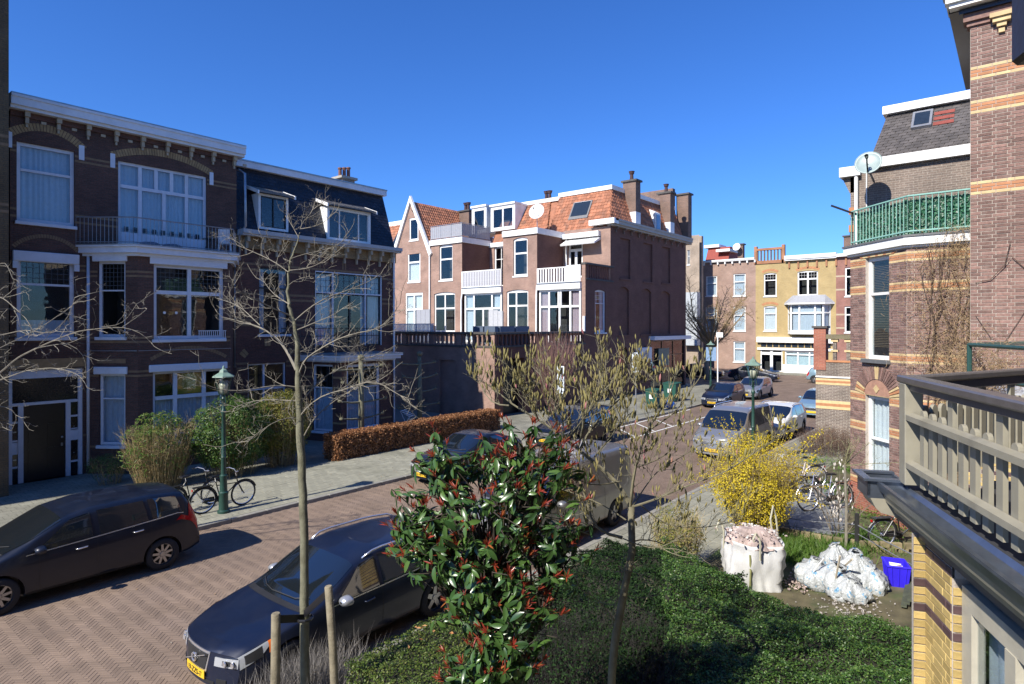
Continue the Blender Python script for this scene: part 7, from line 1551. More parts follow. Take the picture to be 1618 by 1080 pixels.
for k in range(7): e = b2 + Vector((rr.gauss(0, .5), rr.gauss(0, .5), 2.3 + rr.random() * .4)); grow(mb, [b2 + Vector((0, .03, 1.95)), e], .012, .004, rr, tw=7, tl=.3, ts=.005, up=.3, sub=1)
mb.build('branches', plain('olive_twig', (.2, .19, .1), .9), t2, uv=False, fixn=False)

n = 420; X = rng.uniform(4, 26, n); Y = np.where(rng.random(n) < .5, 16.02 - np.abs(rng.normal(0, .25, n)), 7.95 + np.abs(rng.normal(0, .3, n))); Y = np.where(rng.random(n) < .3, rng.uniform(8, 16, n), Y)
tag(leafcloud('leaf_litter', np.stack([X, Y, np.full(n, .022)], 1), np.tile([0, 0, 1.], (n, 1)), .045, leafmat('litter_leaf', [(.30, .20, .10), (.2, .13, .07), (.4, .36, .28)], rough=.9, trans=0), None, jit=.25), 'small dry leaves and grit lying along the kerbs', 'litter', kind='stuff')
n = 160; a = onZ(420, 820, .1); tag(leafcloud('pavement_litter', np.stack([rng.uniform(6, 20, n), 16.4 + np.abs(rng.normal(0, 1.6, n)), np.full(n, .122)], 1), np.tile([0, 0, 1.], (n, 1)), .05, MAT['litter_leaf'], None, jit=.2), 'dry brown leaves scattered over the far pavement', 'litter', kind='stuff')
# ------------------------------------------------------------------ cars
def paint(name, col, metal=.55, rough=.28, dust=.25):
    m, n, b, N, L = newmat(name); b.inputs['Metallic'].default_value = metal; b.inputs['Coat Weight'].default_value = .8 if col[0] > .1 else .35; b.inputs['Coat Roughness'].default_value = .04
    tc = N('ShaderNodeTexCoord'); nz = N('ShaderNodeTexNoise'); nz.inputs['Scale'].default_value = 2.2; nz.inputs['Detail'].default_value = 8; L(tc.outputs['Object'], nz.inputs['Vector'])
    mr = N('ShaderNodeMapRange'); mr.inputs[1].default_value = .45; mr.inputs[2].default_value = .8; mr.inputs[4].default_value = dust; L(nz.outputs['Fac'], mr.inputs[0])
    mx = N('ShaderNodeMix'); mx.data_type = 'RGBA'; mx.inputs[6].default_value = (*col, 1); mx.inputs[7].default_value = tuple(c * .6 + .05 for c in col) + (1,); L(mr.outputs[0], mx.inputs[0]); L(mx.outputs[2], b.inputs['Base Color'])
    m2 = N('ShaderNodeMapRange'); m2.inputs[1].default_value = .3; m2.inputs[2].default_value = .8; m2.inputs[3].default_value = rough; m2.inputs[4].default_value = rough + .2; L(nz.outputs['Fac'], m2.inputs[0]); L(m2.outputs[0], b.inputs['Roughness'])
    MAT[name] = m; return m
def glossy(name, col, rough=.05, metal=0., spec=.6, em=None):
    if name in MAT: return MAT[name]
    m, n, b, N, L = newmat(name); b.inputs['Base Color'].default_value = (*col, 1); b.inputs['Roughness'].default_value = rough; b.inputs['Metallic'].default_value = metal; b.inputs['Specular IOR Level'].default_value = spec
    MAT[name] = m; return m
CGLASS = glassmat('car_glass', (.42, .50, .50), boost=1.5)
CGLASSD = glossy('dark_car_glass', (.008, .011, .014), .03, 0, 1.0); MAT['dark_car_glass'].node_tree.nodes['Principled BSDF'].inputs['Coat Weight'].default_value = 1; MAT['dark_car_glass'].node_tree.nodes['Principled BSDF'].inputs['Coat IOR'].default_value = 1.6
CHROME = glossy('chrome', (.80, .80, .82), .22, .85); TYRE = plain('tyre_rubber', (.022, .022, .023), .85, var=.2); RIM = plain('alloy_rim', (.42, .42, .43), .3, .9, var=.08, bump=0)
PLASTIC = plain('black_plastic', (.018, .018, .019), .55, var=.2); HLIGHT = glossy('headlight_glass', (.48, .50, .52), .08, .35); ORNGL = glossy('orange_lens', (.75, .16, .02), .12); REDL = glossy('red_lens', (.42, .012, .015), .1)
PLATE = plain('yellow_plate', (.72, .46, .03), .4, var=.05, bump=0); INK = plain('plate_ink', (.02, .02, .02), .5, bump=0); SEAT = plain('car_seat', (.16, .16, .165), .8, var=.15)

def sm(a, k):
    a = np.array(a); 
    for _ in range(k): b = a.copy(); b[1:-1] = (a[:-2] + a[1:-1] * 2 + a[2:]) / 4; a = b
    return a
def make_car(kind, label, loc, sp, col, group=None, rotz=0.0, rims=10, glass=None):
    t = thing(kind, label, 'van' if sp.get('van') else 'car', loc, rotz, group); TM = wm(t); L_ = sp['L']; W_ = sp['W']
    xs = np.linspace(0, L_, 260)
    def prof(k, sk=6): p = sp[k]; return sm(np.interp(xs, [q[0] for q in p], [q[1] for q in p]), sk)
    top, belt, wid, bot = prof('top'), prof('belt', 20), prof('wid', 10), prof('bot')
    belt = np.minimum(belt, top - .02)
    def fv(a, x): return float(np.interp(x, xs, a))
    tum = sp.get('tum', .30)
    def ringpts(x):
        T, Bl, w_, bo = fv(top, x), fv(belt, x), fv(wid, x), fv(bot, x); h = T - Bl; c = min(1, max(0, (h - .14) / .25)); c = c * c * (3 - 2 * c)
        wr = .965 * w_ - tum * h
        a = [(.94 * w_, Bl + .4 * h), (.84 * w_, Bl + .78 * h), (.55 * w_, Bl + .97 * h), (0, T)]
        b = [(.965 * w_ - tum * h * .42, Bl + .46 * h), (wr + .01, T - .075), (wr * .80, T - .018), (0, T)]
        up = [(a[i][0] * (1 - c) + b[i][0] * c, a[i][1] * (1 - c) + b[i][1] * c) for i in range(4)]
        mid = bo + (Bl - bo) * .55
        return [(0, bo), (.8 * w_, bo), (.955 * w_, bo + .05), (.985 * w_, bo + .16), (w_, mid), (.992 * w_, mid + (Bl - mid) * .6), (.968 * w_, Bl)] + up   # 0..10
    NB_ = sp.get('nose', .30); RB_ = sp.get('tail', .14); xn = 1.0
    def D(x, y, z):
        f = abs(y) / W_
        if x < xn: x = x + NB_ * f ** 2.4 * (1 - x / xn) + sp.get('rake', .10) * max(0, z - .55) * (1 - x / xn)
        if x > L_ - xn: x = x - RB_ * f ** 2.4 * (1 - (L_ - x) / xn)
        return (x, y, z)
    def cr(p, s):
        i = min(int(s), len(p) - 2); u = s - i; g = lambda k: p[max(0, min(len(p) - 1, k))]
        out = []
        for a in (0, 1):
            p0, p1, p2, p3 = g(i - 1)[a], g(i)[a], g(i + 1)[a], g(i + 2)[a]
            if i == 0 or i == 5: p0 = p1
            lin = p1 + (p2 - p1) * u; cv = .5 * (2 * p1 + (p2 - p0) * u + (2 * p0 - 5 * p1 + 4 * p2 - p3) * u * u + (3 * p1 - p0 - 3 * p2 + p3) * u ** 3)
            out.append(lin * .35 + cv * .65)
        return out
    def S(x, s, side=1, off=0.0):
        y, z = cr(ringpts(x), s); y = max(0, y)
        if off:
            y2, z2 = cr(ringpts(x), min(10, s + .05)); y1, z1 = cr(ringpts(x), max(0, s - .05)); dy, dz = y2 - y1, z2 - z1; l = math.hypot(dy, dz) + 1e-6; y += dz / l * off; z += -dy / l * off
            ta = (fv(top, min(L_, x + .05)) - fv(top, max(0, x - .05))) / .1
            if s > 6: z += 0; x = x - off * max(-1.5, min(1.5, ta)) * (1 if s > 7.5 else .3)
        return D(x, side * y, z)
    mb = MB(TM); K = 3; ns = 30; st = np.concatenate([np.linspace(0, .25, 6)[:-1], np.linspace(.25, L_ - .25, 64), np.linspace(L_ - .25, L_, 6)[1:]])
    V = []; m_ = 0
    ss = [k / K for k in range(10 * K + 1)]
    for x in st:
        row = [S(x, s, 1) for s in ss] + [S(x, s, -1) for s in ss[::-1][1:-1]]; m_ = len(row); V += row
    n = len(st); Fc = [(i * m_ + j, i * m_ + (j + 1) % m_, (i + 1) * m_ + (j + 1) % m_, (i + 1) * m_ + j) for i in range(n - 1) for j in range(m_)]
    mb.add(V, Fc)
    for x in (0, L_):     # end caps: rows across
        q = 8; rows = []
        for s in ss: y, z = cr(ringpts(x), s); y = max(0, y); rows.append([D(x, -y + 2 * y * k / q, z) for k in range(q + 1)])
        VV = [p for r_ in rows for p in r_]; mb.add(VV, [(i * (q + 1) + k, i * (q + 1) + k + 1, (i + 1) * (q + 1) + k + 1, (i + 1) * (q + 1) + k) for i in range(len(rows) - 1) for k in range(q)])
    body = mb.build('body', col, t, uv=False, fixn=False)
    bm = bmesh.new(); bm.from_mesh(body.data); bmesh.ops.remove_doubles(bm, verts=bm.verts, dist=.0012); bmesh.ops.dissolve_degenerate(bm, dist=.0005, edges=bm.edges); bmesh.ops.recalc_face_normals(bm, faces=bm.faces); bm.to_mesh(body.data); bm.free()
    wr_ = sp['wr']; cut = MB()
    for wx in sp['wheels']:
        for sd in (-1, 1):
            cut.lathe((wx, sd * W_ * .85, wr_), [(.001, -.28), (wr_ + .055, -.28), (wr_ + .055, .3), (.001, .3)], 28, 'Y')
    co = cut.build('cutter', PLASTIC, None, uv=False); co.matrix_world = TM; 
    bm = bmesh.new(); bm.from_mesh(co.data); bmesh.ops.remove_doubles(bm, verts=bm.verts, dist=.002); bmesh.ops.recalc_face_normals(bm, faces=bm.faces); bm.to_mesh(co.data); bm.free()
    md = body.modifiers.new('b', 'BOOLEAN'); md.operation = 'DIFFERENCE'; md.object = co; md.solver = 'EXACT'; md.use_hole_tolerant = True; md.use_self = False
    for sv, ht in (('FAST', False), ('EXACT', True)):
        md.solver = sv
        if sv == 'EXACT': md.use_hole_tolerant = ht
        bpy.context.view_layer.update(); dg = bpy.context.evaluated_depsgraph_get(); me = bpy.data.meshes.new_from_object(body.evaluated_get(dg))
        if DEBUG: print('BOOL try', sv, ht, len(me.polygons), max(v.co.y for v in me.vertices))
        if len(me.polygons) > 500 and max(v.co.y for v in me.vertices) < W_ + .02: body.modifiers.clear(); body.data = me; break
    body.modifiers.clear()
    if DEBUG: print('BOOL', kind, len(me.polygons), max(v.co.y for v in me.vertices), W_)
    bpy.data.objects.remove(co); body.data.polygons.foreach_set('use_smooth', [True] * len(body.data.polygons)); body.data.set_sharp_from_angle(angle=R(38)); body.data.name = 'body'
    # arch interior dark
    G = glass or CGLASSD
    def patch(name, x0, x1, s0, s1, mat, side=None, off=.006, nx=10, nsn=6, par=None, th=0):
        """piece of the body's own surface, lifted a little; x0,x1,s0,s1 may be functions of (u) for slanted ends"""
        f = lambda q, u: q(u) if callable(q) else q
        q = MB(TM)
        for sd in ((1, -1) if side is None else (side,)):
            VV = []
            for i in range(nx + 1):
                for j in range(nsn + 1):
                    v = j / nsn; s = f(s0, i / nx) + (f(s1, i / nx) - f(s0, i / nx)) * v; xa, xb = f(x0, v), f(x1, v); x = xa + (xb - xa) * i / nx
                    VV.append(S(x, s, sd, off))
            q.add(VV, [(i * (nsn + 1) + j, (i + 1) * (nsn + 1) + j, (i + 1) * (nsn + 1) + j + 1, i * (nsn + 1) + j + 1) for i in range(nx) for j in range(nsn)])
        o = q.build(name, mat, par or t, smooth=True, uv=False); return o
    # windscreen and rear window: across the car between the roof edges
    def across(name, x0, x1, smin, mat, off=.006, nx=10, arc=.0):
        q = MB(TM); VV = []; cols = [(sd, s) for sd, s in [(1, smin + (10 - smin) * k / 6) for k in range(7)]] + [(-1, 10 - (10 - smin) * k / 6) for k in range(1, 7)]
        for i in range(nx + 1):
            for sd, s in cols:
                bow = arc * (1 - ((10 - s) / (10 - smin)) ** 2); x = (x0 - bow * (1 - i / nx)) + (x1 - x0 + bow * (1 - i / nx)) * i / nx
                VV.append(S(x, s, sd, off))
        m = len(cols); q.add(VV, [(i * m + j, (i + 1) * m + j, (i + 1) * m + j + 1, i * m + j + 1) for i in range(nx) for j in range(m - 1)])
        return q.build(name, mat, t, smooth=True, uv=False)
    cx0, cx1 = sp['screen']; across('windscreen', cx0, cx1, 8.12, G, arc=.06)
    if sp.get('rearscreen'): across('rear_window', *sp['rearscreen'], 8.15, CGLASSD, arc=0)
    for (a0, a1, b0, b1) in sp['side']:      # bottom x0,x1 and top x0,x1
        for sd in (1, -1): patch('side_window', lambda v, a=a0, b=b0: a + (b - a) * v, lambda v, a=a1, b=b1: a + (b - a) * v, 6.12, 7.86, G, sd)
    tr = sp.get('trim', CHROME)
    if tr: 
        a0 = min(q[0] for q in sp['side']); a1 = max(q[1] for q in sp['side'])
        for sd in (1, -1): patch('belt_trim', a0 - .05, a1 + .04, 5.98, 6.07, tr, sd, off=.010, nx=20, nsn=1)
    for (xx) in sp.get('doors', ()):
        for sd in (1, -1): patch('door_gap', xx, xx + .008, 2.6, 6.0, PLASTIC, sd, off=.003, nx=1, nsn=12)
    for xx in sp.get('handles', ()):
        for sd in (1, -1):
            q = MB(TM); z = fv(belt, xx) - .12; y = S(xx, 5.5, sd)[1]; q.tube([(xx, y, z), (xx + .02, y + sd * .04, z), (xx + .17, y + sd * .04, z + .008), (xx + .2, y, z + .008)], .014, 6); q.build('door_handle', sp.get('handlemat', CHROME), t, smooth=True, uv=False)
    # bonnet edge, bumper line
    patch('bonnet_gap', .10, cx0 - .05, 7.05, 7.09, PLASTIC, off=.003, nx=14, nsn=1); patch('sill', sp['wheels'][0] + wr_ + .08, sp['wheels'][1] - wr_ - .08, 1.6, 2.3, PLASTIC, off=.004, nx=12, nsn=2)
    across('cowl', cx0 - .10, cx0 + .015, 8.1, PLASTIC, off=.004, nx=2, arc=.06)
    for k in (-1, 1):
        q = MB(TM); q.tube([S(cx0 + .0, 9.6, 1, .02), S(cx0 + .04, 9.2, -k, .02), S(cx0 + .14, 8.6, -k, .022)], .008, 4); q.build('wiper', PLASTIC, t, uv=False)
    # wheels
    for wx in sp['wheels']:
        for sd in (-1, 1):
            yc = sd * (W_ * .985 - .11); q = MB(TM); w2 = .11
            q.lathe((wx, yc, wr_), [(wr_ * .66, -w2), (wr_ * .9, -w2), (wr_ * .985, -w2 * .8), (wr_, -w2 * .5), (wr_, w2 * .5), (wr_ * .985, w2 * .8), (wr_ * .9, w2), (wr_ * .66, w2), (wr_ * .64, 0), (wr_ * .66, -w2)], 32, 'Y'); ty = q.build('wheel', TYRE, t, smooth=True, uv=False)
            q = MB(TM); fy = yc + sd * w2 * .72; q.lathe((wx, 0, wr_), [(wr_ * .67, fy), (wr_ * .67, fy - sd * .03), (wr_ * .60, fy - sd * .03), (wr_ * .60, fy - sd * .13), (.02, fy - sd * .13)], 28, 'Y')
            rm_ = rims; q.lathe((wx, 0, wr_), [(.001, fy - sd * .0), (.05, fy - sd * .0), (.06, fy - sd * .03), (.06, fy - sd * .13)], 12, 'Y')
            for k in range(rm_):
                a = 2 * math.pi * k / rm_ + .2; hw = .028 * 5 / max(rm_, 5) + .006
                ca, sa = math.cos(a), math.sin(a); r0, r1 = .04, wr_ * .62
                P4 = [(wx + ca * r_ - sa * h_, fy - sd * (.012 + dd), wr_ + sa * r_ + ca * h_) for r_, h_, dd in ((r0, -hw * 1.3, 0), (r1, -hw, 0), (r1, hw, 0), (r0, hw * 1.3, 0))]; q.prism(P4, (0, -sd * .035, 0))
            q.build('rim', RIM, ty, uv=False); q = MB(TM); q.lathe((wx, 0, wr_), [(.001, fy - sd * .10), (wr_ * .6, fy - sd * .10)], 20, 'Y'); q.build('brake_disc', PLASTIC, ty, uv=False)
    # front
    def capq(name, y0, y1, z0, z1, mat, off=.01, par=None, rear=False, ny=8, th=.012, shear=0):
        q = MB(TM); X = (L_ + off) if rear else -off; VV = []
        for z in (z0, z1):
            for k in range(ny + 1):
                y = y0 + (y1 - y0) * k / ny; yy = y * (1 - shear * (1 if z == z0 else 0)); p = D(L_ if rear else 0, yy, z); VV.append((p[0] + (off if rear else -off), p[1], p[2]))
        b_ = [(x + (-th if rear else th), y, z) for x, y, z in VV]; m = ny + 1
        fs = [(k, k + 1, m + k + 1, m + k) for k in range(ny)]; VV2 = VV + b_; o = 2 * m
        fs += [(k, k + 1, o + k + 1, o + k) for k in range(ny)] + [(m + k, m + k + 1, o + m + k + 1, o + m + k) for k in range(ny)] + [(0, m, o + m, o), (ny, m + ny, o + m + ny, o + ny)]
        q.add(VV2, fs); return q.build(name, mat, par or t, uv=False)
    g0, g1, gw = sp['grille']; gsh = sp.get('gshear', 0)
    gf = capq('grille', -gw - .03, gw + .03, g0 - .03, g1 + .03, CHROME if sp.get('gchrome', 1) else PLASTIC, .012, shear=gsh); capq('grille_mesh', -gw, gw, g0, g1, PLASTIC, .018, gf, shear=gsh)
    for k in range(sp.get('bars', 0)): z = g0 + (g1 - g0) * (k + .5) / sp['bars']; capq('grille_bar', -gw, gw, z - .012, z + .012, CHROME, .026, gf)
    ht0, ht1 = sp['lamp']
    for sd in (1, -1):
        sA, sB = sp.get('ls', 4.85), 6.95
        o = patch('headlight', 0.0, lambda v, b=ht1: b * (.45 + .55 * v), lambda u, a=sA: a + .5 * u, lambda u, b=sB: b - .25 * u, HLIGHT, sd, off=.010)
        yl = [S(0, sA, sd, .0), S(0, sB, sd, .0)]; zl, zh = yl[0][2], yl[1][2] - .015
        capq('headlight_front', sd * W_ * .46, sd * fv(wid, 0) * .985, zl + .02, zh, HLIGHT, .008, o)
        capq('headlight_housing', sd * W_ * .60, sd * fv(wid, 0) * .93, zl + .045, zh - .03, PLASTIC, .012, o)
        for q_ in (.655, .77): y_ = sd * W_ * q_; q = MB(TM); p_ = D(0, y_, 0); zz_ = (zl + zh) / 2 + .005; rr_ = max(.02, (zh - zl) * .30); q.lathe((p_[0] - .028, y_, zz_), [(.001, .004), (rr_ * .6, .0), (rr_, -.004), (rr_, .012)], 14, 'X'); q.build('reflector', CHROME, o, uv=False)
        patch('lamp_shadow', .06, ht1 * .5, sA + .35, sB - .55, PLASTIC, sd, off=.0125, nx=4, nsn=2, par=o)
        if sp.get('orange'): patch('indicator', ht1 * .66, lambda v, b=ht1: b * (.72 + .30 * v), sA + .38, 6.78, ORNGL, sd, off=.014, par=o, nx=3)
        r0, r1, s0_, s1_ = sp['rearlamp']; patch('tail_light', r0, r1, s0_, s1_, REDL, sd, off=.010)
        if sp.get('lampl'): patch('tail_light_wing', lambda v: sp['lampl'][0] + .12 * v, sp['lampl'][1], sp['lampl'][2], sp['lampl'][3], REDL, sd, off=.011)
        if sp.get('fog', 1): capq('fog_lamp', sd * W_ * .5, sd * W_ * .66, .30, .36, PLASTIC, .008)
    capq('lower_grille', -W_ * .45, W_ * .45, fv(bot, 0) + .07, g0 - .17, PLASTIC, .006)
    for rear in ((False, True)):
        zp = sp['plate'] if not rear else sp.get('rplate', .75); pl = capq('number_plate', -.26, .26, zp - .055, zp + .055, PLATE, .03, rear=rear, ny=4)
        if not rear and sp.get('reg'):
            M = TM @ Matrix.Translation((D(0, 0, zp)[0] - .036, 0, zp)) @ Matrix(((0, 0, -1, 0), (-1, 0, 0, 0), (0, 1, 0, 0), (0, 0, 0, 1))); text(sp['reg'], .105, M, INK, pl, 'plate_lettering', .001)
    em = sp.get('emblem'); zc_ = (g0 + g1) / 2; X = D(0, 0, zc_)[0] - .035
    if em == 'star':
        q = MB(TM); r_ = .075; q.tube([(X, r_ * math.cos(a * math.pi / 8), zc_ + r_ * math.sin(a * math.pi / 8)) for a in range(17)], .009, 5)
        for k in range(3): a = math.pi / 2 + k * 2 * math.pi / 3; q.tube([(X, 0, zc_), (X, r_ * math.cos(a), zc_ + r_ * math.sin(a))], [.014, .004], 5)
        q.build('emblem', CHROME, gf, uv=False)
    if em == 'ring':
        q = MB(TM); r_ = .055; q.tube([(X, r_ * math.cos(a * math.pi / 8), zc_ + r_ * math.sin(a * math.pi / 8)) for a in range(17)], .011, 5); q.tube([(X, -.04, zc_ + .04), (X, -.075, zc_ + .075)], .009, 5); q.tube([(X, -.045, zc_ + .075), (X, -.075, zc_ + .075), (X, -.075, zc_ + .045)], .007, 4); q.build('emblem', CHROME, gf, uv=False)
        q = MB(TM); q.prism([(X + .012, gw, g0 + .0), (X + .012, gw - .03, g0), (X + .012, -gw, g1 - .0), (X + .012, -gw + .03, g1)], (.008, 0, 0)); q.build('diagonal_bar', CHROME, gf, uv=False)
    # mirrors
    for sd in (1, -1):
        mx = sp.get('mirror', cx0 + .52); p = S(mx, 6.1, sd); q = MB(TM); a = Vector(p); c = a + Vector((.0, sd * .13, .06)); n_ = 10; VV = []
        for i, (dx, rr) in enumerate(((-.10, .02), (-.085, .07), (-.04, .095), (.03, .10), (.06, .095), (.062, .01))):
            for k in range(n_): an = 2 * math.pi * k / n_; VV.append((c.x + dx, c.y + rr * 1.15 * math.cos(an), c.z + rr * .78 * math.sin(an)))
        q.add(VV, [(i * n_ + k, i * n_ + (k + 1) % n_, (i + 1) * n_ + (k + 1) % n_, (i + 1) * n_ + k) for i in range(5) for k in range(n_)]); q.tube([a, c], .025, 6); q.build('wing_mirror', sp.get('mirrormat', col), t, smooth=True, uv=False)
    if sp.get('roofrail'):
        for sd in (1, -1):
            x0, x1 = sp['roofrail']; pts = [S(x0 + (x1 - x0) * k / 10, 8.25, sd, .0 if k in (0, 10) else .055) for k in range(11)]; q = MB(TM); q.tube(pts, .018, 6); q.build('roof_rail', sp.get('railmat', CHROME), t, smooth=True, uv=False)
    return t, S, TM

VOL = dict(L=4.82, W=.93, wr=.335, wheels=(.95, 3.77), top=[(0, .70), (.12, .78), (.5, .87), (1.1, .96), (1.28, 1.0), (2.12, 1.45), (2.6, 1.53), (3.5, 1.52), (4.2, 1.45), (4.42, 1.36), (4.68, 1.02), (4.78, .90), (4.82, .62)],
    belt=[(0, .64), (.4, .76), (1.3, .91), (2.5, .94), (4.4, 1.02), (4.7, .9), (4.82, .55)], wid=[(0, .78), (.15, .84), (.5, .90), (1.2, .93), (3.6, .93), (4.4, .88), (4.82, .78)], bot=[(0, .24), (.3, .2), (4.5, .22), (4.82, .3)],
    screen=(1.26, 2.1), rearscreen=(4.4, 4.66), side=((1.62, 2.52, 2.2, 2.50), (2.6, 3.5, 2.58, 3.44), (3.58, 4.3, 3.52, 4.12)), doors=(1.55, 2.56, 3.55), handles=(2.2, 3.2), grille=(.44, .66, .30), gshear=.18, lamp=(1.0, .62), orange=1, rearlamp=(4.45, 4.78, 5.2, 7.8), plate=.37, ls=4.5, bars=0, reg='19-ZZS-7', emblem='ring', roofrail=(2.3, 4.2), mirrormat=plain('silver_mirror', (.45, .46, .48), .3, .6), handlemat=None, rake=.16, nose=.34)
NAVY = paint('dark_navy_paint', (.007, .012, .032), .15, dust=.08); 
VOL['handlemat'] = NAVY
make_car('estate_car', 'dark navy estate car with silver roof rails and yellow plate, nearest the viewer', (3.95, 8.97, .012), VOL, NAVY, 'cars parked along the street', rims=5, glass=CGLASSD)
MPV = dict(L=4.56, W=.93, wr=.33, wheels=(.9, 3.66), top=[(0, .72), (.15, .82), (.5, .93), (.85, 1.02), (1.0, 1.07), (1.9, 1.53), (2.4, 1.62), (3.5, 1.63), (4.15, 1.57), (4.33, 1.35), (4.46, 1.0), (4.54, .85), (4.56, .6)],
    belt=[(0, .66), (.5, .82), (1.1, .95), (2.4, 1.02), (4.1, 1.14), (4.4, 1.0), (4.56, .55)], wid=[(0, .76), (.15, .84), (.5, .90), (1.2, .93), (3.6, .93), (4.2, .89), (4.56, .80)], bot=[(0, .24), (.3, .2), (4.3, .22), (4.56, .3)],
    screen=(.98, 1.88), rearscreen=(4.2, 4.42), side=((1.35, 2.38, 2.02, 2.34), (2.5, 3.38, 2.46, 3.3), (3.46, 4.12, 3.38, 3.98)), doors=(1.5, 2.44, 3.42), handles=(2.08, 3.08), grille=(.50, .60, .32), lamp=(.9, .6), rearlamp=(4.28, 4.50, 5.3, 7.6), plate=.42, tum=.26, lampl=(3.98, 4.45, 5.15, 5.75))
make_car('family_car', 'almost black family car at the left edge with red tail light and chrome handles', (1.87, 15.02, .012), MPV, paint('blue_black_paint', (.005, .009, .022), .12, dust=.06), 'cars parked along the street', rims=9)
MERC = dict(L=4.58, W=.89, wr=.325, wheels=(.86, 3.62), top=[(0, .70), (.1, .76), (.5, .84), (1.15, .94), (1.35, .98), (2.15, 1.38), (2.6, 1.44), (3.1, 1.42), (3.8, 1.14), (4.0, 1.08), (4.4, 1.04), (4.55, .9), (4.58, .6)],
    belt=[(0, .62), (.5, .74), (1.3, .88), (2.5, .92), (4.1, .98), (4.58, .55)], wid=[(0, .72), (.15, .80), (.5, .86), (1.2, .89), (3.6, .89), (4.2, .85), (4.58, .74)], bot=[(0, .22), (.3, .19), (4.3, .22), (4.58, .3)],
    screen=(1.32, 2.12), rearscreen=(3.2, 3.85), side=((1.68, 2.45, 2.2, 2.42), (2.53, 3.3, 2.5, 3.05)), doors=(1.6, 2.49, 3.3), handles=(2.1, 3.0), grille=(.45, .66, .34), bars=4, gshear=.12, lamp=(.8, .5), rearlamp=(4.3, 4.56, 5.2, 6.7), plate=.36, reg='52-NKT-9', emblem='star')
make_car('saloon_car', 'black saloon with chrome barred grille parked beside the brown hedge', (13.75, 15.05, .012), MERC, paint('black_paint_car', (.005, .007, .013), .12, dust=.1), 'cars parked along the street', rims=5)
SUV = dict(L=4.6, W=.92, wr=.36, wheels=(.92, 3.6), top=[(0, .85), (.12, .93), (.6, 1.02), (1.15, 1.1), (1.3, 1.15), (2.0, 1.58), (2.5, 1.68), (3.5, 1.67), (4.1, 1.6), (4.35, 1.35), (4.5, 1.05), (4.58, .9), (4.6, .6)],
    belt=[(0, .76), (.5, .88), (1.3, 1.02), (2.5, 1.08), (4.1, 1.14), (4.4, 1.0), (4.6, .55)], wid=[(0, .78), (.15, .85), (.5, .90), (1.2, .92), (3.6, .92), (4.2, .89), (4.6, .80)], bot=[(0, .28), (4.3, .28), (4.6, .34)],
    screen=(1.28, 1.98), rearscreen=(4.12, 4.4), side=((1.6, 2.4, 2.12, 2.36), (2.48, 3.3, 2.46, 3.2), (3.4, 4.0, 3.32, 3.9)), doors=(1.5, 2.44, 3.35), handles=(2.1, 3.0), grille=(.60, .78, .36), bars=3, lamp=(.9, .5), rearlamp=(4.25, 4.56, 5.2, 7.4), plate=.5, reg='61-XHV-4')
make_car('off_road_car', 'black off-road car half hidden by the budding magnolia, below the first blue sign', (20.5, 15.05, .012), SUV, MAT['black_paint_car'], 'cars parked along the street', rims=5)
VAN = dict(L=5.25, W=.97, wr=.34, van=1, wheels=(.95, 4.05), top=[(0, .86), (.1, .98), (.5, 1.10), (.8, 1.18), (.95, 1.24), (1.7, 1.82), (2.1, 1.96), (3.0, 1.99), (5.0, 1.98), (5.12, 1.9), (5.2, 1.3), (5.25, .6)],
    belt=[(0, .76), (.5, .95), (1.0, 1.08), (5.0, 1.14), (5.25, .55)], wid=[(0, .82), (.15, .88), (.5, .94), (1.2, .97), (4.8, .97), (5.25, .90)], bot=[(0, .26), (5.0, .26), (5.25, .34)], tum=.12,
    screen=(.93, 1.68), side=((1.3, 2.2, 1.8, 2.15),), doors=(1.2, 2.3, 3.5), handles=(2.0,), grille=(.55, .72, .40), lamp=(.6, .5), rearlamp=(5.1, 5.22, 4.2, 6.4), plate=.42, reg='7-VBT-39', gchrome=0, trim=None, handlemat=PLASTIC, nose=.22, tail=.05)
make_car('panel_van', 'silver-beige panel van without side windows, behind the red-tipped shrub', (10.1, 9.05, .012), VAN, paint('silver_beige_paint', (.27, .265, .25), .6, .3), 'vans parked along the street', rims=5)
MB2 = dict(VAN, L=5.0, wheels=(.95, 3.95), top=[(0, .84), (.1, .95), (.5, 1.06), (.8, 1.14), (.95, 1.2), (1.8, 1.78), (2.2, 1.88), (3.0, 1.9), (4.6, 1.87), (4.8, 1.75), (4.93, 1.2), (5.0, .6)], belt=[(0, .76), (.5, .92), (1.0, 1.05), (4.8, 1.12), (5.0, .55)], wid=[(0, .80), (.15, .87), (.5, .92), (1.2, .95), (4.5, .95), (5.0, .86)], bot=[(0, .26), (4.8, .26), (5.0, .34)],
    side=((1.3, 2.25, 1.85, 2.2), (2.35, 3.5, 2.3, 3.45), (3.6, 4.6, 3.55, 4.45)), bars=3, gchrome=1, emblem='star', reg='44-LGK-8', rearlamp=(4.8, 4.97, 4.2, 6.4), roofrail=(2.2, 4.5), screen=(.93, 1.76), tum=.2)
make_car('passenger_van', 'silver passenger van with roof bars and three-bar grille facing the viewer', (23.3, 9.15, .012), MB2, paint('silver_paint', (.33, .335, .34), .6, .28), 'vans parked along the street', rims=5)
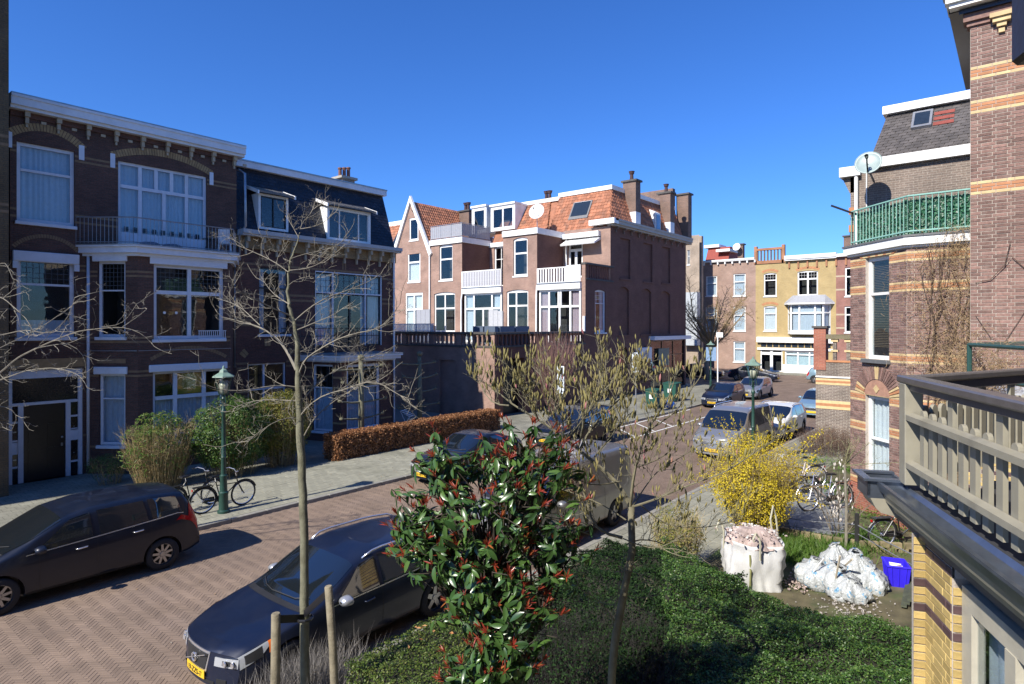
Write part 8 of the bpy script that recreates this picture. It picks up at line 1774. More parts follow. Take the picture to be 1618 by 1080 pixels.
FOC = dict(VOL, L=4.5, W=.9, wheels=(.88, 3.55), top=[(0, .70), (.12, .80), (.5, .9), (.95, .99), (1.1, 1.03), (1.95, 1.43), (2.5, 1.5), (3.3, 1.48), (4.0, 1.38), (4.2, 1.25), (4.4, .98), (4.47, .85), (4.5, .6)], belt=[(0, .63), (.5, .78), (1.3, .92), (4.2, 1.02), (4.5, .55)], wid=[(0, .74), (.15, .81), (.5, .87), (1.2, .9), (3.6, .9), (4.2, .86), (4.5, .75)], bot=[(0, .22), (4.3, .22), (4.5, .3)],
    screen=(1.08, 1.92), rearscreen=(4.1, 4.38), side=((1.45, 2.3, 1.98, 2.28), (2.38, 3.2, 2.36, 3.1), (3.28, 3.95, 3.2, 3.75)), doors=(1.4, 2.34, 3.24), handles=(2.0, 2.95), grille=(.48, .58, .3), lamp=(.5, .75), orange=0, emblem=None, reg='8-KZL-22', roofrail=(2.1, 3.9), mirrormat=PLASTIC, gshear=0, rearlamp=(4.15, 4.47, 5.3, 7.6))
WH = paint('white_car_paint', (.62, .62, .60), 0, .35); FOC['handlemat'] = WH; FOC['mirrormat'] = WH
make_car('estate_car', 'white estate car parked right behind the silver passenger van', (28.9, 9.0, .012), FOC, WH, 'cars parked along the street', rims=5)
HAT = dict(FOC, L=4.2, wheels=(.85, 3.42), top=[(0, .70), (.12, .8), (.5, .88), (1.0, .97), (1.15, 1.02), (1.95, 1.42), (2.4, 1.48), (3.2, 1.47), (3.8, 1.38), (4.0, 1.1), (4.15, .9), (4.2, .6)], belt=[(0, .63), (.5, .76), (1.3, .90), (3.9, 1.0), (4.2, .55)], wid=[(0, .74), (.15, .81), (.5, .86), (1.2, .88), (3.4, .88), (4.2, .76)], bot=[(0, .22), (4.2, .28)],
    screen=(1.13, 1.92), rearscreen=(3.8, 4.02), side=((1.5, 2.3, 1.98, 2.28), (2.38, 3.2, 2.36, 3.05)), doors=(1.4, 2.34, 3.24), handles=(2.0, 2.95), roofrail=None, rearlamp=(3.95, 4.17, 5.3, 7.4), reg='34-HDG-2')
dk = dict(HAT, handlemat=PLASTIC, mirrormat=PLASTIC)
make_car('hatchback', 'dark blue hatchback with yellow plate near the green wheelie bins', (38.2, 15.0, .012), dk, NAVY, 'cars parked along the street', rims=5)
make_car('hatchback', 'pale silver hatchback further up behind the dark blue one', (44.2, 15.0, .012), dict(dk, reg=None), MAT['silver_paint'], 'cars parked along the street', rims=5)
LB = paint('light_blue_paint', (.22, .34, .42), .4, .3)
make_car('hatchback', 'light blue hatchback peeping out behind the striped garden terrace wall', (37.6, 9.05, .012), dict(dk, reg=None, handlemat=LB, mirrormat=LB), LB, 'cars parked along the street', rims=5)
make_car('saloon_car', 'dark saloon standing crossways in front of the yellow house', (60.4, 17.3, .012), dict(MERC, reg=None, emblem=None), MAT['blue_black_paint'], 'cars in the side street', rotz=R(90), rims=5)
make_car('saloon_car', 'dark car crossways under the bare street tree', (60.6, 22.6, .012), dict(MERC, reg=None, emblem=None), MAT['black_paint_car'], 'cars in the side street', rotz=R(90), rims=5)
make_car('hatchback', 'light blue car in the side street, half behind the terrace wall pier', (62, 11.0, .012), dict(dk, reg=None), LB, 'cars in the side street', rotz=R(90), rims=5)
# ------------------------------------------------------------------ street furniture
LG = plain('lamp_green', (.018, .055, .042), .4, var=.2); LCAP = plain('lamp_cap_green', (.16, .24, .19), .5, var=.2); OPAL = plain('opal_glass', (.72, .72, .66), .35, var=.05, bump=0)
LGL = glassmat('lantern_glass', (.8, .82, .75))
def lamp(label, x, y, h=3.9):
    t = thing('street_lamp', label, 'street lamp', (x, y, .1), 0, 'green lantern street lamps'); M = wm(t)
    mb = MB(M); mb.lathe((0, 0, 0), [(.16, 0), (.16, .07), (.125, .10), (.115, .50), (.13, .53), (.13, .57), (.10, .60), (.085, .95), (.10, .98), (.10, 1.03), (.07, 1.06), (.062, 1.5), (.075, 1.53), (.06, 1.56), (.048, 2.7), (.07, 2.73), (.07, 2.79), (.045, 2.82), (.04, 3.1), (.06, 3.13), (.045, 3.16), (.03, 3.22)], 12); mb.build('post', LG, t, smooth=True, angle=40)
    for a in range(4): mb = MB(M); c, s = math.cos(a * math.pi / 2), math.sin(a * math.pi / 2); mb.tube([(.04 * c, .04 * s, 2.95), (.13 * c, .13 * s, 3.02), (.10 * c, .10 * s, 3.15), (.12 * c, .12 * s, 3.24)], .012, 5); mb.build('scroll', LG, t, uv=False)
    z0 = 3.24; mb = MB(M); n = 6
    for (r0, r1, a, b) in ((.115, .135, z0, z0 + .02),): mb.lathe((0, 0, 0), [(.001, a), (r0, a), (r1, b), (.001, b)], n)
    for k in range(n): an = 2 * math.pi * k / n; mb.tube([(.13 * math.cos(an), .13 * math.sin(an), z0 + .02), (.235 * math.cos(an), .235 * math.sin(an), z0 + .46)], .011, 4)
    mb.lathe((0, 0, 0), [(.225, z0 + .45), (.25, z0 + .45), (.25, z0 + .48), (.225, z0 + .48)], n); ln = mb.build('lantern', LG, t, uv=False)
    mb = MB(M); mb.lathe((0, 0, 0), [(.122, z0 + .02), (.228, z0 + .45)], n); mb.build('lantern_pane', LGL, ln, uv=False)
    mb = MB(M); mb.lathe((0, 0, 0), [(.001, z0 + .03), (.09, z0 + .03), (.12, z0 + .26), (.07, z0 + .34), (.001, z0 + .36)], 12); mb.build('lamp_bulb', OPAL, ln, smooth=True, uv=False)
    mb = MB(M); mb.lathe((0, 0, 0), [(.31, z0 + .475), (.30, z0 + .50), (.12, z0 + .60), (.10, z0 + .66), (.04, z0 + .70), (.03, z0 + .76), (.001, z0 + .79)], n); mb.build('lantern_cap', LCAP, t, uv=False)
    return t
lamp('green lantern lamp post with a bicycle leaning beside it', 8.13, 16.82)
p = atd(1190, 600, 22.0); lamp('green lantern lamp post rising behind the yellow forsythia', p.x, p.y)
p = atd(1123, 600, 46.0); lamp('far green lantern lamp post near the bare side-street tree', p.x, p.y)
SB = plain('sign_white', (.66, .72, .76), .4, var=.04, bump=0); SK = plain('sign_black', (.015, .015, .018), .4, bump=0)
def signpost(label, px_, d, y0, y1, w_, marks):
    p = atd(px_, 600, d); z1, z0 = H - (y0 - 515) * d / F, H - (y1 - 515) * d / F; t = thing('parking_sign', label, 'sign', (p.x, p.y, .1), 0, 'tall narrow signs on poles'); right = Vector((ST, -CT, 0)); f = Fr((p.x, p.y), (.25, -.97))
    mb = MB(); mb.tube([(p.x + .05, p.y, .1), (p.x + .05, p.y, z1 - .1)], .035, 8); mb.build('pole', GREYM, t, uv=False)
    mb = MB(); f.box(mb, -w_ / 2, w_ / 2, .0, .03, z0, z1); b = mb.build('board', SB, t, bevel=.01)
    for (a, b0, c, d0) in marks: mb = MB(); f.box(mb, -w_ / 2 + a * w_, -w_ / 2 + b0 * w_, .031, .035, z0 + c * (z1 - z0), z0 + d0 * (z1 - z0)); mb.build('sign_mark', SK, b, uv=False)
signpost('tall pale blue-white sign with black bar, above the off-road car', 886, 29.7, 578, 622, .36, [(.62, .84, .54, .96), (.5, .85, .36, .44), (.55, .85, .22, .30), (.5, .8, .06, .12), (.62, .7, .12, .22), (.1, .9, .495, .505)])
signpost('smaller tall sign with black figures, in front of the air-conditioning unit', 1004, 35.5, 556.6, 588, .38, [(.55, .85, .82, .95), (.6, .75, .55, .8), (.5, .85, .46, .52), (.55, .85, .28, .36), (.5, .85, .10, .20), (.1, .9, .405, .415)])
p = atd(1134, 600, 50); t = thing('traffic_sign', 'white pole with pale blue signs near the bare side-street tree', 'sign', (p.x, p.y, .1)); mb = MB(); mb.tube([(p.x, p.y, .1), (p.x, p.y, 4.7)], .05, 6); mb.build('pole', WHITE, t, uv=False); f = Fr((p.x, p.y), (.3, -.95))
mb = MB(); f.box(mb, -.9, -.1, 0, .04, 2.4, 3.5); mb.build('board', plain('sign_blue', (.2, .3, .45), .4), t); mb = MB(); f.box(mb, -.1, .4, 0, .04, 4.3, 4.7); mb.build('board', WHITE, t)
# wheelie bins
GB = plain('bin_green', (.015, .075, .055), .5, var=.2)
def bin_(label, x, y, w_, d_, h, lid=True):
    t = thing('wheelie_bin', label, 'bin', (x, y, .1), 0, 'green bins on the pavement'); M = wm(t); mb = MB(M); b, c = .82, 1.0
    mb.add([(-d_ / 2 * b, -w_ / 2 * b, .08), (d_ / 2 * b, -w_ / 2 * b, .08), (d_ / 2 * b, w_ / 2 * b, .08), (-d_ / 2 * b, w_ / 2 * b, .08), (-d_ / 2, -w_ / 2, h), (d_ / 2, -w_ / 2, h), (d_ / 2, w_ / 2, h), (-d_ / 2, w_ / 2, h)], [(0, 3, 2, 1), (4, 5, 6, 7), (0, 1, 5, 4), (1, 2, 6, 5), (2, 3, 7, 6), (3, 0, 4, 7)]); bd = mb.build('body', GB, t, bevel=.02)
    mb = MB(M); mb.prism([(-d_ / 2 - .03, -w_ / 2 - .03, h), (-d_ / 2 - .03, w_ / 2 + .03, h), (d_ / 2 + .03, w_ / 2 + .03, h + .06), (d_ / 2 + .03, -w_ / 2 - .03, h + .06)], (0, 0, .05)); mb.build('lid', GB, t, bevel=.015)
    for sy in (-1, 1): mb = MB(M); mb.lathe((d_ / 2 * .7, sy * w_ / 2 * .85, .09), [(.001, -.03), (.09, -.03), (.09, .03), (.001, .03)], 12, 'Y'); mb.build('wheel', TYRE, t, uv=False)
    mb = MB(M); f_ = -d_ / 2 - .002; mb.box(f_ - .004, f_, -.12, .12, .62, .88); mb.build('sticker', WHITE, t, uv=False); return t
a = onZ(1035, 645, .1); bin_('green wheelie bin with white sticker on the pavement, left of the pair', a[0], a[1] + .1, .8, .7, 1.12); a = onZ(1066, 634, .1); bin_('green wheelie bin on the pavement, right of the pair by the shop', a[0], a[1] + .2, .95, .8, 1.2)
a = onZ(1058, 645, .1); clothheap('rubbish_bag', 'blue rubbish bag lying between the two green bins', 'bag', (a[0], a[1], .1), (.35, .33, .55), plain('blue_bag', (.03, .12, .4), .35))
f = FV(22.5); a0_, z1_ = f.hit(1003, 549); a1_, z0_ = f.hit(1021, 570); t = thing('air_conditioner', 'white air-conditioning unit mounted on the dark side wall', 'air conditioner', (a0_, 22.5, z0_)); mb = MB(); f.box(mb, a0_, a1_, .05, .5, z0_, z1_); mb.build('casing', BLUEWHITE, t, bevel=.02)
mb = MB(); cc = f.P((a0_ + a1_) / 2, .505, (z0_ + z1_) / 2); mb.lathe(cc, [(.001, 0), (.08, 0), (.08, -.012), (.3, -.012), (.33, -.0), (.34, -.012)], 18, 'Y'); mb.build('fan_guard', GREYM, t, uv=False); mb = MB(); f.box(mb, a0_ + .1, a0_ + .16, 0, .45, z0_ - .08, z0_); f.box(mb, a1_ - .16, a1_ - .1, 0, .45, z0_ - .08, z0_); mb.build('bracket', GREYM, t, uv=False)
# bicycles
def bicycle(label, loc, rotz, framemat, lean=0.06, group='parked bicycles', basket=None, saddle=None, front=0.3, fender=None):
    t = thing('bicycle', label, 'bicycle', loc, rotz, group); M = wm(t) @ Matrix.Rotation(lean, 4, 'X'); rW = .345; BK = BLACK
    for x, nm in ((0, 'wheel'), (1.12, 'wheel')):
        N_ = 28; mb = MB(M); mb.tube([(x + rW * math.cos(2 * math.pi * k / N_), 0, rW + .01 + rW * math.sin(2 * math.pi * k / N_)) for k in range(N_ + 1)], .02, 6); w_ = mb.build(nm, TYRE, t, uv=False, smooth=True)
        mb = MB(M); mb.tube([(x + (rW - .03) * math.cos(2 * math.pi * k / N_), 0, rW + .01 + (rW - .03) * math.sin(2 * math.pi * k / N_)) for k in range(N_ + 1)], .011, 4); mb.build('rim', CHROME, w_, uv=False)
        mb = MB(M)
        for k in range(16): a = k * math.pi / 8; mb.tube([(x, .02 * (-1) ** k, rW + .01), (x + (rW - .03) * math.cos(a), 0, rW + .01 + (rW - .03) * math.sin(a))], .0022, 3)
        mb.tube([(x, -.05, rW + .01), (x, .05, rW + .01)], .02, 6); mb.build('spokes', CHROME, w_, uv=False)
        mb = MB(M); a0, a1 = (.1, 2.9) if x == 0 else (.35, 2.6); mb.tube([(x + (rW + .035) * math.cos(a0 + (a1 - a0) * k / 12), 0, rW + .01 + (rW + .035) * math.sin(a0 + (a1 - a0) * k / 12)) for k in range(13)], .018, 5); mb.build('mudguard', fender or framemat, t, uv=False)
    bb, st, hd, hd2 = (.47, 0, .30), (.33, 0, .82), (.90, 0, .88), (.95, 0, .68); mb = MB(M)
    for a, b, r_ in ((bb, st, .016), (bb, hd2, .018), ((.36, 0, .70), hd2, .014), (hd, hd2, .018), (bb, (0, .05, rW), .010), (bb, (0, -.05, rW), .010), (st, (0, .05, rW), .008), (st, (0, -.05, rW), .008), (hd2, (1.12, .05, rW), .012), (hd2, (1.12, -.05, rW), .012)): mb.tube([a, b], r_, 6)
    mb.build('frame', framemat, t, uv=False); mb = MB(M); mb.tube([(.33, 0, .82), (.31, 0, .93)], .012, 6); mb.build('seat_post', CHROME, t, uv=False)
    mb = MB(M); mb.prism([(.17, -.09, .93), (.17, .09, .93), (.30, .06, .94), (.46, .015, .94), (.46, -.015, .94), (.30, -.06, .94)], (0, 0, .055)); mb.build('saddle', saddle or BK, t, bevel=.015, uv=False)
    mb = MB(M); mb.tube([(.68, -.28, 1.06), (.82, -.27, 1.07), (.90, -.12, 1.04), (.88, 0, 1.0), (.90, .12, 1.04), (.82, .27, 1.07), (.68, .28, 1.06)], .012, 6); mb.tube([(.88, 0, 1.0), (.90, 0, .88)], .013, 6); mb.build('handlebar', CHROME, t, uv=False)
    for sy in (-1, 1): mb = MB(M); mb.tube([(.74, sy * .275, 1.065), (.66, sy * .28, 1.06)], .018, 6); mb.build('grip', BK, t, uv=False)
    mb = MB(M); mb.box(-.28, .22, -.06, .06, .74, .755); mb.tube([(-.26, .05, .74), (0, .05, rW)], .006, 4); mb.tube([(-.26, -.05, .74), (0, -.05, rW)], .006, 4); mb.build('rear_rack', BK, t, uv=False)
    mb = MB(M); mb.lathe((.47, 0, .30), [(.001, .03), (.09, .03), (.09, .04), (.001, .04)], 14, 'Y'); mb.tube([(.47, .04, .30), (.56, .06, .18)], .009, 4); mb.tube([(.47, -.04, .30), (.38, -.06, .42)], .009, 4); mb.box(.52, .62, .05, .13, .165, .185); mb.box(.32, .42, -.13, -.05, .41, .43); mb.build('crank', BK, t, uv=False)
    mb = MB(M); mb.box(.0, .45, .035, .055, .27, .40); mb.build('chain_guard', BK, t, uv=False)
    mb = MB(M); mb.lathe((-.30, 0, .68), [(.001, 0), (.03, 0), (.03, .02), (.001, .02)], 8, 'X'); mb.build('rear_light', REDL, t, uv=False)
    if basket:
        mb = MB(M); mb.box(.98, 1.28, -.18, .18, .80, .82)
        for k in range(9): x = .98 + .3 * k / 8; mb.box(x - .006, x + .006, -.186, -.178, .80, 1.05); mb.box(x - .006, x + .006, .178, .186, .80, 1.05); y = -.18 + .36 * k / 8; mb.box(.975, .985, y - .006, y + .006, .80, 1.05); mb.box(1.275, 1.285, y - .006, y + .006, .80, 1.05)
        for z in (.85, .95, 1.05): mb.box(.97, 1.29, -.19, -.18, z - .008, z + .008); mb.box(.97, 1.29, .18, .19, z - .008, z + .008); mb.box(.97, .98, -.18, .18, z - .008, z + .008); mb.box(1.28, 1.29, -.18, .18, z - .008, z + .008)
        mb.build('basket', basket, t, uv=False)
    return t
bicycle('black city bicycle parked beside the lamp post on the left pavement', (7.72, 17.15, .11), -.02, BLACK, .05)
bicycle('dark bicycle standing behind the first one, half hidden by the green shrub', (7.2, 17.75, .11), .12, BLACK, .06)
WB = plain('white_wicker', (.6, .6, .58), .7); PKC = plain('pink_white_frame', (.62, .55, .56), .4)
a = onZ(1288, 768, .1); bicycle('white bicycle with basket parked in the garden by the terrace wall', (a[0] - .3, a[1] - .1, .11), 2.3, PKC, .05, basket=WB)
a = onZ(1262, 790, .1); bicycle('black bicycle in the garden, nearest the forsythia', (a[0] - .1, a[1] - .3, .11), 2.0, BLACK, .08, basket=BLACK)
a = onZ(1300, 800, .1); bicycle('silver bicycle in the garden between basket bicycle and grey path', (a[0] + .1, a[1] - .5, .11), 2.5, CHROME, .1)
a = onZ(1392, 868, .1); bicycle('black bicycle with red saddle leaning at the foot of the striped bay', (a[0], a[1], .11), -.75, BLACK, .10, saddle=plain('red_saddle', (.22, .03, .03), .4))
# garden: path, kerb bricks, posts, bags, crate
def poly_px(name, pts, z, mat, kind='structure'):
    mb = MB(); mb.prism([(*onZ(x, y, z), z - .03) for x, y in pts], (0, 0, .03)); o = mb.build(name, mat, None); tag(o, kind=kind); return o
poly_px('garden_path', [(1236, 798), (1300, 768), (1336, 790), (1335, 846), (1250, 836)], .125, plain('grey_path', (.17, .18, .185), .85, var=.3, scale=5, bump=.4))
EB = plain('old_edging_brick', (.22, .18, .10), .9, var=.35, objvar=.25); ea, eb_ = Vector((*onZ(1216, 843, .12), .12)), Vector((*onZ(1352, 868, .12), .12)); eb2 = Vector((*onZ(1445, 872, .12), .12))
ed = thing('edging_wall', 'low mossy brick edging between rubble yard and bicycle garden', 'wall', tuple(ea)); k = 0
qb = MB(); qb.box(-.10, .10, -.045, .045, 0, .13); ob = qb.build('brick', EB, ed, local=True, bevel=.006); mb_ = ob.data; bpy.data.objects.remove(ob)
for A, B_ in ((ea, eb_), (eb_, eb2)):
    d = B_ - A; n = int(d.length / .215); an = math.atan2(d.y, d.x)
    for i in range(n):
        for r_ in range(2): inst('brick', mb_, ed, Matrix.Translation(A + d * ((i + .5 * r_ * .9 + .05) / n) + Vector((0, 0, -.06 + r_ * .135 + rnd.gauss(0, .006)))) @ Matrix.Rotation(an + rnd.gauss(0, .03), 4, 'Z'))
PD = plain('tarred_post', (.02, .02, .02), .7)
fn = thing('wire_fence', 'dark wooden post with slack wires at the edge of the bicycle garden', 'fence', (*onZ(1354, 870, .1), .1)); pp = []
for (x, y, h) in ((1354, 870, .85), (1226, 838, .5)): a = Vector((*onZ(x, y, .1), .1)); mb = MB(); mb.tube([a, a + Vector((0, 0, h))], .05, 6); mb.build('post', PD if x > 1300 else WOODP, fn, uv=False); pp.append(a + Vector((0, 0, h * .7)))
e_ = Vector((*onZ(1450, 880, .6), .6)); 
for A, B_ in ((pp[1], pp[0]), (pp[0], e_)): mb = MB(); mb.tube([A, A.lerp(B_, .5) - Vector((0, 0, .03)), B_], .012, 5); mb.tube([A - Vector((0, 0, .2)), B_ - Vector((0, 0, .22))], .010, 5); mb.build('rail', GREYM, fn, uv=False)
# rubble: one big bag, heap on top, smaller builder's bags, crate, planks, debris
BAGW = plain('woven_bag', (.52, .52, .51), .75, var=.12, scale=4, bump=.5, bscale=60); RUB = plain('rubble', (.37, .29, .26), .95, var=.5, scale=5, objvar=.35, bump=.8)
def blob(prof, nseg, c, rx, ry, rot=0, sq=.0, rough=.06, seed=0, fold=.03):
    V = []; 
    for (k, z) in prof:
        for j in range(nseg):
            a = 2 * math.pi * j / nseg; ca, sa = math.cos(a), math.sin(a); m_ = 1.0 if not sq else (1 / max(abs(ca), abs(sa))) ** sq
            r_ = k * m_ * (1 + rough * noise.noise(Vector((ca * 1.5 + seed, sa * 1.5, z * 2))) + fold * math.sin(a * 9 + z * 7 + seed) * noise.noise(Vector((ca * 3, sa * 3 + seed, z * 3))))
            x, y = r_ * rx * ca, r_ * ry * sa; cr_, sr_ = math.cos(rot), math.sin(rot); V.append((c[0] + x * cr_ - y * sr_, c[1] + x * sr_ + y * cr_, c[2] + z + rough * .4 * noise.noise(Vector((x * 3 + seed, y * 3, z)))))
    k = len(prof); return V, [(i * nseg + j, i * nseg + (j + 1) % nseg, (i + 1) * nseg + (j + 1) % nseg, (i + 1) * nseg + j) for i in range(k - 1) for j in range(nseg)]
a = onZ(1188, 921, .1); bc_ = (a[0] + .05, a[1] + .0, .11); bb_ = thing('rubble_sack', 'big white woven builder bag heaped with pinkish rubble', 'bag', bc_); mb = MB()
V, Fc = blob([(.98, .0), (1.04, .06), (1.0, .16), (1.08, .28), (1.02, .4), (1.1, .5), (1.04, .62), (1.07, .72), (1.0, .82), (1.03, .9), (.97, .86)], 90, bc_, .50, .50, .5, .72, .16, 3, .16); mb.add(V, Fc); mb.build('sack', BAGW, bb_, smooth=True)
mb = MB(); V, Fc = blob([(.98, .82), (.88, .93), (.7, 1.0), (.42, 1.07), (.15, 1.10), (.001, 1.10)], 60, bc_, .50, .50, .5, .5, .30, 9, .35); mb.add(V, Fc); rh = mb.build('rubble_heap', RUB, bb_)
def chips(name, c, sx, sy, z, n, s, mat, par=None, zr=.05, label=None, cat=None):
    V, Fc = [], []
    for i in range(n):
        p = np.array([c[0] + rnd.gauss(0, sx), c[1] + rnd.gauss(0, sy), (z(rnd) if callable(z) else z) + rnd.random() * zr]); b = len(V); q = Matrix.Rotation(rnd.random() * 6, 3, 'Z') @ Matrix.Rotation(rnd.random() * 6, 3, 'X'); ss = s * rnd.uniform(.4, 1.6); d = [ss, ss * rnd.uniform(.4, .9), ss * rnd.uniform(.2, .6)]
        for X in (-.5, .5):
            for Y in (-.5, .5):
                for Z in (-.5, .5): V.append(tuple(p + np.array(q @ Vector((X * d[0] * rnd.uniform(.7, 1.2), Y * d[1], Z * d[2])))))
        Fc += [tuple(b + k for k in f_) for f_ in ((0, 1, 3, 2), (4, 6, 7, 5), (0, 4, 5, 1), (2, 3, 7, 6), (0, 2, 6, 4), (1, 5, 7, 3))]
    o = fast_mesh(name, np.array(V), np.array(Fc), mat, par); o['kind'] = 'stuff'
    if label: tag(o, label, cat)
    return o
chips('rubble_chips', bc_, .19, .19, 1.08, 800, .032, RUB, bb_, .08); chips('pale_chips', bc_, .19, .19, 1.10, 160, .035, LINE, bb_, .08)
STR = plain('bag_strap', (.40, .38, .28), .8)
for (dx, dy, hh) in ((.50, -.32, .45), (-.28, .48, .2), (-.5, -.3, .15)): mb = MB(); A = Vector((bc_[0] + dx, bc_[1] + dy, .75)); mb.tube([A, A + Vector((-.02, -.01, .35)), A + Vector((-.02, .02, .35 + hh * .6)), A + Vector((-.10, .05, .38 + hh)), A + Vector((-.16, .08, .35 + hh * .5)), A + Vector((-.15, .06, .38))], .02, 5); mb.build('strap', STR, bb_, uv=False)
mb = MB(); A = Vector((bc_[0] - .33, bc_[1] - .40, .62)); mb.prism([A, A + Vector((.16, -.10, 0)), A + Vector((.16, -.10, .26)), A + Vector((0, 0, .26))], (-.01, -.015, 0)); mb.build('paper_label', SB, bb_)
mb = MB(); A = Vector((bc_[0] - .52, bc_[1] - .12, .2)); mb.tube([A, A + Vector((-.03, -.02, .3)), A + Vector((0, .0, .62))], .022, 5); mb.build('strap', plain('olive_strap', (.2, .2, .08), .8), bb_, uv=False)
def bagmat():
    m, n, b, N, L = newmat('printed_plastic_bag'); tc = N('ShaderNodeTexCoord'); wv = N('ShaderNodeTexNoise'); wv.inputs['Scale'].default_value = 9; wv.inputs['Detail'].default_value = 5; L(tc.outputs['Object'], wv.inputs['Vector']); mr = N('ShaderNodeMapRange'); mr.inputs[1].default_value = .60; mr.inputs[2].default_value = .64; L(wv.outputs['Fac'], mr.inputs[0])
    mx = N('ShaderNodeMix'); mx.data_type = 'RGBA'; mx.inputs[6].default_value = (.40, .42, .42, 1); mx.inputs[7].default_value = (.13, .28, .42, 1); L(mr.outputs[0], mx.inputs[0]); L(mx.outputs[2], b.inputs['Base Color']); b.inputs['Roughness'].default_value = .22
    n2 = N('ShaderNodeTexNoise'); n2.inputs['Scale'].default_value = 22; n2.inputs['Detail'].default_value = 3; L(tc.outputs['Object'], n2.inputs['Vector']); bu = N('ShaderNodeBump'); bu.inputs['Strength'].default_value = 1; bu.inputs['Distance'].default_value = .03; L(n2.outputs['Fac'], bu.inputs['Height']); L(bu.outputs[0], b.inputs['Normal']); return m
BP = bagmat()
for i, (x, y, s, h, lb) in enumerate(((1290, 925, .30, .52, 'leftmost crumpled plastic rubble bag with lath pieces sticking out'), (1325, 938, .33, .50, 'large crumpled white plastic rubble bag in the middle of the pile'), (1352, 925, .28, .62, 'upright plastic rubble bag with blue print at the back of the pile'), (1375, 930, .27, .42, 'grey plastic rubble bag next to the blue crate'), (1318, 905, .26, .55, 'plastic rubble bag at the back, with planks standing in it'), (1345, 948, .24, .32, 'small low plastic rubble bag at the front of the pile'))):
    a = onZ(x, y, .1); mb = MB(); V, Fc = blob([(.001, 0), (.85, 0), (1.05, .08 * h), (1.1, .2 * h), (1.02, .34 * h), (1.06, .45 * h), (.9, .58 * h), (.84, .7 * h), (.55, .8 * h), (.42, .9 * h), (.25, .95 * h), (.36, 1.05 * h), (.2, 1.02 * h)], 60, (a[0], a[1], .11), s * 1.15, s, i, .25, .38, i * 5, .30); mb.add(V, Fc); tag(mb.build('rubble_bag', BP, None, smooth=True), lb, 'bag', 'plastic rubble bags in the yard')
LATH = plain('lath_wood', (.55, .48, .36), .7, var=.15)
for (x0, y0, z0, x1, y1, z1, w_, lb, m_) in ((1318, 925, .3, 1327, 880, .95, .03, 'pale wooden lath sticking up out of the rubble bags, the upright one', LATH), (1268, 925, .15, 1300, 884, .75, .025, 'thin pale lath leaning between big bag and plastic bags', WHITE), (1322, 905, .35, 1350, 880, .9, .035, 'wider pale board leaning out of the back rubble bag', LATH)):
    A, B_ = Vector((*onZ(x0, y0, z0), z0)), Vector((*onZ(x1, y1, z1), z1)); B_ = A + (B_ - A).normalized() * .75; mb = MB(); mb.tube([A, B_], w_ * .6, 4); tag(mb.build('lath', m_, None), lb, 'lath')
a = onZ(1416, 922, .1); cx_, cy_ = a; ct = thing('blue_crate', 'bright blue plastic crate with rubbish in it beside the yellow brick pier', 'crate', (cx_, cy_, .11), .35); M = wm(ct); BL = plain('blue_plastic', (.035, .02, .62), .35, var=.08); h = .42; w0, w1 = .20, .25
mb = MB(M); O = [(-w1, -w1 * .8), (w1, -w1 * .8), (w1, w1 * .8), (-w1, w1 * .8)]; I = [(x * .93, y * .93) for x, y in O]; B0 = [(x * .8, y * .8) for x, y in O]; BI = [(x * .74, y * .74) for x, y in O]
VV = [(x, y, 0) for x, y in B0] + [(x, y, h) for x, y in O] + [(x, y, h) for x, y in I] + [(x, y, .03) for x, y in BI]; fs = [(0, 3, 2, 1), (12, 13, 14, 15)]
for k in range(4): j = (k + 1) % 4; fs += [(k, j, 4 + j, 4 + k), (4 + k, 4 + j, 8 + j, 8 + k), (8 + k, 8 + j, 12 + j, 12 + k)]
mb.add(VV, fs); mb.build('box', BL, ct); mb = MB(M)
for k in range(4): p, q = Vector((*O[k], h - .02)), Vector((*O[(k + 1) % 4], h - .02)); mb.tube([p, q], .018, 4)
mb.build('rim', BL, ct, uv=False); mb = MB(M)
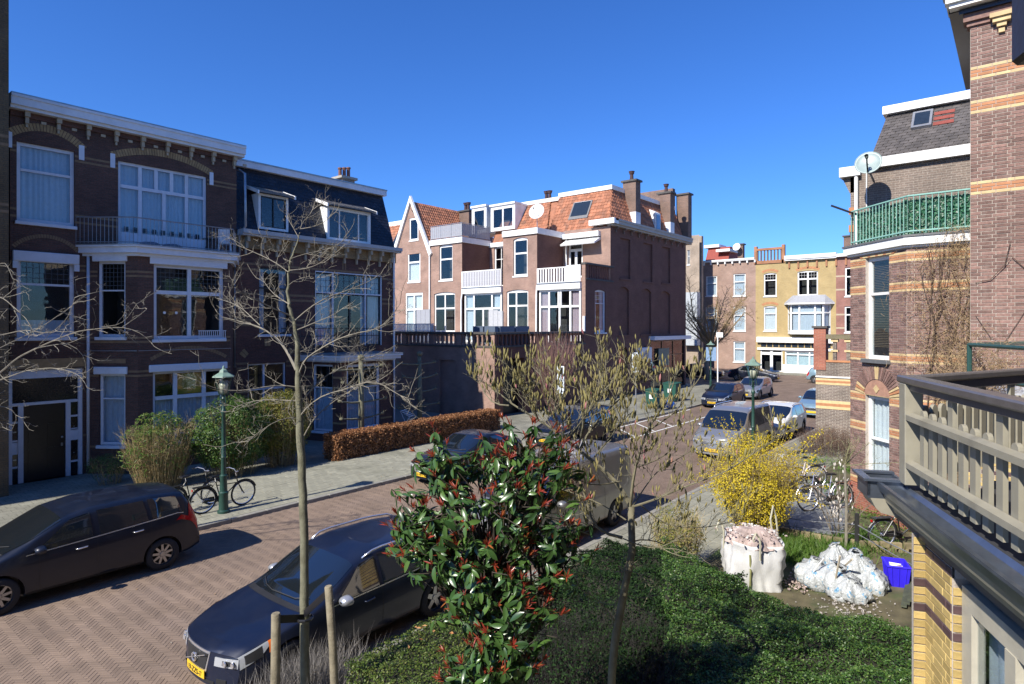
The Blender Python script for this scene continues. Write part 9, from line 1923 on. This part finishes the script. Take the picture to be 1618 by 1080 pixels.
for k in range(4):
    p0_, p1_ = Vector((*O[k], 0)), Vector((*O[(k + 1) % 4], 0))
    for t_ in (.18, .5, .82): q = p0_.lerp(p1_, t_); mb.tube([(q.x * .82, q.y * .82, .02), (q.x * 1.01, q.y * 1.01, h)], .012, 4)
mb.build('rib', BL, ct, uv=False)
for k, (mm) in enumerate((WHITE, LATH, RUB, WHITE)): mb = MB(M); mb.prism([(-.12 + k * .06, -.1, .30 + .02 * k), (.05 + k * .03, -.12 + .03 * k, .33), (.02 + k * .03, .10, .36), (-.1 + k * .05, .1, .31)], (0, 0, .012)); mb.build('scrap', mm, ct, uv=False)
PW = plain('mossy_plank', (.075, .085, .055), .9, var=.4, scale=6, bump=.6, objvar=.25); 
for k in range(5):
    a, b = onZ(1428 + k * 5, 962 - k * 3, .12), onZ(1441 + k * 4, 893, .12); A = Vector((*a, .15 + k * .018)); B_ = Vector((*b, .16 + k * .02)); d = (B_ - A).normalized(); s = Vector((-d.y, d.x, 0)) * .045; mb = MB(); mb.prism([A - s, A + s, B_ + s, B_ - s], (0, 0, .03)); tag(mb.build('plank', PW, None), ['lowest', 'second', 'middle', 'fourth', 'topmost'][k] + ' of the five dark mossy planks stacked beside the blue crate', 'plank', 'mossy planks beside the crate')
a = onZ(1345, 962, .1); chips('debris', a, .55, .30, .12, 260, .028, plain('plaster_chips', (.36, .33, .30), .9, objvar=.4), None, .03, 'scattered pale plaster chips and dust in front of the rubble bags', 'debris'); a = onZ(1262, 925, .1); chips('debris', a, .22, .18, .12, 160, .035, RUB, None, .08, 'loose pink rubble between the big bag and the plastic bags', 'debris')
# small things on the pavement by the beech hedge
a = onZ(644, 668, .5); mb = MB(); t = thing('folding_chair', 'white slatted folding seat behind the beech hedge', 'chair', (a[0], a[1], .1), .4); M = wm(t)
for k in range(5): mb = MB(M); mb.box(-.3, .3, -.25 + k * .11, -.18 + k * .11, .75 + k * .06, .77 + k * .06); mb.build('slat', WHITE, t, uv=False)
for sx in (-.27, .27): mb = MB(M); mb.tube([(sx, -.25, .75), (sx, .3, 0)], .015, 5); mb.tube([(sx, .25, 1.0), (sx, -.25, 0)], .015, 5); mb.build('leg', WHITE, t, uv=False)
